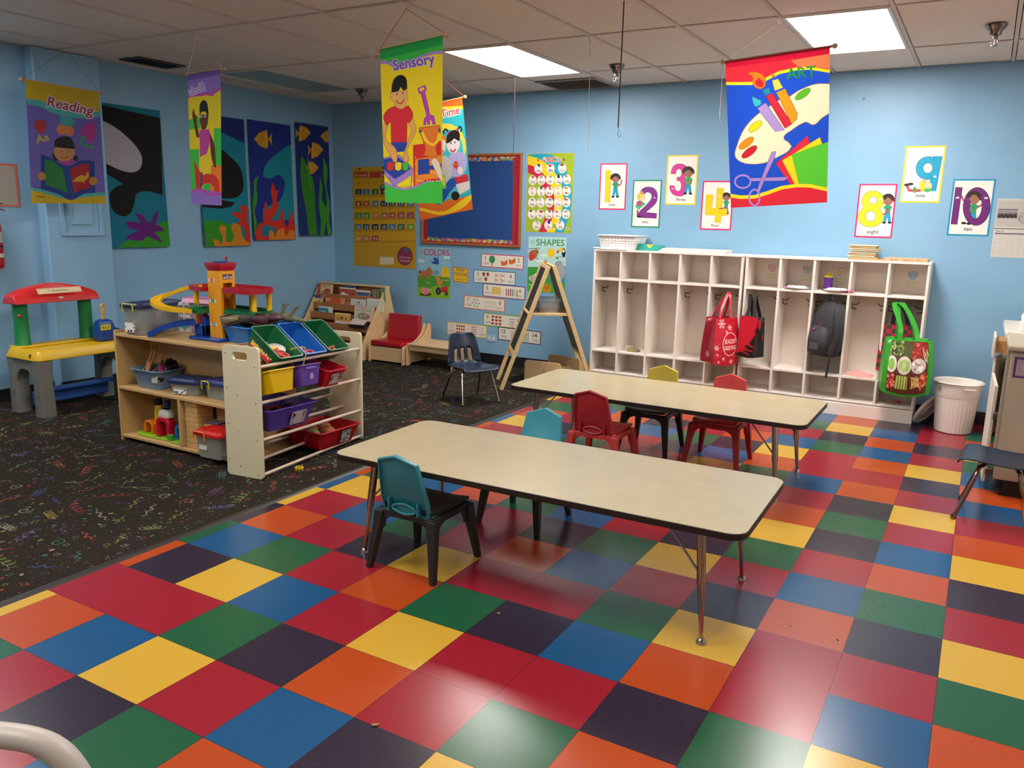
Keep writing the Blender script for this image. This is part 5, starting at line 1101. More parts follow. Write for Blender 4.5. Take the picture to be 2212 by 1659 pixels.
# ================= toy workbench =================
t=thing('toy_workbench','plastic toy workbench with red canopy, green posts, yellow top and grey legs','toy workbench',(-3.55,2.24,CZ))
YB_=mat('#d8ae08',.4,0,.04,8); GY=mat('#6f6f68',.5,0,.06,12); GNP=mat('#0d7a3c',.4); RDP=mat('#c8262a',.35)
def prof_(z,a_): return [(x,y,z) for x,y in rrect(.43-a_,.80-a_,.05,6)]
m=MB(); m.loft([prof_(.415,0),prof_(.425,0),prof_(.465,.03),prof_(.482,.05),prof_(.484,.10),prof_(.476,.105),prof_(.476,.2)]); m.bb(-.20,-.07,-.36,.36,.478,.492); obj('bench_top',m,YB_,t,bev=.003)
for y0 in (-.335,.335):
    for s in (-1,1):
        m=MB(); m.loft([[(s*.155+x*w_,y0+y*d_,z) for x,y in rrect(1,1,.2,3)] for z,w_,d_ in ((0,.115,.11),(.30,.10,.10),(.42,.10,.12))]); m.cyl((s*.155,y0-.056,.17),(s*.155,y0-.050,.17),.022,n=16); o=obj('leg',m,GY,t,smooth=50)
    m=MB(); m.prism([(-.16,.42),(.16,.42),(.16,.22),(.105,.24),(.085,.30),(.04,.335),(-.04,.335),(-.085,.30),(-.105,.24),(-.16,.22)],y0-.045,y0+.045,ax='y'); obj('end_arch',m,GY,t,bev=.006)
m=MB(); m.box((0,0,.16),(.05,.62,.03)); m.box((-.06,0,.10),(.03,.6,.10)); obj('cross_shelf',m,mat('#1c4f98',.5),t,bev=.006)
for y0 in (-.285,.215):
    m=MB(); m.loft([[(-.15+x*w_,y0+y*w_,z) for x,y in [(math.cos(q*PI/10)*.5,math.sin(q*PI/10)*.5) for q in range(20)]] for z,w_ in ((.488,.118),(.50,.105),(.65,.098),(.80,.098),(.81,.10))]); obj('post',m,GNP,t,smooth=50)
m=MB(); m.sph((-.10,-.32,.715),.014,n=10,k=6); obj('knob',m,RDP,t)
m=MB(); R=[]
for y_,zt in ((-.36,.855),(-.345,.87),(-.25,.905),(-.12,.93),(-.035,.938),(.05,.93),(.18,.905),(.275,.87),(.29,.855)):
    k=1.0; R.append([(-.15+x,y_,z) for x,z in ((-.09,.80),(-.08,.82),(-.05,zt),(.03,zt),(.06,min(zt,.86)),(.085,.82),(.095,.80))])
m.loft(R); obj('canopy',m,RDP,t,bev=.006,smooth=50)
a=Art([(0,0),(100,0),(100,18),(0,18)],.34,.04,rough=.35); a.bg('#cfb48a'); a.poly([(2,16),(6,4),(40,2),(96,1),(98,13),(50,14)],'#dcc4a0'); a.line([(24,5),(26,10),(30,9)],1.4,'#3a3230'); 
for k in range(8): a.ell(34+k*4.6,9+.5*math.sin(k),2,1.5,'#4a4038')
a.build('sign',lambda u,v,n:(-.065+.03-v*.55+n,u-.205,.868+v),t)
m=MB(); m.box((0,0,0),(.002,.035,.016)); obj('badge',m,mat('#c9a8a0',.4),t,(-.062,-.02,.832),rot=(0,-.35,0))
m=MB(); m.box((.12,-.390,.442),(.012,.016,.036)); obj('slot',m,mat('#3a2c10',.7),t)
t=thing('toy_electric_tool','blue toy power tool with a yellow handle standing on the workbench','toy tool',(-3.54,2.50,.486)); BT=mat('#0e3f86',.35)
m=MB(); m.loft([[(x,y,z) for x,y in rrect(a_,b_,.02)] for z,a_,b_ in ((0,.11,.14),(.05,.115,.15),(.10,.11,.14),(.15,.09,.11),(.165,.05,.06))]); m.loft([[(.02,y,z) for y,z in ((.05,.02),(.13,.04),(.13,.075),(.05,.11))],[(-.02,y,z) for y,z in ((.05,.02),(.13,.04),(.13,.075),(.05,.11))]]); obj('housing',m,BT,t,bev=.006,smooth=50)
m=MB(); m.tube([(0,0,.16),(0,-.004,.20),(0,.004,.245)],[.012,.010,.014],n=10); m.tube([(.0,.004+.016*math.cos(q*PI/5),.262+.020*math.sin(q*PI/5)) for q in range(10)],.007,closed=True,n=6); obj('handle',m,mat('#d89a18',.4),t)
a=Art([(0,0),(100,0),(100,45),(0,45)],.085,.042,rough=.4); a.bg('#cfc22c'); a.txt('M.8120',14,34,88,34,22,'#2a2a20'); a.build('label',lambda u,v,n:(n,u,v),t,loc=(.0585,-.065,.085))
m=MB(); m.loft([[(x*k,y*k,z) for x,y in rrect(.10,.02,.008)] for z,k in ((0,1),(.12,1),(.19,.9),(.24,.4))]); tag(obj('rounded_panel',m,mat('#b9bcc4',.6),loc=(-3.50,2.72,CZ),rz=.5),'small white rounded panel standing on the carpet behind the workbench legs','toy panel')
for x,y,s_,h_,l_ in ((.995,.306,.011,'#9a7a52','small cluster of crumbs on the seam between the dark and red floor tiles'),(.944,1.108,.006,'#c8a83c','tiny yellow crumb on a dark floor tile before the front table'),(2.106,1.606,.005,'#2a1810','tiny dark crumb on an orange floor tile, farther right'),(1.933,1.623,.004,'#2a1810','tiny dark crumb on an orange floor tile, farther left')):
    m=MB(); m.sph((0,0,s_*.3),(s_,s_*.55,s_*.3),n=8,k=5); m.sph((s_*.9,s_*.4,s_*.2),(s_*.5,s_*.3,s_*.2),n=6,k=4); tag(obj('crumb',m,mat(h_,.8),loc=(x,y,0),rz=x*7),l_,'crumb')
# ================= toy kitchen at the right =================
BE=mat('#a89c88',.45,0,.05,6); WK=mat('#d8d0c4',.4,0,.03,6)
t=thing('toy_stove','beige metal cabinet of the toy kitchen, its side toward the camera','cabinet',(2.575,3.85,0))
m=MB(); m.bb(.02,.62,.0,.62,.10,.84); obj('body',m,BE,t,bev=.006)
m=MB(); m.bb(.0,.64,-.025,.64,.84,.875); obj('counter_top',m,BE,t,bev=.012,seg=3)
m=MB(); m.bb(.08,.60,.04,.60,.0,.10); obj('plinth',m,mat('#161514',.6),t)
m=MB(); m.bb(-.030,-.012,.10,.60,.05,.62); dr=obj('door',m,WK,t,rot=(0,0,.03),bev=.003)
m=MB(); m.bb(-.0,.018,.01,.03,.20,.84); obj('edge_strip',m,BE,t,bev=.002)
for z in (.45,.12): m=MB(); m.box((.0,.08,z),(.04,.02,.04)); obj('hinge',m,mat('#6f6a62',.3,.9),dr,bev=.004)
m=MB(); m.lathe([(.02,0),(.025,.01),(.025,.03)],n=12); obj('foot',m,mat('#1c1b1a',.6),t,(.07,.06,.0))
a=Art([(0,0),(100,0),(100,120),(0,120)],.13,.115,rough=.45); a.border(.012,'#4a3270','#9a8a94'); a.ell(62,56,34,36,'#c88a88'); a.ell(70,52,22,24,'#b86a70'); a.build('framed_picture',flat,t,loc=(.040,-.0012,.695))
t=thing('toy_sink_cabinet','white toy kitchen cabinet with open doors beyond the beige one','cabinet',(2.575,4.50,0))
m=MB(); m.bb(.05,.62,.0,.95,.05,.82); obj('body',m,WK,t,bev=.004)
m=MB(); m.bb(-.0,.64,-.01,.97,.82,.86); obj('counter_top',m,WK,t,bev=.008)
m=MB(); m.bb(-.42,.0,-.008,.008,.08,.66); obj('door',m,WK,t,(.04,.80,0),rot=(0,0,1.40),bev=.004)
m=MB(); m.bb(-.055,-.04,.25,.62,.67,.81); df=obj('drawer_front',m,WK,t,bev=.004)
m=MB(); m.bb(-.04,.05,.30,.60,.70,.78); obj('drawer_box',m,mat('#b98a52',.5),df)
t=thing('toy_phone','white toy kitchen appliance on the counter at the right edge','toy appliance',(2.71,4.95,.861),.2)
m=MB(); m.loft([[(x,y,z) for x,y in rrect(a_,b_,.03)] for z,a_,b_ in ((0,.22,.22),(.05,.22,.22),(.08,.17,.17),(.085,.10,.10))]); obj('base',m,mat('#e2dcd2',.35),t,(.02,-.2,0),smooth=50)
m=MB(); m.tube([(-.08,-.25,.02),(-.09,-.25,.10),(-.06,-.24,.15),(.0,-.22,.16),(.08,-.20,.15),(.12,-.18,.10)],[.022,.024,.028,.026,.024,.02],n=12); obj('handset',m,mat('#ebe5dc',.35),t)
m=MB(); m.box((0,0,0),(.03,.35,.70)); o=obj('plywood_sheet',m,mat('#a8642c',.5,0,.1,12,stretch=(1,1,6)),loc=(2.60,5.60,.36),rot=(0,.05,0),bev=.003); tag(o,'orange brown wooden panel leaning against the back wall behind the toy kitchen','panel')
# ================= foreground push handle =================
t=thing('toy_cart','grey white toy cart with a rounded push handle at the bottom left corner','toy cart',(1.345,-.85,0),.521); t.scale=(1.16,1.16,1.035)
PW=mat('#b9b3ac',.4,0,.02,10); m=MB()
m.tube(cr([Vector(p) for p in ((-.20,-.10,.30),(-.185,.0,.56),(-.16,.02,.655),(-.09,.03,.695),(-.02,.03,.700),(.05,.028,.685),(.090,.02,.635),(.110,.0,.56),(.125,-.10,.30))],6,False),.0165,n=16); obj('push_handle',m,PW,t,(-.04,0,.035),smooth=60)
m=MB(); m.loft([[(x,y-.25,z) for x,y in rrect(a_,b_,.04)] for z,a_,b_ in ((.10,.30,.34),(.32,.40,.44),(.33,.40,.44),(.33,.37,.41),(.12,.27,.31))]); obj('basket',m,mat('#b8b2a8',.4),t,(-.04,0,0),smooth=50)
for x in (-.17,.09):
    for y in (-.10,-.40): m=MB(); m.cyl((x-.012,y,.045),(x+.012,y,.045),.045,n=20); m.cyl((x,y,.045),(x,y,.13),.008,n=8); obj('wheel',m,mat('#2a2a2c',.5),t)
# ================= things on the left wall =================
t=thing('fire_extinguisher','red fire extinguisher hanging on the left wall at the picture edge','fire extinguisher',(XL+.075,1.985,1.045))
m=MB(); m.lathe([(.055,0),(.062,.01),(.064,.03),(.064,.30),(.058,.34),(.035,.375),(.022,.385),(.022,.40)],n=28); obj('cylinder',m,mat('#a81420',.3),t)
m=MB(); m.lathe([(.0648,.19),(.0648,.27)],n=28,cap=False); m.lathe([(.0648,.08),(.0648,.11)],n=28,cap=False); obj('label_band',m,mat('#c9c4b6',.5),t)
m=MB(); m.lathe([(.0652,.155),(.0652,.168)],n=28,cap=False); obj('strap',m,mat('#1c1a18',.5),t)
m=MB(); m.cyl((0,0,.40),(0,0,.43),.018,n=12); m.tube([(0,.0,.42),(0,.05,.445),(0,.11,.425)],.006,n=6); m.tube([(0,.0,.43),(0,.06,.475),(0,.10,.478)],.006,n=6); obj('valve_handle',m,mat('#b8b4ae',.25,.8),t)
m=MB(); m.tube([(0,-.02,.41),(.03,-.08,.38),(.04,-.09,.25),(.04,-.08,.12)],.010,n=8); obj('hose',m,BLK,t)
lw=lambda u,v,n:(n,u,v)
a=Art([(0,0),(100,0),(100,100),(0,100)],.32,.32,rough=.5); a.bg('#c8705c'); a.uvrect(0,.045,.94,.95,'#a8a096')
for k in range(9): a.rect(6,14+8.5*k,86-(k%3)*9,14.8+8.5*k,'#8f8880')
tag(a.build('notice_paper',lw,loc=(XL+.003,1.935,1.50)),'cream notice sheet with orange edges on the left wall','notice')
# ================= flat things on the back wall =================
YW=YB-.0015
def hang(a,name,label,cat,x0,z0,group=None,tilt=0,y=YW):
    o=a.build(name,flat,loc=(x0,y,z0),rot=(0,tilt,0)); return tag(o,label,cat,group)
# crop frames: (x offset, y offset, scale)
def quad(pts,off): ox,oy,k=off; return [((x-ox)*k,(y-oy)*k) for x,y in pts]
C5=(1280,340,6.9125); C8=(1540,80,3.2917); CB=(740,300,2.963); CC=(880,520,5.8211); CA=(1120,320,8.293)
def kid(a,cx,cy,s,arms=(),leg=True,skin='#9a6a5a',hair='#2c2220',shirt='#2f9a62',pants='#1f9ac4'):
    """child in green shirt and blue jeans; cx,cy = head centre, s = head radius"""
    if leg:
        a.poly([(cx-.55*s,cy+2.6*s),(cx+.5*s,cy+2.6*s),(cx+.75*s,cy+4.5*s),(cx+.15*s,cy+4.5*s),(cx-.02*s,cy+3.4*s),(cx-.35*s,cy+4.5*s),(cx-.9*s,cy+4.5*s)],pants,out=(.06*s,'#1c6a88'))
        a.ell(cx+.5*s,cy+4.65*s,.42*s,.24*s,'#17171a'); a.ell(cx-.7*s,cy+4.65*s,.42*s,.24*s,'#17171a')
    a.poly([(cx-.5*s,cy+1.0*s),(cx+.5*s,cy+1.0*s),(cx+.95*s,cy+1.5*s),(cx+.6*s,cy+1.8*s),(cx+.5*s,cy+2.7*s),(cx-.55*s,cy+2.7*s),(cx-.55*s,cy+1.8*s),(cx-.95*s,cy+1.5*s)],shirt,out=(.06*s,'#1f6a48'))
    for pts in arms: a.line(pts,.34*s,'#b03a66'); a.ell(pts[-1][0],pts[-1][1],.22*s,.22*s,skin)
    a.txt('B',cx-.2*s,cy+2.0*s,cx+.2*s,cy+2.0*s,.5*s,'#7a2a44')
    a.rect(cx-.2*s,cy+.7*s,cx+.2*s,cy+1.05*s,skin)
    for q in range(9):
        t_=PI+PI*q/8; a.ell(cx+1.0*s*math.cos(t_),cy-.15*s+.95*s*math.sin(t_),.42*s,.4*s,hair)
    a.ell(cx,cy+.05*s,1.0*s,.9*s,skin,out=(.05*s,'#6a4438')); 
    for q in range(7):
        t_=PI*1.12+PI*.76*q/6; a.ell(cx+.85*s*math.cos(t_),cy-.15*s+.8*s*math.sin(t_),.34*s,.3*s,hair)
    a.ell(cx-.25*s,cy+.1*s,.05*s,.05*s,'#2a1c18',n=6); a.ell(cx+.2*s,cy+.08*s,.05*s,.05*s,'#2a1c18',n=6)
    a.line([(cx-.25*s,cy+.32*s),(cx,cy+.42*s),(cx+.25*s,cy+.30*s)],.05*s,'#4a2820')
def girl(a,cx,cy,s,flip=1):
    a.ell(cx-.2*s*flip,cy-.1*s,1.0*s,1.0*s,'#c9b43c'); a.ell(cx+.1*s*flip,cy+.05*s,.8*s,.82*s,'#e8c4a4'); a.poly([(cx-.9*s*flip,cy-.6*s),(cx+.3*s*flip,cy-.9*s),(cx+.1*s*flip,cy-.1*s),(cx-.5*s*flip,cy+.3*s)],'#d4c04a')
    a.star(cx-.1*s*flip,cy-1.1*s,.6*s,'#d8b25a'); a.ell(cx-.1*s*flip,cy-1.1*s,.18*s,.18*s,'#a04a3a')
def card(n,word,px,border,x0,z0,w,h,fn,label,off,wl):
    a=Art(quad(px,off),w,h,rough=.35); a.border(.012,border,'#efe6df'); fn(a); a.txt(word,*wl,'#2f2a30')
    hang(a,'number_card',label,'number card',x0,z0,'number cards on the back wall')
def f1(a):
    a.poly([(192,188),(268,188),(250,672),(176,668)],'#f0c81c',out=(4,'#5a4818')); kid(a,338,320,58,[[(378,425),(415,400),(432,345)]]); a.line([(218,296),(224,316)],4,'#b06a5a'); a.line([(236,294),(238,312)],4,'#5a3a30')
card(1,'one',[(1296,353),(1356,351),(1350,454),(1292,452)],'#d22a66',-.803,1.60,.270,.42,f1,'number card with a yellow 1 and the word one, red border',C5,(218,724,345,724,42))
def f2(a):
    a.poly([(700,560),(716,500),(770,452),(836,438),(910,455),(958,515),(966,600),(940,680),(870,752),(792,820),(956,828),(948,902),(676,900),(686,830),(770,740),(842,660),(880,590),(866,540),(820,520),(780,540),(764,600),(700,590)],'#7d2f86',out=(4,'#2f1838'))
    a.poly([(650,700),(690,650),(740,660),(790,700),(730,745),(690,790),(630,740)],'#4aa87a'); a.ell(690,690,38,36,'#c8326e'); a.line([(668,790),(668,880)],24,'#b83a58'); a.line([(668,805),(680,805)],26,'#2a2028'); a.line([(668,840),(680,840)],26,'#2a2028'); a.ell(690,885,34,16,'#17161a'); girl(a,735,600,62)
    a.poly([(900,604),(915,586),(920,600),(932,588),(938,606)],'#e8e0e8')
card(2,'two',[(1367,389),(1430,387),(1423,490),(1363,491)],'#1a8a68',-.468,1.445,.275,.425,f2,'number card with a purple 2 and the word two, green border',C5,(718,978,845,978,40))
def f3(a):
    a.poly([(1162,254),(1176,180),(1220,120),(1296,98),(1372,116),(1408,180),(1400,246),(1372,296),(1392,350),(1400,440),(1390,520),(1340,572),(1260,578),(1190,550),(1152,490),(1148,426),(1216,428),(1228,480),(1262,504),(1300,492),(1318,440),(1312,380),(1292,356),(1252,354),(1256,296),(1300,292),(1322,240),(1310,190),(1282,176),(1250,196),(1236,254)],'#cf3a94',out=(4,'#5a2048'))
    kid(a,1424,228,66,[[(1470,330),(1462,380),(1446,400)]],shirt='#2fae5a'); a.poly([(1172,480),(1184,460),(1192,478),(1202,462),(1208,482)],'#f0e4ec')
card(3,'three',[(1441,337),(1508,333),(1501,441),(1436,443)],'#e6d22c',-.153,1.652,.281,.43,f3,'number card with a pink 3 and the word three, yellow border',C5,(1215,645,1405,645,42))
def f4(a):
    kid(a,1990,590,50,[[(2000,740),(1930,752),(1885,758)]])
    a.poly([(1852,454),(1946,454),(1930,752),(2008,756),(2006,858),(1922,860),(1914,968),(1822,968),(1832,862),(1680,862),(1694,554),(1794,554),(1784,752),(1840,752)],'#efc614',out=(4,'#4a3c14')); a.ell(1884,576,8,12,'#f2ece4'); a.ell(1900,572,7,10,'#f2ece4'); a.ell(1886,580,4,5,'#3a2a20'); a.line([(1884,758),(1950,752)],18,'#b03a66')
card(4,'four',[(1517,391),(1584,390),(1579,495),(1512,497)],'#d22a66',.184,1.44,.276,.42,f4,'number card with a yellow 4 and the word four, partly behind the art banner',C5,(1757,1030,1918,1030,46))
def f8(a):
    kid(a,1242,1160,34,[[(1250,1230),(1215,1258),(1190,1256)]])
    a.ell(1134,1164,78,74,'#e8dc28',out=(3,'#3f3a14'),n=30); a.ell(1122,1276,90,74,'#e8dc28',out=(3,'#3f3a14'),n=30); a.ell(1130,1210,60,24,'#e8dc28'); a.ell(1136,1158,28,26,'#efe6df',out=(3,'#3f3a14')); a.ell(1122,1272,36,37,'#efe6df',out=(3,'#3f3a14')); a.ell(1184,1156,5,8,'#f2ece4'); a.ell(1194,1156,5,8,'#f2ece4'); a.ell(1188,1160,3,4,'#4a2a24')
card(8,'eight',[(1855,397),(1937,396),(1928,515),(1846,512)],'#d22a66',1.464,1.413,.279,.42,f8,'number card with a yellow 8 and the word eight, red border',C8,(1086,1396,1196,1396,28))
def f9(a):
    a.ell(1526,930,84,82,'#129ec4',out=(3,'#14303c'),n=30); a.poly([(1560,846),(1624,846),(1590,1094),(1526,1094),(1556,990),(1580,930)],'#129ec4',out=(3,'#14303c')); a.ell(1530,930,60,60,'#129ec4'); a.ell(1526,930,34,36,'#efe6df',out=(3,'#14303c'))
    a.line([(1384,1056),(1400,1090),(1450,1092),(1500,1086)],20,'#c03a5a'); a.ell(1382,1050,20,10,'#222222'); a.ell(1410,1044,20,10,'#222222'); a.ell(1440,1086,14,22,'#4a9a4a'); a.ell(1500,1056,30,42,'#c8cc3c'); a.ell(1536,1056,26,26,'#e8c8a0'); a.ell(1530,1088,26,14,'#4aae5a'); a.ell(1578,990,12,7,'#f0e8ea'); a.star(1506,1024,20,'#d8a87a')
card(9,'nine',[(1955,315),(2041,314),(2032,438),(1946,438)],'#ded02c',1.772,1.69,.278,.426,f9,'number card with a blue 9 and a blond child lying down, yellow border',C8,(1432,1138,1532,1138,27))
def f10(a):
    a.line([(1760,1128),(1776,1166)],12,'#b03a66'); kid(a,1850,1150,38,[[(1880,1206),(1904,1192)]])
    a.poly([(1716,1070),(1764,1070),(1742,1336),(1698,1336)],'#6a2474',out=(3,'#241028'))
    for k in range(1):
        P=[(1872+96*math.cos(t_),1202+136*math.sin(t_)) for t_ in [2*PI*i/36 for i in range(36)]]; Q=[(1866+42*math.cos(t_),1204+86*math.sin(t_)) for t_ in [2*PI*i/36 for i in range(36)]]
        a.raw(P+Q,[(i,(i+1)%36,36+(i+1)%36,36+i) for i in range(36)],'#6a2474'); a.line(P,3,'#241028',closed=True); a.line(Q,3,'#241028',closed=True)
    a.ell(1850,1142,36,30,'#9a6a5a'); [a.ell(1850+36*math.cos(t_),1128+22*math.sin(t_),16,14,'#2c2220') for t_ in [PI+PI*i/8 for i in range(9)]]
    a.ell(1728,1146,6,7,'#efe4f0'); a.ell(1740,1145,6,7,'#efe4f0'); a.ell(1928,1140,6,7,'#efe4f0'); a.ell(1940,1140,6,7,'#efe4f0'); a.ell(1788,1324,20,9,'#1c1a1c')
card(10,'ten',[(2056,388),(2147,384),(2137,509),(2048,510)],'#1290b8',2.126,1.447,.28,.42,f10,'number card with a purple 10 and the word ten, blue border',C8,(1782,1378,1856,1378,30))
# wall calendar at the right
a=Art([(0,0),(100,0),(100,140),(0,140)],.30,.43,rough=.5); a.bg('#c9c6c0'); a.rect(2,4,98,66,'#b6b3ae'); a.rect(4,24,46,46,'#5c5a5a'); a.rect(4,26,46,34,'#8f8d8c')
for i in range(14): a.ell(6+i*2.9,41+2*math.sin(i*2),2.2,3,'#1f1d1e',n=8)
a.ell(62,46,14,12,'#8f8d88'); a.ell(62,48,9,8,'#a8a59f'); a.rect(50,30,98,40,'#a9a6a0'); a.rect(0,70,100,72,'#5a5650'); a.txt('June 22',5,79,22,79,5,'#4a4650'); a.rect(4,81.5,96,84,'#3a3848')
for i in range(8): a.line([(4+i*13.1,86),(4+i*13.1,134)],.25,'#a9a69f')
for i in range(6): a.line([(4,86+i*9.6),(96,86+i*9.6)],.25,'#a9a69f')
for i in range(35): a.rect(6+(i%7)*13.1,87.5+(i//7)*9.6,7.3+(i%7)*13.1,89+(i//7)*9.6,'#8a8880')
a.line([(50,3),(54,-2)],1,'#8a2a3a'); hang(a,'wall_calendar','grey and white month calendar pinned to the wall at the right edge','calendar',2.435,1.295)
m=MB(); m.lathe([(.014,0),(.014,.0008)],n=14); tag(obj('wall_dot',m,mat('#6f93a8',.5),loc=(1.43,YW,2.485),rot=(PI/2,0,0)),'small grey blue round patch high on the back wall','patch')
# bulletin board
t=thing('bulletin_board','blue bulletin board with wooden frame, red cloth edge and scalloped swirl border','bulletin board',(-2.85,YB-.02,1.215)); W,H=1.215,.915
m=MB(); m.frame([(0,0),(W,0),(W,H),(0,H)],[(.022,.022),(W-.022,.022),(W-.022,H-.022),(.022,H-.022)],-.006,.018,ax='y'); obj('frame',m,mat('#a8622c',.4,0,.1,20,stretch=(4,1,4)),t,bev=.004)
a=Art([(0,0),(W,0),(W,H),(0,H)],W,H,rough=.85); a.bg('#9c1228'); a.poly([(.062,.05),(W-.085,.05),(W-.085,H-.05),(.062,H-.05)],'#1b4584')
R_=random.Random(5); cs=['#c83a5a','#d8742c','#d8b23c','#3a9a5a','#2f8aa8','#7a3f8c','#c04a8c','#3f5aa8','#b8c04a']
def scal(p0,p1,n,out,horiz):
    for i in range(n):
        k=(i+.5)/n; x=p0[0]+(p1[0]-p0[0])*k; y=p0[1]+(p1[1]-p0[1])*k
        a.ell(x+out[0]*.017,y+out[1]*.017,.020,.017,'#a3182e' if not horiz else R_.choice(cs),n=12)
    for i in range(n*3):
        k=R_.random(); x=p0[0]+(p1[0]-p0[0])*k; y=p0[1]+(p1[1]-p0[1])*k; o=R_.uniform(0,.016)
        if horiz: a.ell(x+out[0]*o,y+out[1]*o,R_.uniform(.007,.015),None,R_.choice(cs) if horiz else '#a3182e',n=10)
    if horiz:
        for i in range(n//2):
            k=(i+.5)/(n//2); x=p0[0]+(p1[0]-p0[0])*k+out[0]*.004; y=p0[1]+(p1[1]-p0[1])*k+out[1]*.006
            a.line([(x+(.003+.0011*q)*math.cos(q*.7),y+(.003+.0011*q)*math.sin(q*.7)) for q in range(11)],.0035,R_.choice(['#ecdcb0','#e8c060','#f0e8d8','#8ad0c0']))
scal((.05,.038),(W-.07,.038),34,(0,1),True); scal((.05,H-.038),(W-.07,H-.038),34,(0,-1),True); scal((.052,.04),(.052,H-.04),26,(.35,0),False); scal((W-.075,.04),(W-.075,H-.04),26,(-.35,0),False)
a.build('board_face',flat,t,loc=(0,.006,0))
# pocket chart calendar
t=thing('pocket_chart','yellow calendar pocket chart with coloured number cards','pocket chart',(-3.81,YB-.004,.935)); W,H=.87,1.085
Q=[(60,183),(463,190),(460,838),(75,808)]
a=Art(Q,W,H,rough=.45); a.bg('#c79a12')
for y0,y1 in ((358,376),(438,452),(512,524),(586,598),(655,668)): a.poly([(66,y0),(462,y0+4),(462,y1+5),(66,y1)],'#b08508')
a.poly([(70,214),(160,214),(160,256),(70,252)],'#a84a2c'); a.txt('Summer',76,244,156,246,16,'#e0b088'); a.poly([(170,216),(350,218),(350,262),(170,256)],'#b03a2c'); a.txt('July',230,246,300,248,22,'#e8b8a0')
for i,s in enumerate(('Sunday','Monday','Tuesday','Wednesday','Thursday','Friday','Saturday')): a.txt(s,80+i*54,288,116+i*54,289,7,'#4a3c14')
nc=['#1c3f6a','#1f6a9c','#23602c','#3a3a30','#2a5a4a','#8a3a2c','#1d3a5c','#9a3c2c','#a84a2c','#3a6a8c','#1d2f5c','#1c2a4a','#1c3a6a','#2670a0','#1f7a3c','#228a44','#b5742c','#b0503c','#a83a3c','#a0303c','#7a2f6c','#4a6f7c','#1c4a5a','#141a30','#1a2a50','#2a6aa0','#1e6a3a','#5a9a2c','#b8862c','#b06a44','#b0383c']
rows=[(344,1),(420,8),(495,15),(568,22),(640,29)]; xs=[100,150,207,262,313,370,430]
for y,n0 in rows:
    for k in range(7):
        n_=n0+k
        if n_>31: break
        x=xs[k]; yy=y+k*1.2; a.rect(x-21,yy-18,x+21,yy+16,nc[n_-1]); 
        s=str(n_); wd=9 if len(s)==1 else 16; a.txt(s,x-wd/1.3,yy+10,x+wd/1.3,yy+10,19,'#d9d2b8')
a.rect(236,304,270,330,'#2f4a68'); a.ell(254,316,10,8,'#8aa0a8')
a.poly([(76,678),(462,690),(460,836),(76,806)],'#bf9412'); a.ell(394,756,48,58,'#7a2440',n=30); a.ell(394,756,42,52,'#8a2c4a',n=30); a.poly([(388,706),(422,712),(400,746)],'#3a6a8c'); a.txt("WHAT'S THE",358,768,430,774,11,'#d8b8c0'); a.txt('WEATHER?',360,788,428,794,11,'#d8b8c0')
a.rect(237,760,324,806,'#d9c9ae'); a.ell(106,196,7,7,'#3a3020'); a.ell(256,194,7,7,'#3a3020')
a.build('chart_sheet',flat,t)
# ABC poster
Q=[(160,98),(1005,82),(940,1535),(120,1505)]
a=Art(Q,.505,.748,rough=.35); a.bg('#9cb51e')
a.poly([(170,125),(180,120),(560,110),(700,180),(820,330),(900,520),(945,750),(950,950),(915,1200),(800,1520),(640,1520),(740,1250),(790,1000),(800,850),(770,680),(700,520),(560,340),(380,200)],'#23a2bc')
a.poly([(165,135),(380,200),(560,340),(700,520),(770,680),(800,850),(790,1000),(740,1250),(640,1520),(490,1520),(590,1290),(630,1100),(640,950),(625,820),(560,660),(470,500),(330,370),(160,290)],'#f0cf10')
a.poly([(165,290),(280,335),(400,420),(500,540),(580,680),(625,820),(640,950),(630,1100),(590,1290),(490,1510),(350,1510),(450,1300),(500,1100),(490,880),(440,740),(360,600),(260,490),(160,440)],'#cc1f3e')
a.line([(162,100),(1003,84),(938,1532),(122,1502)],7,'#d8bc2c',closed=True)
a.txt("ABC's",412,245,755,245,92,'#cc2436',halo='#f0e4c8',hw=7); a.star(348,212,30,'#d0243c'); a.star(816,205,32,'#26408c')
L='ABCDEFGHIJKLMNOPQRSTUVWXYZ'; pos=[(353,370),(572,365),(782,362)]+[(248,575),(406,575),(560,572),(715,570),(868,565)]+[(240,778),(397,778),(548,778),(706,775),(862,772)]+[(238,980),(390,980),(546,980),(700,980),(855,978)]+[(230,1190),(380,1190),(535,1190),(690,1190),(845,1190)]+[(314,1390),(527,1390),(740,1390)]
pc=['#26406a','#c03048','#8a1c24','#b05a2c','#8f8a86','#5a7a3a','#202024','#b03a20','#c9a08a','#3a6a50','#7f7a76','#d8b890','#c88a3c','#2a8aa0','#a8c0c0','#8a9aa0','#c9bcae','#c8402c','#2a2a28','#a02430','#5a8a4a','#c84a3a','#9a9490','#8a9aa8','#28208a','#a8a4a0']
for i,(x,y) in enumerate(pos):
    a.ell(x,y,75,90,'#efe4de',out=(3,'#9a8a80'),n=22); c=pc[i]; r_=random.Random(i)
    for q in range(3): a.ell(x+r_.uniform(-22,22),y-55+r_.uniform(-20,14),r_.uniform(14,34),r_.uniform(10,24),c if q else r_.choice(['#c9b8a8',c]),rot=r_.uniform(0,3),n=9)
    a.txt(L[i]+L[i].lower(),x-34,y+60,x+40,y+60,48,'#33292c')
a.rect(845,1425,915,1480,'#c9c0a8'); [a.line([(858+q*9,1432),(858+q*9,1472)],3,'#7a7060') for q in range(6)]; a.ell(175,1474,25,16,'#e8dcb8'); a.ell(175,1474,16,9,'#a03030')
hang(a,'alphabet_poster','alphabet poster titled ABC\'s with rainbow stripes and white letter circles','poster',-1.583,1.373)
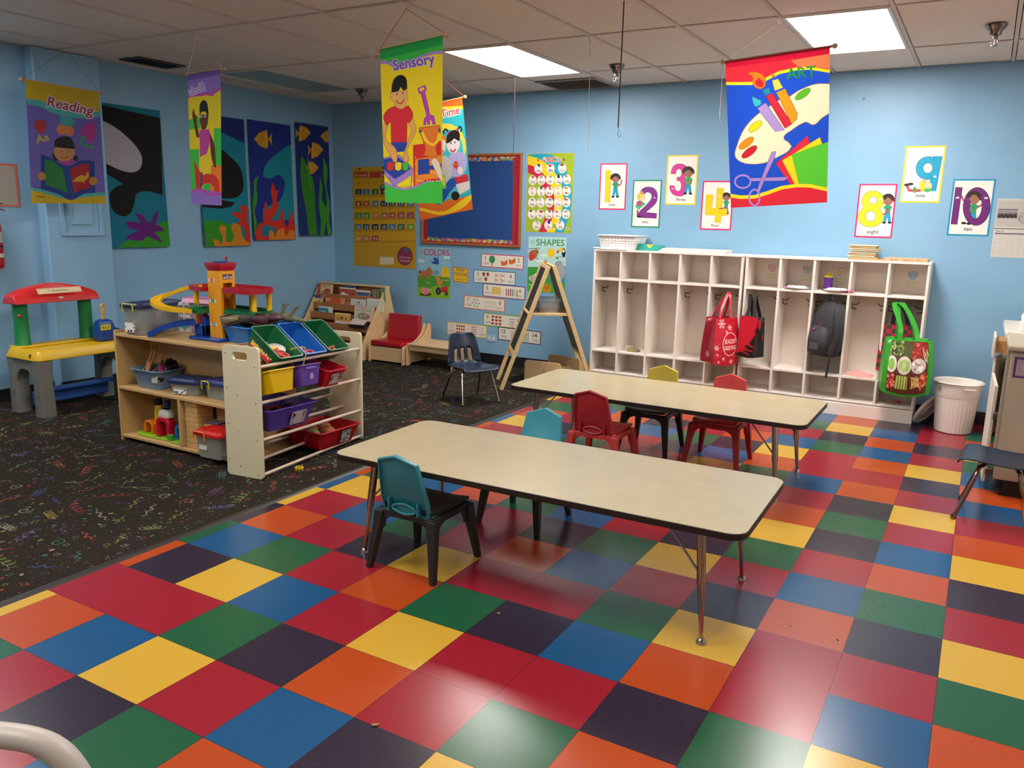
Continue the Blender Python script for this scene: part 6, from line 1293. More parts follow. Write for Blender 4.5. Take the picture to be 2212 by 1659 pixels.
# COLORS poster
Q=[(118,80),(538,92),(532,738),(122,704)]
a=Art(Q,.425,.535,rough=.4); a.bg('#8cc0d4'); a.poly([(110,440),(230,432),(380,450),(545,470),(545,750),(110,750)],'#4c9a2a'); a.poly([(110,585),(260,600),(380,570),(545,590),(545,750),(110,750)],'#8ab822')
for k in range(7): a.line([(180+k*55,440+k*5),(150+k*55,520),(200+k*55,590)],2,'#8cc05a',sm=1)
a.txt('COLORS',195,185,522,190,82,'#cc2244'); a.txt('On the',126,132,188,134,16,'#cc5a74'); a.txt('Farm',140,160,188,161,16,'#cc5a74')
for x,y in ((155,260),(490,215)): [a.ell(x+q*20-20,y-abs(q)*0+(q%2)*-8,26,18,'#d4e4e4') for q in range(3)]
a.poly([(280,262),(330,270),(318,225),(345,210),(360,240),(374,195),(384,230),(388,300),(360,302),(310,292)],'#2450a0'); a.ell(330,226,13,13,'#1c3f86')
a.poly([(132,385),(160,380),(240,385),(250,350),(270,336),(310,390),(312,425),(268,440),(272,485),(240,490),(235,450),(180,450),(175,488),(145,488),(150,420),(130,430)],'#b5713a'); a.poly([(250,350),(262,340),(240,385),(228,380)],'#5a3418'); a.ell(142,398,12,20,'#5a3418')
a.poly([(420,460),(424,370),(450,335),(490,328),(524,370),(530,468)],'#ecc416'); a.line([(470,410),(490,332)],3,'#5a4020')
a.poly([(345,440),(365,450),(395,440),(400,480),(435,520),(430,560),(390,568),(360,540),(368,500),(345,480)],'#d98a3c'); a.line([(425,530),(442,480)],8,'#d98a3c')
a.ell(220,680,76,20,'#5c3a1c'); a.ell(215,640,52,44,'#e0909a',rot=.3); a.ell(190,608,24,20,'#e0909a'); a.ell(232,655,12,8,'#c86a78')
a.poly([(415,600),(430,585),(500,585),(502,650),(420,655)],'#cc2430'); a.line([(485,585),(480,555)],9,'#cc2430'); a.ell(382,640,34,48,'#2b2a28'); a.ell(382,640,14,20,'#6a6a60'); a.ell(485,672,22,26,'#2b2a28'); a.ell(485,672,8,9,'#8a8a80'); a.rect(325,380,385,430,'#6f9ab0')
a.txt('green',222,540,290,540,16,'#dcebd4'); a.txt('orange',444,508,516,510,16,'#f0ead0'); a.txt('blue',210,242,256,242,12,'#cfe4ec'); a.txt('brown',150,338,214,338,12,'#cfe4ec'); a.txt('pink',250,626,310,628,13,'#ecd8dc'); a.txt('red',420,676,458,678,15,'#f0d8c0'); a.txt('yellow',430,292,484,294,12,'#cfe4ec')
hang(a,'colors_poster','poster titled COLORS with farm animals and a red tractor','poster',-2.912,.643)
# SHAPES poster (CB frame)
Q=[(1186,622),(1434,630),(1424,990),(1180,975)]
a=Art(Q,.42,.545,rough=.4); a.bg('#b5dcd8'); a.poly([(1175,820),(1440,815),(1440,1000),(1175,1000)],'#3c9a38'); a.poly([(1300,830),(1440,835),(1440,915),(1330,920)],'#23a2bc'); a.poly([(1175,930),(1440,920),(1440,1000),(1175,1000)],'#4fae30')
a.txt('SHAPES',1236,680,1420,684,42,'#2f8a3c'); a.txt('In the',1196,652,1230,652,8,'#5a8a70'); a.txt('Jungle',1194,666,1232,666,8,'#5a8a70')
a.ell(1334,728,23,27,'#f0c61c'); [a.line([(1334+24*math.cos(q*PI/8),728+27*math.sin(q*PI/8)),(1334+29*math.cos(q*PI/8),728+33*math.sin(q*PI/8))],4,'#f0c61c') for q in range(16)]
a.line([(1186,703),(1250,698),(1262,702)],4,'#6a3a24'); a.ell(1216,740,28,30,'#a5663a'); a.ell(1236,722,18,16,'#a5663a'); a.ell(1205,752,18,28,'#cc3a34'); a.line([(1236,700),(1250,735)],5,'#a5663a'); a.line([(1240,760),(1252,778)],5,'#7a4a2c')
a.poly([(1369,722),(1392,698),(1418,694),(1420,712),(1395,716),(1375,734)],'#ecc62c'); a.poly([(1369,722),(1380,708),(1386,724),(1375,734)],'#d2303c'); a.ell(1416,728,12,30,'#18181a'); a.ell(1414,716,8,10,'#ecdca8'); a.line([(1366,756),(1430,752)],3,'#6a4a2c'); a.ell(1374,762,10,7,'#4a9a3c',rot=.7)
for x,y in ((1278,745),(1250,780)): [a.ell(x+q*10,y,14,9,'#d8ece6') for q in range(3)]
a.ell(1385,800,26,22,'#9aa2a4'); a.ell(1400,850,28,50,'#a5acae'); a.poly([(1280,810),(1300,762),(1312,812)],'#e0902c')
a.ell(1218,892,28,22,'#e8e4dc'); [a.line([(1200+q*7,872),(1198+q*7,912)],3,'#26221f') for q in range(6)]; a.ell(1236,874,10,14,'#e8e4dc'); a.ell(1370,880,14,20,'#cc3a8c'); a.ell(1308,950,22,22,'#e08a24'); a.ell(1308,968,26,14,'#e08a24'); [a.line([(1296+q*8,936),(1294+q*8,964)],3,'#4a2c18') for q in range(4)]; a.txt('rectangle',1190,934,1216,936,9,'#e8f0e8')
hang(a,'shapes_poster','poster titled SHAPES with jungle animals and a sun, behind the easel','poster',-1.548,.785)
# share together sign (the figure that holds it is left out)
a=Art([(560,255),(770,255),(770,590),(560,590)],.215,.34,rough=.5); a.l.append(([(0,0)],[],'#e6ddcf')); 
a.poly([(562,362),(762,372),(768,540),(564,530)],'#e8dcc8'); a.poly([(566,366),(758,376),(763,534),(569,526)],'#1c3f78'); a.poly([(574,374),(750,383),(755,526),(577,518)],'#e8ba1c')
a.txt('SHARE',610,408,714,412,24,'#1c3468'); a.txt('TOGETHER',580,452,746,458,27,'#1c3468'); a.txt('Have a heart.',596,500,724,505,14,'#4a3a20')
a.poly([(575,466),(752,474),(752,477),(575,469)],'#c8a018')
me=a.mesh('share_sign',flat,.0008,True)
o=bpy.data.objects.new('share_sign',me); COL.objects.link(o); o.location=(-2.462,YW,.762); tag(o,'yellow and blue sign reading SHARE TOGETHER between the colours poster and number strips','sign')
# number strips
def strip_(n1,w1,n2,w2,px,bc,x0,z0,label,f1_,f2_,tl=0,txc='#6a5e5c'):
    a=Art([(0,0),(530,0),(530,155),(0,155)],.505,.137,rough=.5); a.border(.009,bc,'#e8e2d2')
    a.txt(n1,44,72,44+22*len(n1),72,46,txc); a.txt(w1,30,124,105,124,28,'#9a9090'); a.txt(n2,500-26*len(n2)-18,76,482,76,48,txc); a.txt(w2,430,128,502,128,28,'#9a9090'); f1_(a); f2_(a)
    for k in range(50): a.ell(8+k*10.4,150.5,1.4,1.4,'#d8d0c8',n=6); 
    hang(a,'number_strip',label,'number strip',x0,z0,'number strips on the back wall',tilt=tl)
def grid(nx,ny,x0,y0,dx,dy,fn): 
    return lambda a:[fn(a,x0+i*dx,y0+j*dy) for j in range(ny) for i in range(nx)]
def tree(a): a.line([(140,138),(140,70)],9,'#3a2a20'); a.ell(140,62,36,42,'#3c8a50',out=(4,'#1f4a2c'))
def books2(a):
    for x,y,r in ((292,82,0),(388,56,.3)): a.poly([(x-40,y-10),(x,y+2),(x+38,y-30),(x+42,y+22),(x,y+48),(x-34,y+40)],'#d8662c',out=(2,'#a04018')); a.line([(x,y),(x,y+48)],2,'#f0b890')
strip_('1','ONE','2','TWO',None,'#d23a66',-2.104,1.003,'red bordered number strip with a tree for 1 and books for 2',tree,books2,.012)
own=lambda a,x,y:(a.poly([(x-18,y-20),(x+18,y-20),(x+14,y+14),(x,y+26),(x-14,y+14)],'#b83a34'),a.ell(x,y-14,14,9,'#2a2024'))
scz=lambda a,x,y:(a.ell(x-20,y-10,12,9,'#d8402c'),a.ell(x-18,y+12,12,9,'#d8402c'),a.ell(x-20,y-10,6,4,'#e8e2d2'),a.ell(x-18,y+12,6,4,'#e8e2d2'),a.line([(x-8,y-8),(x+26,y+18)],4,'#7a6a60'),a.line([(x-8,y+10),(x+26,y-14)],4,'#7a6a60'))
strip_('3','THREE','4','FOUR',None,'#1f86a0',-2.192,.833,'blue bordered number strip with owls for 3 and scissors for 4',lambda a:(own(a,130,50),own(a,182,50),own(a,158,106)),grid(2,2,302,50,72,56,scz),.005)
pen=lambda a,x,y:(a.rect(x-8,y-42,x+8,y+42,'#e0b22c'),a.poly([(x-8,y-42),(x+8,y-42),(x,y-56)],'#d8b88a'))
def cray(a):
    for i,c in enumerate(['#c8283c','#8a2a4a','#6a1c2c','#2a6ab0','#e0b02c','#5aa03c']): a.rect(294+i*26,48,306+i*26,124,c); a.poly([(294+i*26,48),(306+i*26,48),(300+i*26,36)],c)
strip_('5','FIVE','6','SIX',None,'#6a3f8c',-2.077,.700,'purple bordered number strip with pencils for 5 and crayons for 6',grid(5,1,128,80,22,0,pen),cray,.018)
flk=lambda a,x,y:([a.line([(x+15*math.cos(q*PI/3),y+15*math.sin(q*PI/3)),(x-15*math.cos(q*PI/3),y-15*math.sin(q*PI/3))],4,'#4a8a92') for q in range(3)],)
app=lambda a,x,y:(a.line([(x+15*math.cos(q*PI/6),y+16*math.sin(q*PI/6)) for q in range(12)],3,'#9a6a60',closed=True),a.line([(x,y-16),(x+6,y-22)],3,'#6a4a40'))
strip_('7','SEVEN','8','EIGHT',None,'#d8744a',-2.312,.560,'orange bordered number strip with snowflakes for 7 and apples for 8',lambda a:[flk(a,x,y) for x,y in ((138,42),(178,42),(116,78),(158,80),(200,84),(142,116),(182,118))],grid(4,2,282,62,40,50,app),.020)
mit=lambda a,x,y:(a.ell(x,y,17,14,'#c82a34'),a.ell(x+14,y-6,6,8,'#3a5a30'))
st_=lambda c:(lambda a,x,y:a.star(x,y,12,c))
strip_('9','NINE','10','TEN',None,'#6aa03c',-2.066,.395,'green bordered number strip with red mittens for 9 and stars for 10',grid(3,3,122,40,46,40,mit),lambda a:([a.star(340+i*26,48,12,'#4a3a6a') for i in range(3)],[a.star(352+i*26,76,12,'#4a3a6a') for i in range(2)],[a.star(340+i*26,102,12,'#c84a3c') for i in range(3)],[a.star(352+i*26,130,12,'#c84a3c') for i in range(2)]),.012)
ap2=lambda a,x,y:(a.ell(x,y,13,12,'#c02f2c'),a.ell(x+6,y-9,5,4,'#5a8a3c'))
sq=lambda a,x,y:a.rect(x-7,y-7,x+7,y+7,['#3a7a70','#3a5a8a','#a83a3a','#6a4a7a'][int(x+y)%4])
strip_('11','ELEVEN','12','TWELVE',None,'#d8bc3c',-2.523,.262,'yellow bordered number strip 11 and 12 behind the navy chair',grid(4,3,136,40,30,38,ap2),grid(3,4,336,34,24,28,sq),.008,'#c8bca0')
lam_=lambda a,x,y:(a.ell(x,y+3,7,7,'#5a7a2c'),a.line([(x,y-10),(x,y)],3,'#3a3a20'))
strip_('13','THIRTEEN','14','FOURTEEN',None,'#5a2444',-1.882,.262,'maroon bordered number strip 13 and 14 partly behind the easel',grid(13,1,160,70,8,0,lambda a,x,y:a.rect(x-2,y-36,x+2,y+36,'#b8b0a8')),grid(3,5,330,40,22,22,lam_),.020,'#4a4040')
t=thing('wall_outlet','light blue electrical outlet low on the back wall beside the navy chair','outlet',(-1.957,YB-.0005,.268)); m=MB(); m.prism(rrect(.115,.072,.006),-.006,0,ax='y'); obj('plate',m,mat('#9cc4de',.4),t,bev=.002)
for s in (-1,1): m=MB(); m.prism([(.017*math.cos(q*PI/8),.015*math.sin(q*PI/8)) for q in range(16)],-.010,-.005,ax='y'); obj('socket',m,mat('#e4dcd4',.4),t,(s*.026,0,0),bev=.001)
# ================= sea banners on the left wall =================
def seab(corn,y0,y1,z0,z1,bg,fn,label,drape=.010,off=(0,80,2.989)):
    a=Art(corn,y1-y0,z1-z0,step=.035,stepv=.10,rough=.9); a.bg(bg); fn(a)
    W_,H_=y1-y0,z1-z0
    def P(u,v,n):
        k=1-v/H_; return (.012+n+drape*(.6+.4*math.sin(u*17+1))*k+.018*k*k+.006*k*math.sin(u*9),u+.012*k,v)
    t=thing('sea_banner',label,'banner',(XL+.002,y0,z0)); a.build('cloth',P,t); return t
def s1(a):
    a.poly([(600,430),(1045,518),(1055,1010),(940,990),(880,1010),(860,1080),(830,1140),(780,1160),(720,1130),(695,1070),(700,1010),(740,970),(790,950),(700,900),(640,870),(600,860)],'#0c0d0f'); a.poly([(600,520),(720,570),(830,650),(900,730),(920,790),(900,850),(860,870),(780,862),(660,815),(600,800)],'#a5a3b0')
    a.poly([(1100,1170),(1030,1190),(960,1250),(850,1290),(760,1350),(740,1380),(1110,1380)],'#2c8a20'); a.poly([(936,1285),(910,1310),(840,1312),(790,1300),(850,1262),(890,1245),(820,1235),(795,1195),(850,1190),(900,1200),(880,1160),(862,1135),(920,1150),(940,1185),(975,1190),(990,1140),(1025,1110),(1015,1160),(1000,1200),(1040,1215),(1066,1238),(1020,1248),(990,1250),(1030,1290),(1046,1318),(990,1300)],'#5c1470')
seab([(625,420),(1040,470),(1097,1340),(700,1370)],2.955,3.545,1.175,2.365,'#0a6f86',s1,'sea banner with a black and white orca and purple starfish, half behind the reading banner')
def s2(a):
    a.poly([(1280,510),(1560,520),(1560,660),(1420,600),(1280,560)],'#13276e'); a.poly([(1280,700),(1430,700),(1480,740),(1540,800),(1568,900),(1560,960),(1520,1000),(1440,1010),(1280,1010)],'#0c0d0f'); a.poly([(1440,1020),(1520,1030),(1500,1060),(1440,1080),(1280,1080),(1280,1020)],'#0c0d0f')
    a.poly([(1300,1180),(1420,1160),(1520,1190),(1560,1240),(1560,1370),(1300,1390)],'#2f8a1c'); a.poly([(1552,1050),(1580,1040),(1600,1060),(1598,1110),(1625,1250),(1625,1320),(1590,1330),(1580,1200),(1530,1170),(1560,1150),(1500,1110),(1510,1090),(1560,1100)],'#c02c1c')
    a.poly([(1385,1300),(1420,1300),(1440,1340),(1450,1280),(1425,1220),(1440,1190),(1468,1200),(1470,1260),(1475,1310),(1500,1310),(1520,1270),(1500,1200),(1510,1170),(1550,1180),(1575,1260),(1600,1290),(1628,1300),(1620,1340),(1400,1365)],'#c87c14')
seab([(1288,500),(1552,527),(1630,1318),(1340,1360)],3.93,4.50,1.17,2.395,'#0a7f92',s2,'sea banner with a black shape and orange coral, behind the narrow purple banner')
def fish(a,x,y,s,f=1):
    a.poly([(x-55*s*f,y),(x-20*s*f,y-40*s),(x+25*s*f,y-58*s),(x+38*s*f,y),(x+35*s*f,y+62*s),(x-10*s*f,y+48*s)],'#c8901c',sm=0,out=(3*s,'#a87418')); a.poly([(x+38*s*f,y),(x+62*s*f,y-38*s),(x+58*s*f,y),(x+66*s*f,y+44*s)],'#c8901c'); a.line([(x+25*s*f,y-52*s),(x+22*s*f,y),(x+28*s*f,y+56*s)],3*s,'#e0c060'); a.ell(x-34*s*f,y-8*s,7*s,7*s,'#d8c8a0'); a.ell(x-34*s*f,y-8*s,4*s,4*s,'#2a2010')
def s3(a):
    a.poly([(1880,690),(1800,740),(1730,800),(1700,860),(1700,900),(1740,910),(1800,885),(1835,920),(1835,990),(1800,1060),(1760,1080),(1700,1100),(1700,1180),(1930,1180),(1930,690)],'#0a7f92'); fish(a,1688,658,1.0)
    a.poly([(1650,1260),(1680,1190),(1700,1200),(1712,1060),(1728,1080),(1726,1120),(1760,1080),(1750,1000),(1755,935),(1772,960),(1778,990),(1800,980),(1788,1040),(1800,1090),(1780,1140),(1750,1180),(1800,1180),(1822,1100),(1835,1140),(1840,1190),(1860,1230),(1890,1110),(1925,1300),(1850,1310),(1700,1315),(1655,1300)],'#c42a18'); a.poly([(1690,1230),(1720,1205),(1780,1230),(1790,1260),(1740,1280),(1700,1285)],'#0a6f86')
    a.poly([(1740,1240),(1765,1250),(1780,1300),(1800,1240),(1835,1230),(1850,1290),(1880,1240),(1910,1250),(1910,1305),(1740,1315)],'#c87c1c'); a.poly([(1668,890),(1655,960),(1662,1040),(1645,1120),(1660,1200),(1650,1270),(1634,1270),(1628,1100),(1640,980),(1640,920)],'#2f8a1c')
seab([(1588,532),(1866,570),(1918,1303),(1650,1305)],4.545,5.125,1.225,2.405,'#122a80',s3,'sea banner with one yellow fish and red coral')
def s4(a):
    fish(a,1965,620,.85,-1); fish(a,2046,728,.85,-1); fish(a,2112,645,.7,1); fish(a,2020,840,.75,-1)
    a.poly([(1950,760),(1975,800),(1990,870),(2020,900),(2035,1000),(2040,1150),(2050,1280),(1990,1280),(1975,1120),(1950,980),(1942,850)],'#2a7a1c'); a.poly([(2070,900),(2085,960),(2080,1040),(2110,1100),(2105,1200),(2090,1285),(2066,1280),(2072,1180),(2060,1080),(2066,980)],'#2f8a1c'); a.poly([(2092,770),(2120,850),(2112,960),(2135,1080),(2130,1180),(2150,1280),(2118,1280),(2108,1150),(2112,1020),(2092,900)],'#3a8f1c'); a.poly([(1988,760),(2004,860),(2020,960),(2008,990),(1990,880)],'#3a8f1c')
seab([(1908,548),(2122,588),(2150,1275),(1935,1285)],5.19,5.70,1.265,2.45,'#0f2a6c',s4,'sea banner with yellow fish and tall green seaweed, nearest the corner')
# ================= banners hanging from the ceiling =================
def hbanner(corn_px,TL,TR,BR,BL,fn,bg,label,hookxy,off,knob='#b98a62',rodc='#c49a6c',cord='#a8322c',amp=.005,fr=21,rough=.6,ph=0.,bow=(0,0),cordcol=None):
    TL,TR,BR,BL=map(Vector,(TL,TR,BR,BL)); W=((TR-TL).length+(BR-BL).length)/2; H=((TL-BL).length+(TR-BR).length)/2
    a=Art(quad(corn_px,off) if off else corn_px,W,H,step=.02,stepv=.12,rough=rough,mk={'trl':.42}); a.bg(bg); fn(a)
    nrm=(TR-TL).cross(TL-BL).normalized()
    if nrm.dot(CP-TL)<0: nrm=-nrm
    sg=1
    O=(TL+TR)/2
    def P(u,v,n):
        s_,k=u/W,v/H; p=(TL*(1-s_)+TR*s_)*k+(BL*(1-s_)+BR*s_)*(1-k); w_=amp*math.sin(u*fr+ph+1.2*k)*max(0,1-k)**.5+bow[0]*math.sin(PI*s_)*(1-k)
        return tuple(p+nrm*(w_+n)-O)
    t=thing('hanging_banner',label,'banner',O); a.build('cloth',P,t,thick=0)
    d=(TR-TL).normalized(); m=MB(); e=.022; A_=TL-d*e-O-nrm*.009; B_=TR+d*e-O-nrm*.009
    m.tube([A_,B_],.0075,n=10); obj('rod',m,mat(rodc,.5),t)
    for p,s in ((A_,-1),(B_,1)):
        m=MB(); m.tube([p-d*.006,p+d*.0,p+d*.012*s if s>0 else p-d*.012,],[.010,.014,.009],n=12); m.sph(p,.0145,n=12,k=8); obj('knob',m,mat(knob,.45),t)
    hk=Vector((hookxy[0],hookxy[1],CEIL-.042))-O
    m=MB(); m.tube([A_,hk],.0016,n=5); m.tube([hk,B_],.0016,n=5); obj('cord',m,mat(cord,.8),t)
    return t
OS=(720,40,3.1907)
def fs(a):
    a.poly([(310,90),(760,90),(760,258),(690,238),(620,262),(540,300),(470,305),(430,330),(380,300),(310,292)],'#2fae3c'); a.poly([(310,160),(760,60),(760,184),(700,195),(500,245),(316,290)],'#149040'); 
    a.poly([(310,292),(380,298),(420,325),(460,320),(540,290),(620,255),(700,230),(760,232),(760,256),(700,252),(620,275),(540,312),(460,342),(420,345),(370,322),(310,318)],'#9a7ac0')
    # ground
    a.poly([(340,1130),(420,1160),(520,1180),(640,1135),(760,1120),(760,1300),(340,1300)],'#3cb83c'); a.line([(345,1132),(420,1165),(480,1182),(560,1170),(640,1130),(760,1118)],14,'#9a7ac0')
    a.poly([(552,890),(745,862),(752,1125),(640,1130),(556,1165)],'#c8241c'); a.poly([(568,985),(750,955),(752,1110),(640,1118),(568,1160)],'#e0841c')
    for q in range(26): x_=570+(q*37)%175; y_=972+(q*53)%160; a.ell(x_,y_,4,4,'#efe0b8',n=7)
    a.poly([(350,975),(450,955),(550,1045),(540,1165),(420,1160),(356,1080)],'#9a7ac0',out=(4,'#5a3a86')); a.poly([(352,985),(440,965),(535,1045),(425,1115),(352,1050)],'#1d3f98'); a.poly([(440,1150),(535,1092),(538,1162),(440,1162)],'#e8cf10')
    a.poly([(590,988),(656,982),(658,1030),(745,1015),(745,1050),(660,1052),(660,1078),(590,1088)],'#1d3f98',out=(4,'#3a2468')); a.poly([(690,975),(715,990),(745,1060),(752,1140),(720,1100),(690,1040),(668,1000)],'#d9cdb8',out=(3,'#a8987a'))
    for x_,c in ((396,'#d02a1c'),(446,'#e8c81c'),(494,'#3cb83c')): a.poly([(x_-22,1010),(x_,1000),(x_+22,1008),(x_+20,1050),(x_,1062),(x_-20,1052)],c,out=(3,'#6a3a20'))
    # bucket and spade
    a.poly([(594,772),(732,755),(738,800),(716,850),(706,935),(716,950),(706,966),(650,968),(616,955),(632,935),(616,850),(600,800)],'#d8741c',out=(5,'#a04a10')); a.line([(612,800),(640,860),(680,886),(712,866),(730,810)],18,'#ecc020',sm=1); a.ell(601,797,9,11,'#1d3f98'); a.ell(731,788,9,11,'#1d3f98')
    a.poly([(582,498),(632,474),(640,510),(628,520),(662,680),(690,690),(702,748),(684,752),(672,716),(660,718),(664,750),(646,752),(640,722),(632,756),(622,756),(626,710),(642,690),(606,540),(592,530)],'#b03ab0',sm=0,out=(4,'#7a2086')); a.poly([(594,500),(622,488),(626,505),(600,520)],'#e8cf10')
    # child
    a.poly([(400,870),(506,866),(506,930),(400,940)],'#1d3f98'); a.poly([(352,740),(380,750),(366,850),(420,900),(438,940),(436,1000),(420,1005),(392,950),(352,870)],'#d8a05c',out=(4,'#a8702c')); a.poly([(512,730),(550,700),(574,790),(530,880),(506,930),(526,990),(496,1005),(478,985),(490,930),(520,850),(540,790)],'#d8a05c',out=(4,'#a8702c'))
    a.poly([(350,700),(384,640),(440,620),(478,632),(518,618),(552,680),(530,735),(508,735),(505,868),(402,870),(398,725),(374,756)],'#cc2430',out=(4,'#8a1420'))
    a.poly([(392,520),(510,508),(512,540),(516,572),(505,585),(490,630),(455,640),(425,618),(410,580),(394,575),(390,545)],'#dba560',out=(3,'#a8702c')); a.poly([(400,524),(402,480),(418,425),(448,402),(478,402),(502,425),(510,500),(482,512),(462,486),(446,514)],'#0e0d0e')
    a.line([(430,580),(445,598),(468,600),(488,574)],8,'#c0301c',sm=1); a.ell(436,536,5,7,'#3a2a8a'); a.ell(478,528,5,7,'#3a2a8a')
    a.txt('Sensory',416,366,700,318,78,'#64408e',halo='#bfa6dc',hw=6)
hbanner([(821,107),(957,76),(956,440),(833,437)],(-.773,2.537,2.44),(-.218,2.376,2.44),(-.216,2.378,1.569),(-.754,2.552,1.576),fs,'#e0c80e','green and yellow hanging banner titled Sensory, with a child in a red shirt',(-.60,2.56),OS,ph=.5)
def fart(a):
    a.poly([(80,150),(840,40),(840,250),(700,225),(600,225),(480,260),(380,305),(280,325),(95,330)],'#dc2a3a'); a.poly([(84,172),(840,60),(840,120),(96,222)],'#c41434'); a.poly([(560,170),(840,120),(840,235),(700,215),(620,220)],'#d8784c')  # orange patch: glow of the lamp behind the cloth, painted into the print
    a.line([(95,338),(280,338),(380,310),(480,258),(600,232),(700,228),(840,255)],22,'#f0d824')
    # palette
    a.poly([(840,345),(740,345),(620,390),(540,440),(480,460),(420,500),(330,560),(230,660),(175,780),(160,860),(200,900),(300,915),(400,900),(480,860),(540,825),(565,790),(540,760),(512,740),(515,715),(560,680),(620,640),(670,620),(720,640),(780,590),(840,540)],'#f0dcb8',out=(4,'#a86a3a'))
    for cx,cy,rx,c in ((645,418,66,'#5aac2c'),(308,650,60,'#dccc1c'),(242,768,66,'#d8861c'),(264,830,68,'#c02030')): a.ell(cx,cy,rx,26,c,rot=-.62,out=(3,'#7a5a2a'))
    # papers
    a.poly([(455,910),(680,715),(780,1050),(552,1052)],'#d82a3e',out=(3,'#6a1420')); a.poly([(500,890),(765,728),(790,800),(820,1060),(585,1052)],'#e8cf20',out=(3,'#8a7a1c')); a.poly([(566,852),(830,756),(830,1085),(618,1052)],'#58c234',out=(3,'#2a6a1c'))
    # crayons and brush
    a.poly([(325,520),(385,480),(515,678),(455,688)],'#a58ac4',out=(4,'#6a4a8a')); a.poly([(285,435),(300,440),(330,455),(355,460),(345,475),(360,485),(318,510),(302,500)],'#3aacb8',out=(3,'#1f7a8a')); a.poly([(385,430),(430,410),(568,635),(520,665)],'#c42a3a',out=(4,'#7a1420')); a.poly([(458,405),(520,378),(606,560),(600,600),(566,636)],'#e0901c',out=(4,'#8a4a10')); a.poly([(430,318),(470,305),(504,370),(448,392)],'#e4c64a',out=(3,'#a8862a')); a.poly([(424,296),(432,262),(460,290)],'#d8761c')
    for k in range(4): a.line([(366+k*4,392+k*10),(410+k*2,374+k*10)],5,'#2fae5a')
    a.poly([(250,260),(300,252),(350,266),(380,300),(382,350),(350,378),(310,365),(290,330),(290,290)],'#dc7a24',out=(4,'#a04a18')); a.poly([(330,292),(350,310),(372,330),(362,366),(330,362),(306,340),(314,310),(322,318)],'#c42430')
    # scissors
    a.line([(215+56*math.cos(q*PI/9),1036+44*math.sin(q*PI/9)) for q in range(18)],13,'#a484c8',closed=True); a.line([(300+40*math.cos(q*PI/9),1144+54*math.sin(q*PI/9)) for q in range(18)],13,'#a484c8',closed=True)
    a.poly([(262,1012),(545,1004),(512,1030),(266,1034)],'#a484c8',out=(3,'#5a3a7a')); a.poly([(318,1096),(430,830),(458,824),(450,870),(340,1104)],'#a484c8',out=(3,'#5a3a7a'))
    a.poly([(100,1145),(240,1150),(360,1130),(480,1090),(600,1062),(700,1062),(850,1105),(850,1250),(100,1250)],'#dc2a3a'); a.line([(100,1128),(200,1142),(300,1140),(400,1112),(500,1076),(600,1062),(700,1064),(830,1092)],24,'#f0d824')
    a.line([(300+40*math.cos(q*PI/9),1144+54*math.sin(q*PI/9)) for q in range(18)],13,'#a484c8',closed=True)
    a.txt('ART',530,308,742,290,84,'#1f8a34')
hbanner([(1567,133),(1793,100),(1787,437),(1580,449)],(.962,3.547,2.42),(1.57,3.35,2.42),(1.63,3.36,1.622),(1.054,3.572,1.59),fart,'#1d4cc0','red and blue hanging banner titled ART, with palette, brushes and scissors',(1.19,3.77),C8,knob='#c0a488',rodc='#b98a7a',cord='#d8d0c8',ph=2.)
OR=(0,80,2.989)
def fr(a):
    a.poly([(150,260),(645,350),(640,495),(540,490),(420,480),(330,450),(260,410),(170,400)],'#d0ac14'); a.poly([(170,395),(260,405),(340,440),(440,470),(560,480),(645,478),(640,510),(540,520),(420,505),(330,480),(250,440),(180,430)],'#4fb0a8')
    a.poly([(198,965),(300,990),(420,1020),(560,1005),(690,1000),(690,1090),(198,1080)],'#4fb0a8'); a.poly([(198,985),(300,1010),(430,1045),(560,1030),(690,1022),(690,1100),(198,1100)],'#d0ac14')
    a.txt('Reading',306,438,598,502,62,'#a82838',halo='#ddd0d8',hw=7)
    a.poly([(220,560),(230,525),(262,530),(298,535),(300,575),(272,620),(240,600)],'#b83038'); a.txt('Aa',236,680,324,655,52,'#d0b81c'); a.poly([(400,490),(420,520),(440,500),(488,540),(460,575),(410,570),(390,540)],'#3aa8a0'); a.ell(400,590,32,34,'#d87a3c'); a.ell(450,600,30,32,'#d87a3c'); a.poly([(560,560),(585,540),(608,560),(612,640),(600,680),(560,650),(520,640),(530,600)],'#b82a8c'); a.line([(560,640),(535,640),(530,680),(575,700),(610,705)],16,'#3aa05a',sm=1)
    # child
    a.poly([(375,780),(480,790),(470,830),(430,840),(390,830)],'#b03a8c'); a.poly([(340,745),(370,740),(375,790),(350,790)],'#14101a'); a.poly([(470,760),(500,758),(505,792),(475,790)],'#14101a'); a.ell(418,735,66,60,'#c88a54'); a.poly([(352,700),(362,655),(400,635),(450,640),(478,680),(482,716),(440,712),(380,705)],'#15121a'); a.line([(392,762),(415,776),(440,762)],6,'#a83020',sm=1); a.line([(390,735),(405,728)],4,'#3a2418'); a.line([(430,738),(448,730)],4,'#3a2418')
    a.poly([(262,748),(330,770),(440,825),(520,790),(612,795),(620,1005),(540,1010),(460,1052),(380,1010),(262,975)],'#1a3a86'); a.poly([(290,780),(350,795),(410,850),(440,1005),(360,970),(294,955)],'#237a38'); a.poly([(452,845),(520,812),(582,812),(586,975),(520,985),(478,1005)],'#b01f2a'); a.poly([(465,930),(490,905),(530,885),(556,895),(566,865),(578,870),(572,905),(545,925),(550,945),(530,930),(500,930),(490,930)],'#d8a81c'); a.ell(270,893,27,28,'#c8843c'); a.ell(605,925,26,28,'#c8843c'); a.poly([(235,1022),(290,1026),(290,1036),(235,1032)],'#a86a1c')
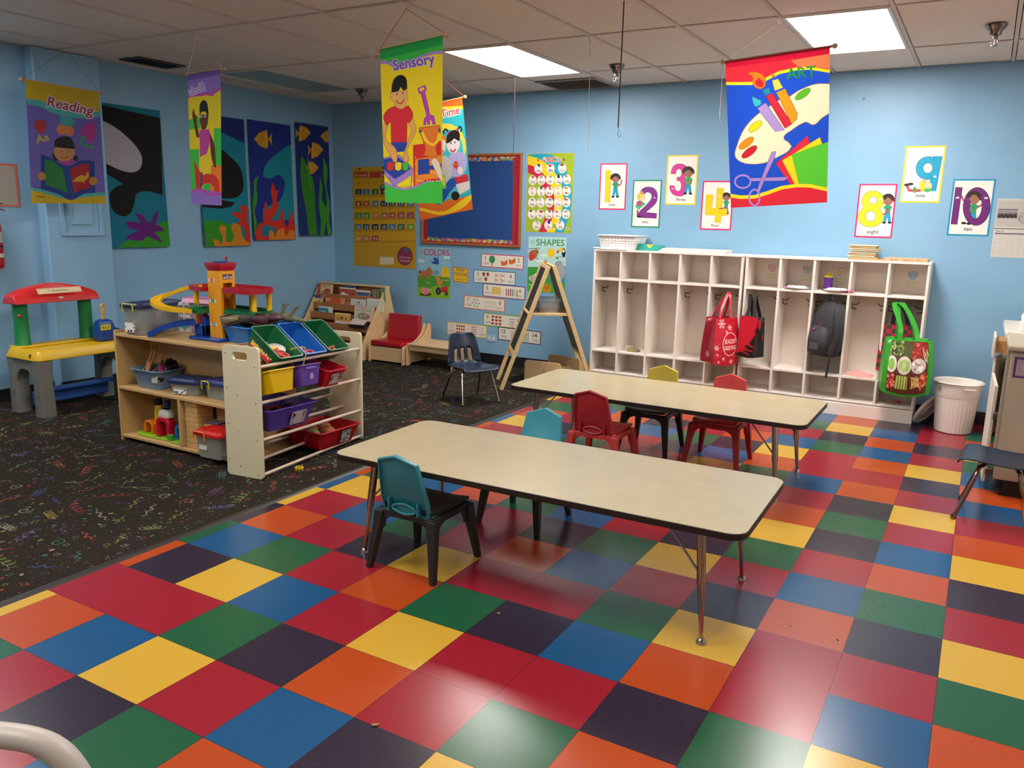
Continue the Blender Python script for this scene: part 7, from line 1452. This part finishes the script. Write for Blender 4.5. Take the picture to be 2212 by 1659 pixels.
hbanner([(54,172),(213,200),(228,440),(68,439)],(-3.672,2.134,2.39),(-3.749,2.746,2.39),(-3.755,2.737,1.541),(-3.688,2.107,1.528),fr,'#6f60ac','yellow and purple hanging banner titled Reading, with a child holding an open book',(-3.71,2.48),OR,cord='#5a6a70')
def fb(a):
    a.poly([(1195,190),(1430,190),(1425,345),(1390,365),(1350,385),(1320,370),(1290,385),(1215,395)],'#8a6cc0'); a.poly([(1195,240),(1430,195),(1430,240),(1200,285)],'#6a4aa0'); a.line([(1215,395),(1250,378),(1290,380),(1330,372),(1370,380),(1400,350),(1425,335)],16,'#c03a9a')
    a.txt('Blocks',1232,385,1325,345,55,'#8a6cc0',halo='#d8c8e8',hw=5,mirror=True)
    a.poly([(1215,545),(1290,525),(1290,600),(1215,610)],'#3ab83a'); a.poly([(1216,735),(1285,735),(1290,1000),(1225,1000)],'#3ab83a'); a.poly([(1382,600),(1432,600),(1435,840),(1382,840)],'#3ab83a')
    a.poly([(1255,805),(1300,890),(1295,1000),(1270,990)],'#c8301c'); a.poly([(1360,838),(1436,838),(1436,1020),(1360,1000)],'#e07a1c'); a.poly([(1300,900),(1340,890),(1400,910),(1425,1020),(1385,1015),(1370,965),(1340,950),(1310,960),(1300,1010)],'#c8301c'); a.poly([(1310,960),(1340,950),(1370,965),(1375,1010),(1310,1010)],'#3ab83a'); a.poly([(1355,965),(1385,970),(1385,1015),(1355,1010)],'#e07a1c'); a.ell(1318,820,32,66,'#e4c41c'); a.line([(1302,880),(1298,1010)],10,'#1d3f98')
    a.poly([(1252,465),(1262,510),(1275,520),(1270,540),(1290,655),(1270,660),(1252,560),(1243,500)],'#5a2c1c'); a.poly([(1350,620),(1385,700),(1395,800),(1398,850),(1382,850),(1365,790),(1355,700)],'#5a2c1c'); a.poly([(1288,610),(1350,605),(1356,680),(1335,760),(1290,785)],'#b83a90'); a.poly([(1290,510),(1345,505),(1340,570),(1325,605),(1300,608),(1290,560)],'#5a2c1c'); a.poly([(1288,520),(1290,440),(1305,415),(1325,418),(1340,450),(1346,520),(1320,490),(1300,490)],'#120e10'); a.ell(1297,522,7,10,'#d8d0d0'); a.ell(1322,519,8,11,'#d8d0d0'); a.ell(1297,522,4,6,'#2a1c18'); a.ell(1322,519,4,6,'#2a1c18'); a.line([(1298,572),(1318,574)],7,'#b0301c')
    a.poly([(1230,1005),(1300,985),(1440,1010),(1440,1100),(1230,1100)],'#8a6cc0'); a.line([(1235,1000),(1290,985),(1360,1020),(1440,1015)],14,'#c03a9a')
hbanner([(405,160),(476,149),(480,444),(414,441)],(-2.647,2.701,2.45),(-2.251,2.652,2.45),(-2.271,2.629,1.541),(-2.66,2.685,1.548),fb,'#dcc80e','narrow purple and yellow hanging banner titled Blocks, seen from behind',(-2.44,2.62),OR,cord='#d0c8bc',amp=.004)
def ft(a):
    a.poly([(560,520),(900,520),(900,640),(740,620),(560,660)],'#d8641c'); a.poly([(560,650),(740,612),(900,600),(900,625),(740,660),(560,700)],'#ecc41c'); a.poly([(560,690),(900,625),(960,960),(560,1000)],'#2aaab4'); a.ell(790,900,150,170,'#dcc43c'); a.ell(800,920,120,150,'#38b0b8')
    a.txt('Time',748,694,882,656,62,'#c0283c',halo='#ecdcd0',hw=6)
    a.poly([(560,1180),(760,1240),(1000,1190),(1010,1290),(635,1375),(560,1400)],'#dc6a1c'); a.poly([(620,1290),(800,1300),(960,1200),(1000,1180),(1000,1205),(800,1320),(620,1310)],'#ecc41c'); a.poly([(750,1150),(900,1060),(975,1090),(985,1170),(860,1210),(760,1262)],'#48b4bc')
    a.poly([(745,1180),(800,1120),(880,1080),(900,1120),(850,1170),(770,1260),(740,1262)],'#1c4f9c'); a.poly([(860,1080),(960,1060),(975,1120),(900,1140)],'#c42838'); a.poly([(880,1130),(975,1100),(980,1150),(910,1190)],'#dccfc8'); a.ell(880,1200,30,28,'#141214')
    a.poly([(830,940),(900,920),(935,940),(950,1000),(920,1070),(850,1080),(800,1040)],'#a8a0d0'); a.poly([(745,960),(800,950),(840,990),(850,1080),(800,1140),(745,1120)],'#b8b4b4'); a.ell(760,850,34,40,'#d8662c'); a.ell(768,890,26,48,'#d9c8c0')
    a.ell(845,870,48,62,'#dccfcb'); a.poly([(794,870),(798,810),(825,780),(870,775),(888,800),(886,850),(850,832),(820,860)],'#121012'); a.line([(805,795),(785,770),(770,790),(775,805)],11,'#121012',sm=1); a.line([(868,775),(885,748),(898,765),(892,785)],11,'#121012',sm=1); a.ell(802,798,7,8,'#d02a7a'); a.ell(862,772,7,8,'#d02a7a'); a.ell(828,866,5,7,'#2a2a20'); a.ell(856,858,5,7,'#2a2a20'); a.line([(826,908),(848,922),(864,902)],10,'#c02430',sm=1); a.line([(748,922),(768,938),(776,915)],8,'#c02430',sm=1)
    a.ell(872,1006,18,24,'#c83a20'); a.line([(880,1026),(892,1062)],7,'#c83a20'); a.line([(862,1000),(882,1004)],4,'#e8a01c'); a.ell(905,1040,20,24,'#dccfcb'); a.poly([(752,1085),(800,1075),(812,1160),(760,1165)],'#7ac02c'); a.poly([(770,1092),(795,1088),(800,1140),(772,1145)],'#d8c43c')
hbanner([(862,245),(998,209),(1036,438),(918,469)],(-1.842,4.135,2.335),(-1.356,4.273,2.435),(-1.26,4.30,1.565),(-1.70,4.19,1.465),ft,'#2aaab4','orange and turquoise hanging banner ending in Time, behind the Sensory banner',(-1.60,4.20),OS,ph=1.)
# ================= hooks and loose strings =================
for x,y,l in ((-1.86,5.02,'white ceiling hook right of the chrome sprinkler at the left'),(-2.47,3.80,'white ceiling hook near the unlit light panel'),(-.60,2.56,'white ceiling hook holding the Sensory banner'),(1.19,3.77,'white ceiling hook holding the ART banner'),(-2.44,2.62,'white ceiling hook holding the narrow purple banner'),(-.03,3.78,'white ceiling hook above the pale yellow string'),(-1.60,4.20,'white ceiling hook above the turquoise banner'),(-3.71,2.48,'ceiling hook above the Reading banner')): hook(x,y,l)
def string(x,y,z0,col,label,r=.002,dx=0,hk=False):
    m=MB(); m.tube([(0,0,CEIL+.003),(dx*.5,0,(CEIL+z0)/2),(dx,0,z0)],r,n=6)
    if hk: m.tube([(dx,0,z0),(dx+.004,0,z0-.015),(dx-.002,0,z0-.04),(dx+.012,0,z0-.055),(dx+.02,0,z0-.035)],.0014,n=5)
    tag(obj('hanging_string',m,mat(col,.7),loc=(x,y,0)),label,'string')
string(-1.235,4.90,1.86,'#2c1622','purple string hanging from the light panel in front of the bulletin board',.0035,0,True)
string(-.025,3.79,1.95,'#c8c49a','thin pale yellow string hanging left of the dark cord',.0018,.02)
string(.505,3.085,2.02,'#3a1f1c','long dark brown cord hanging from the top of the picture',.0035,.0,True)
string(.555,4.88,2.30,'#b8a0a0','short pale pink string hanging left of the red ART banner',.0028,0,True)
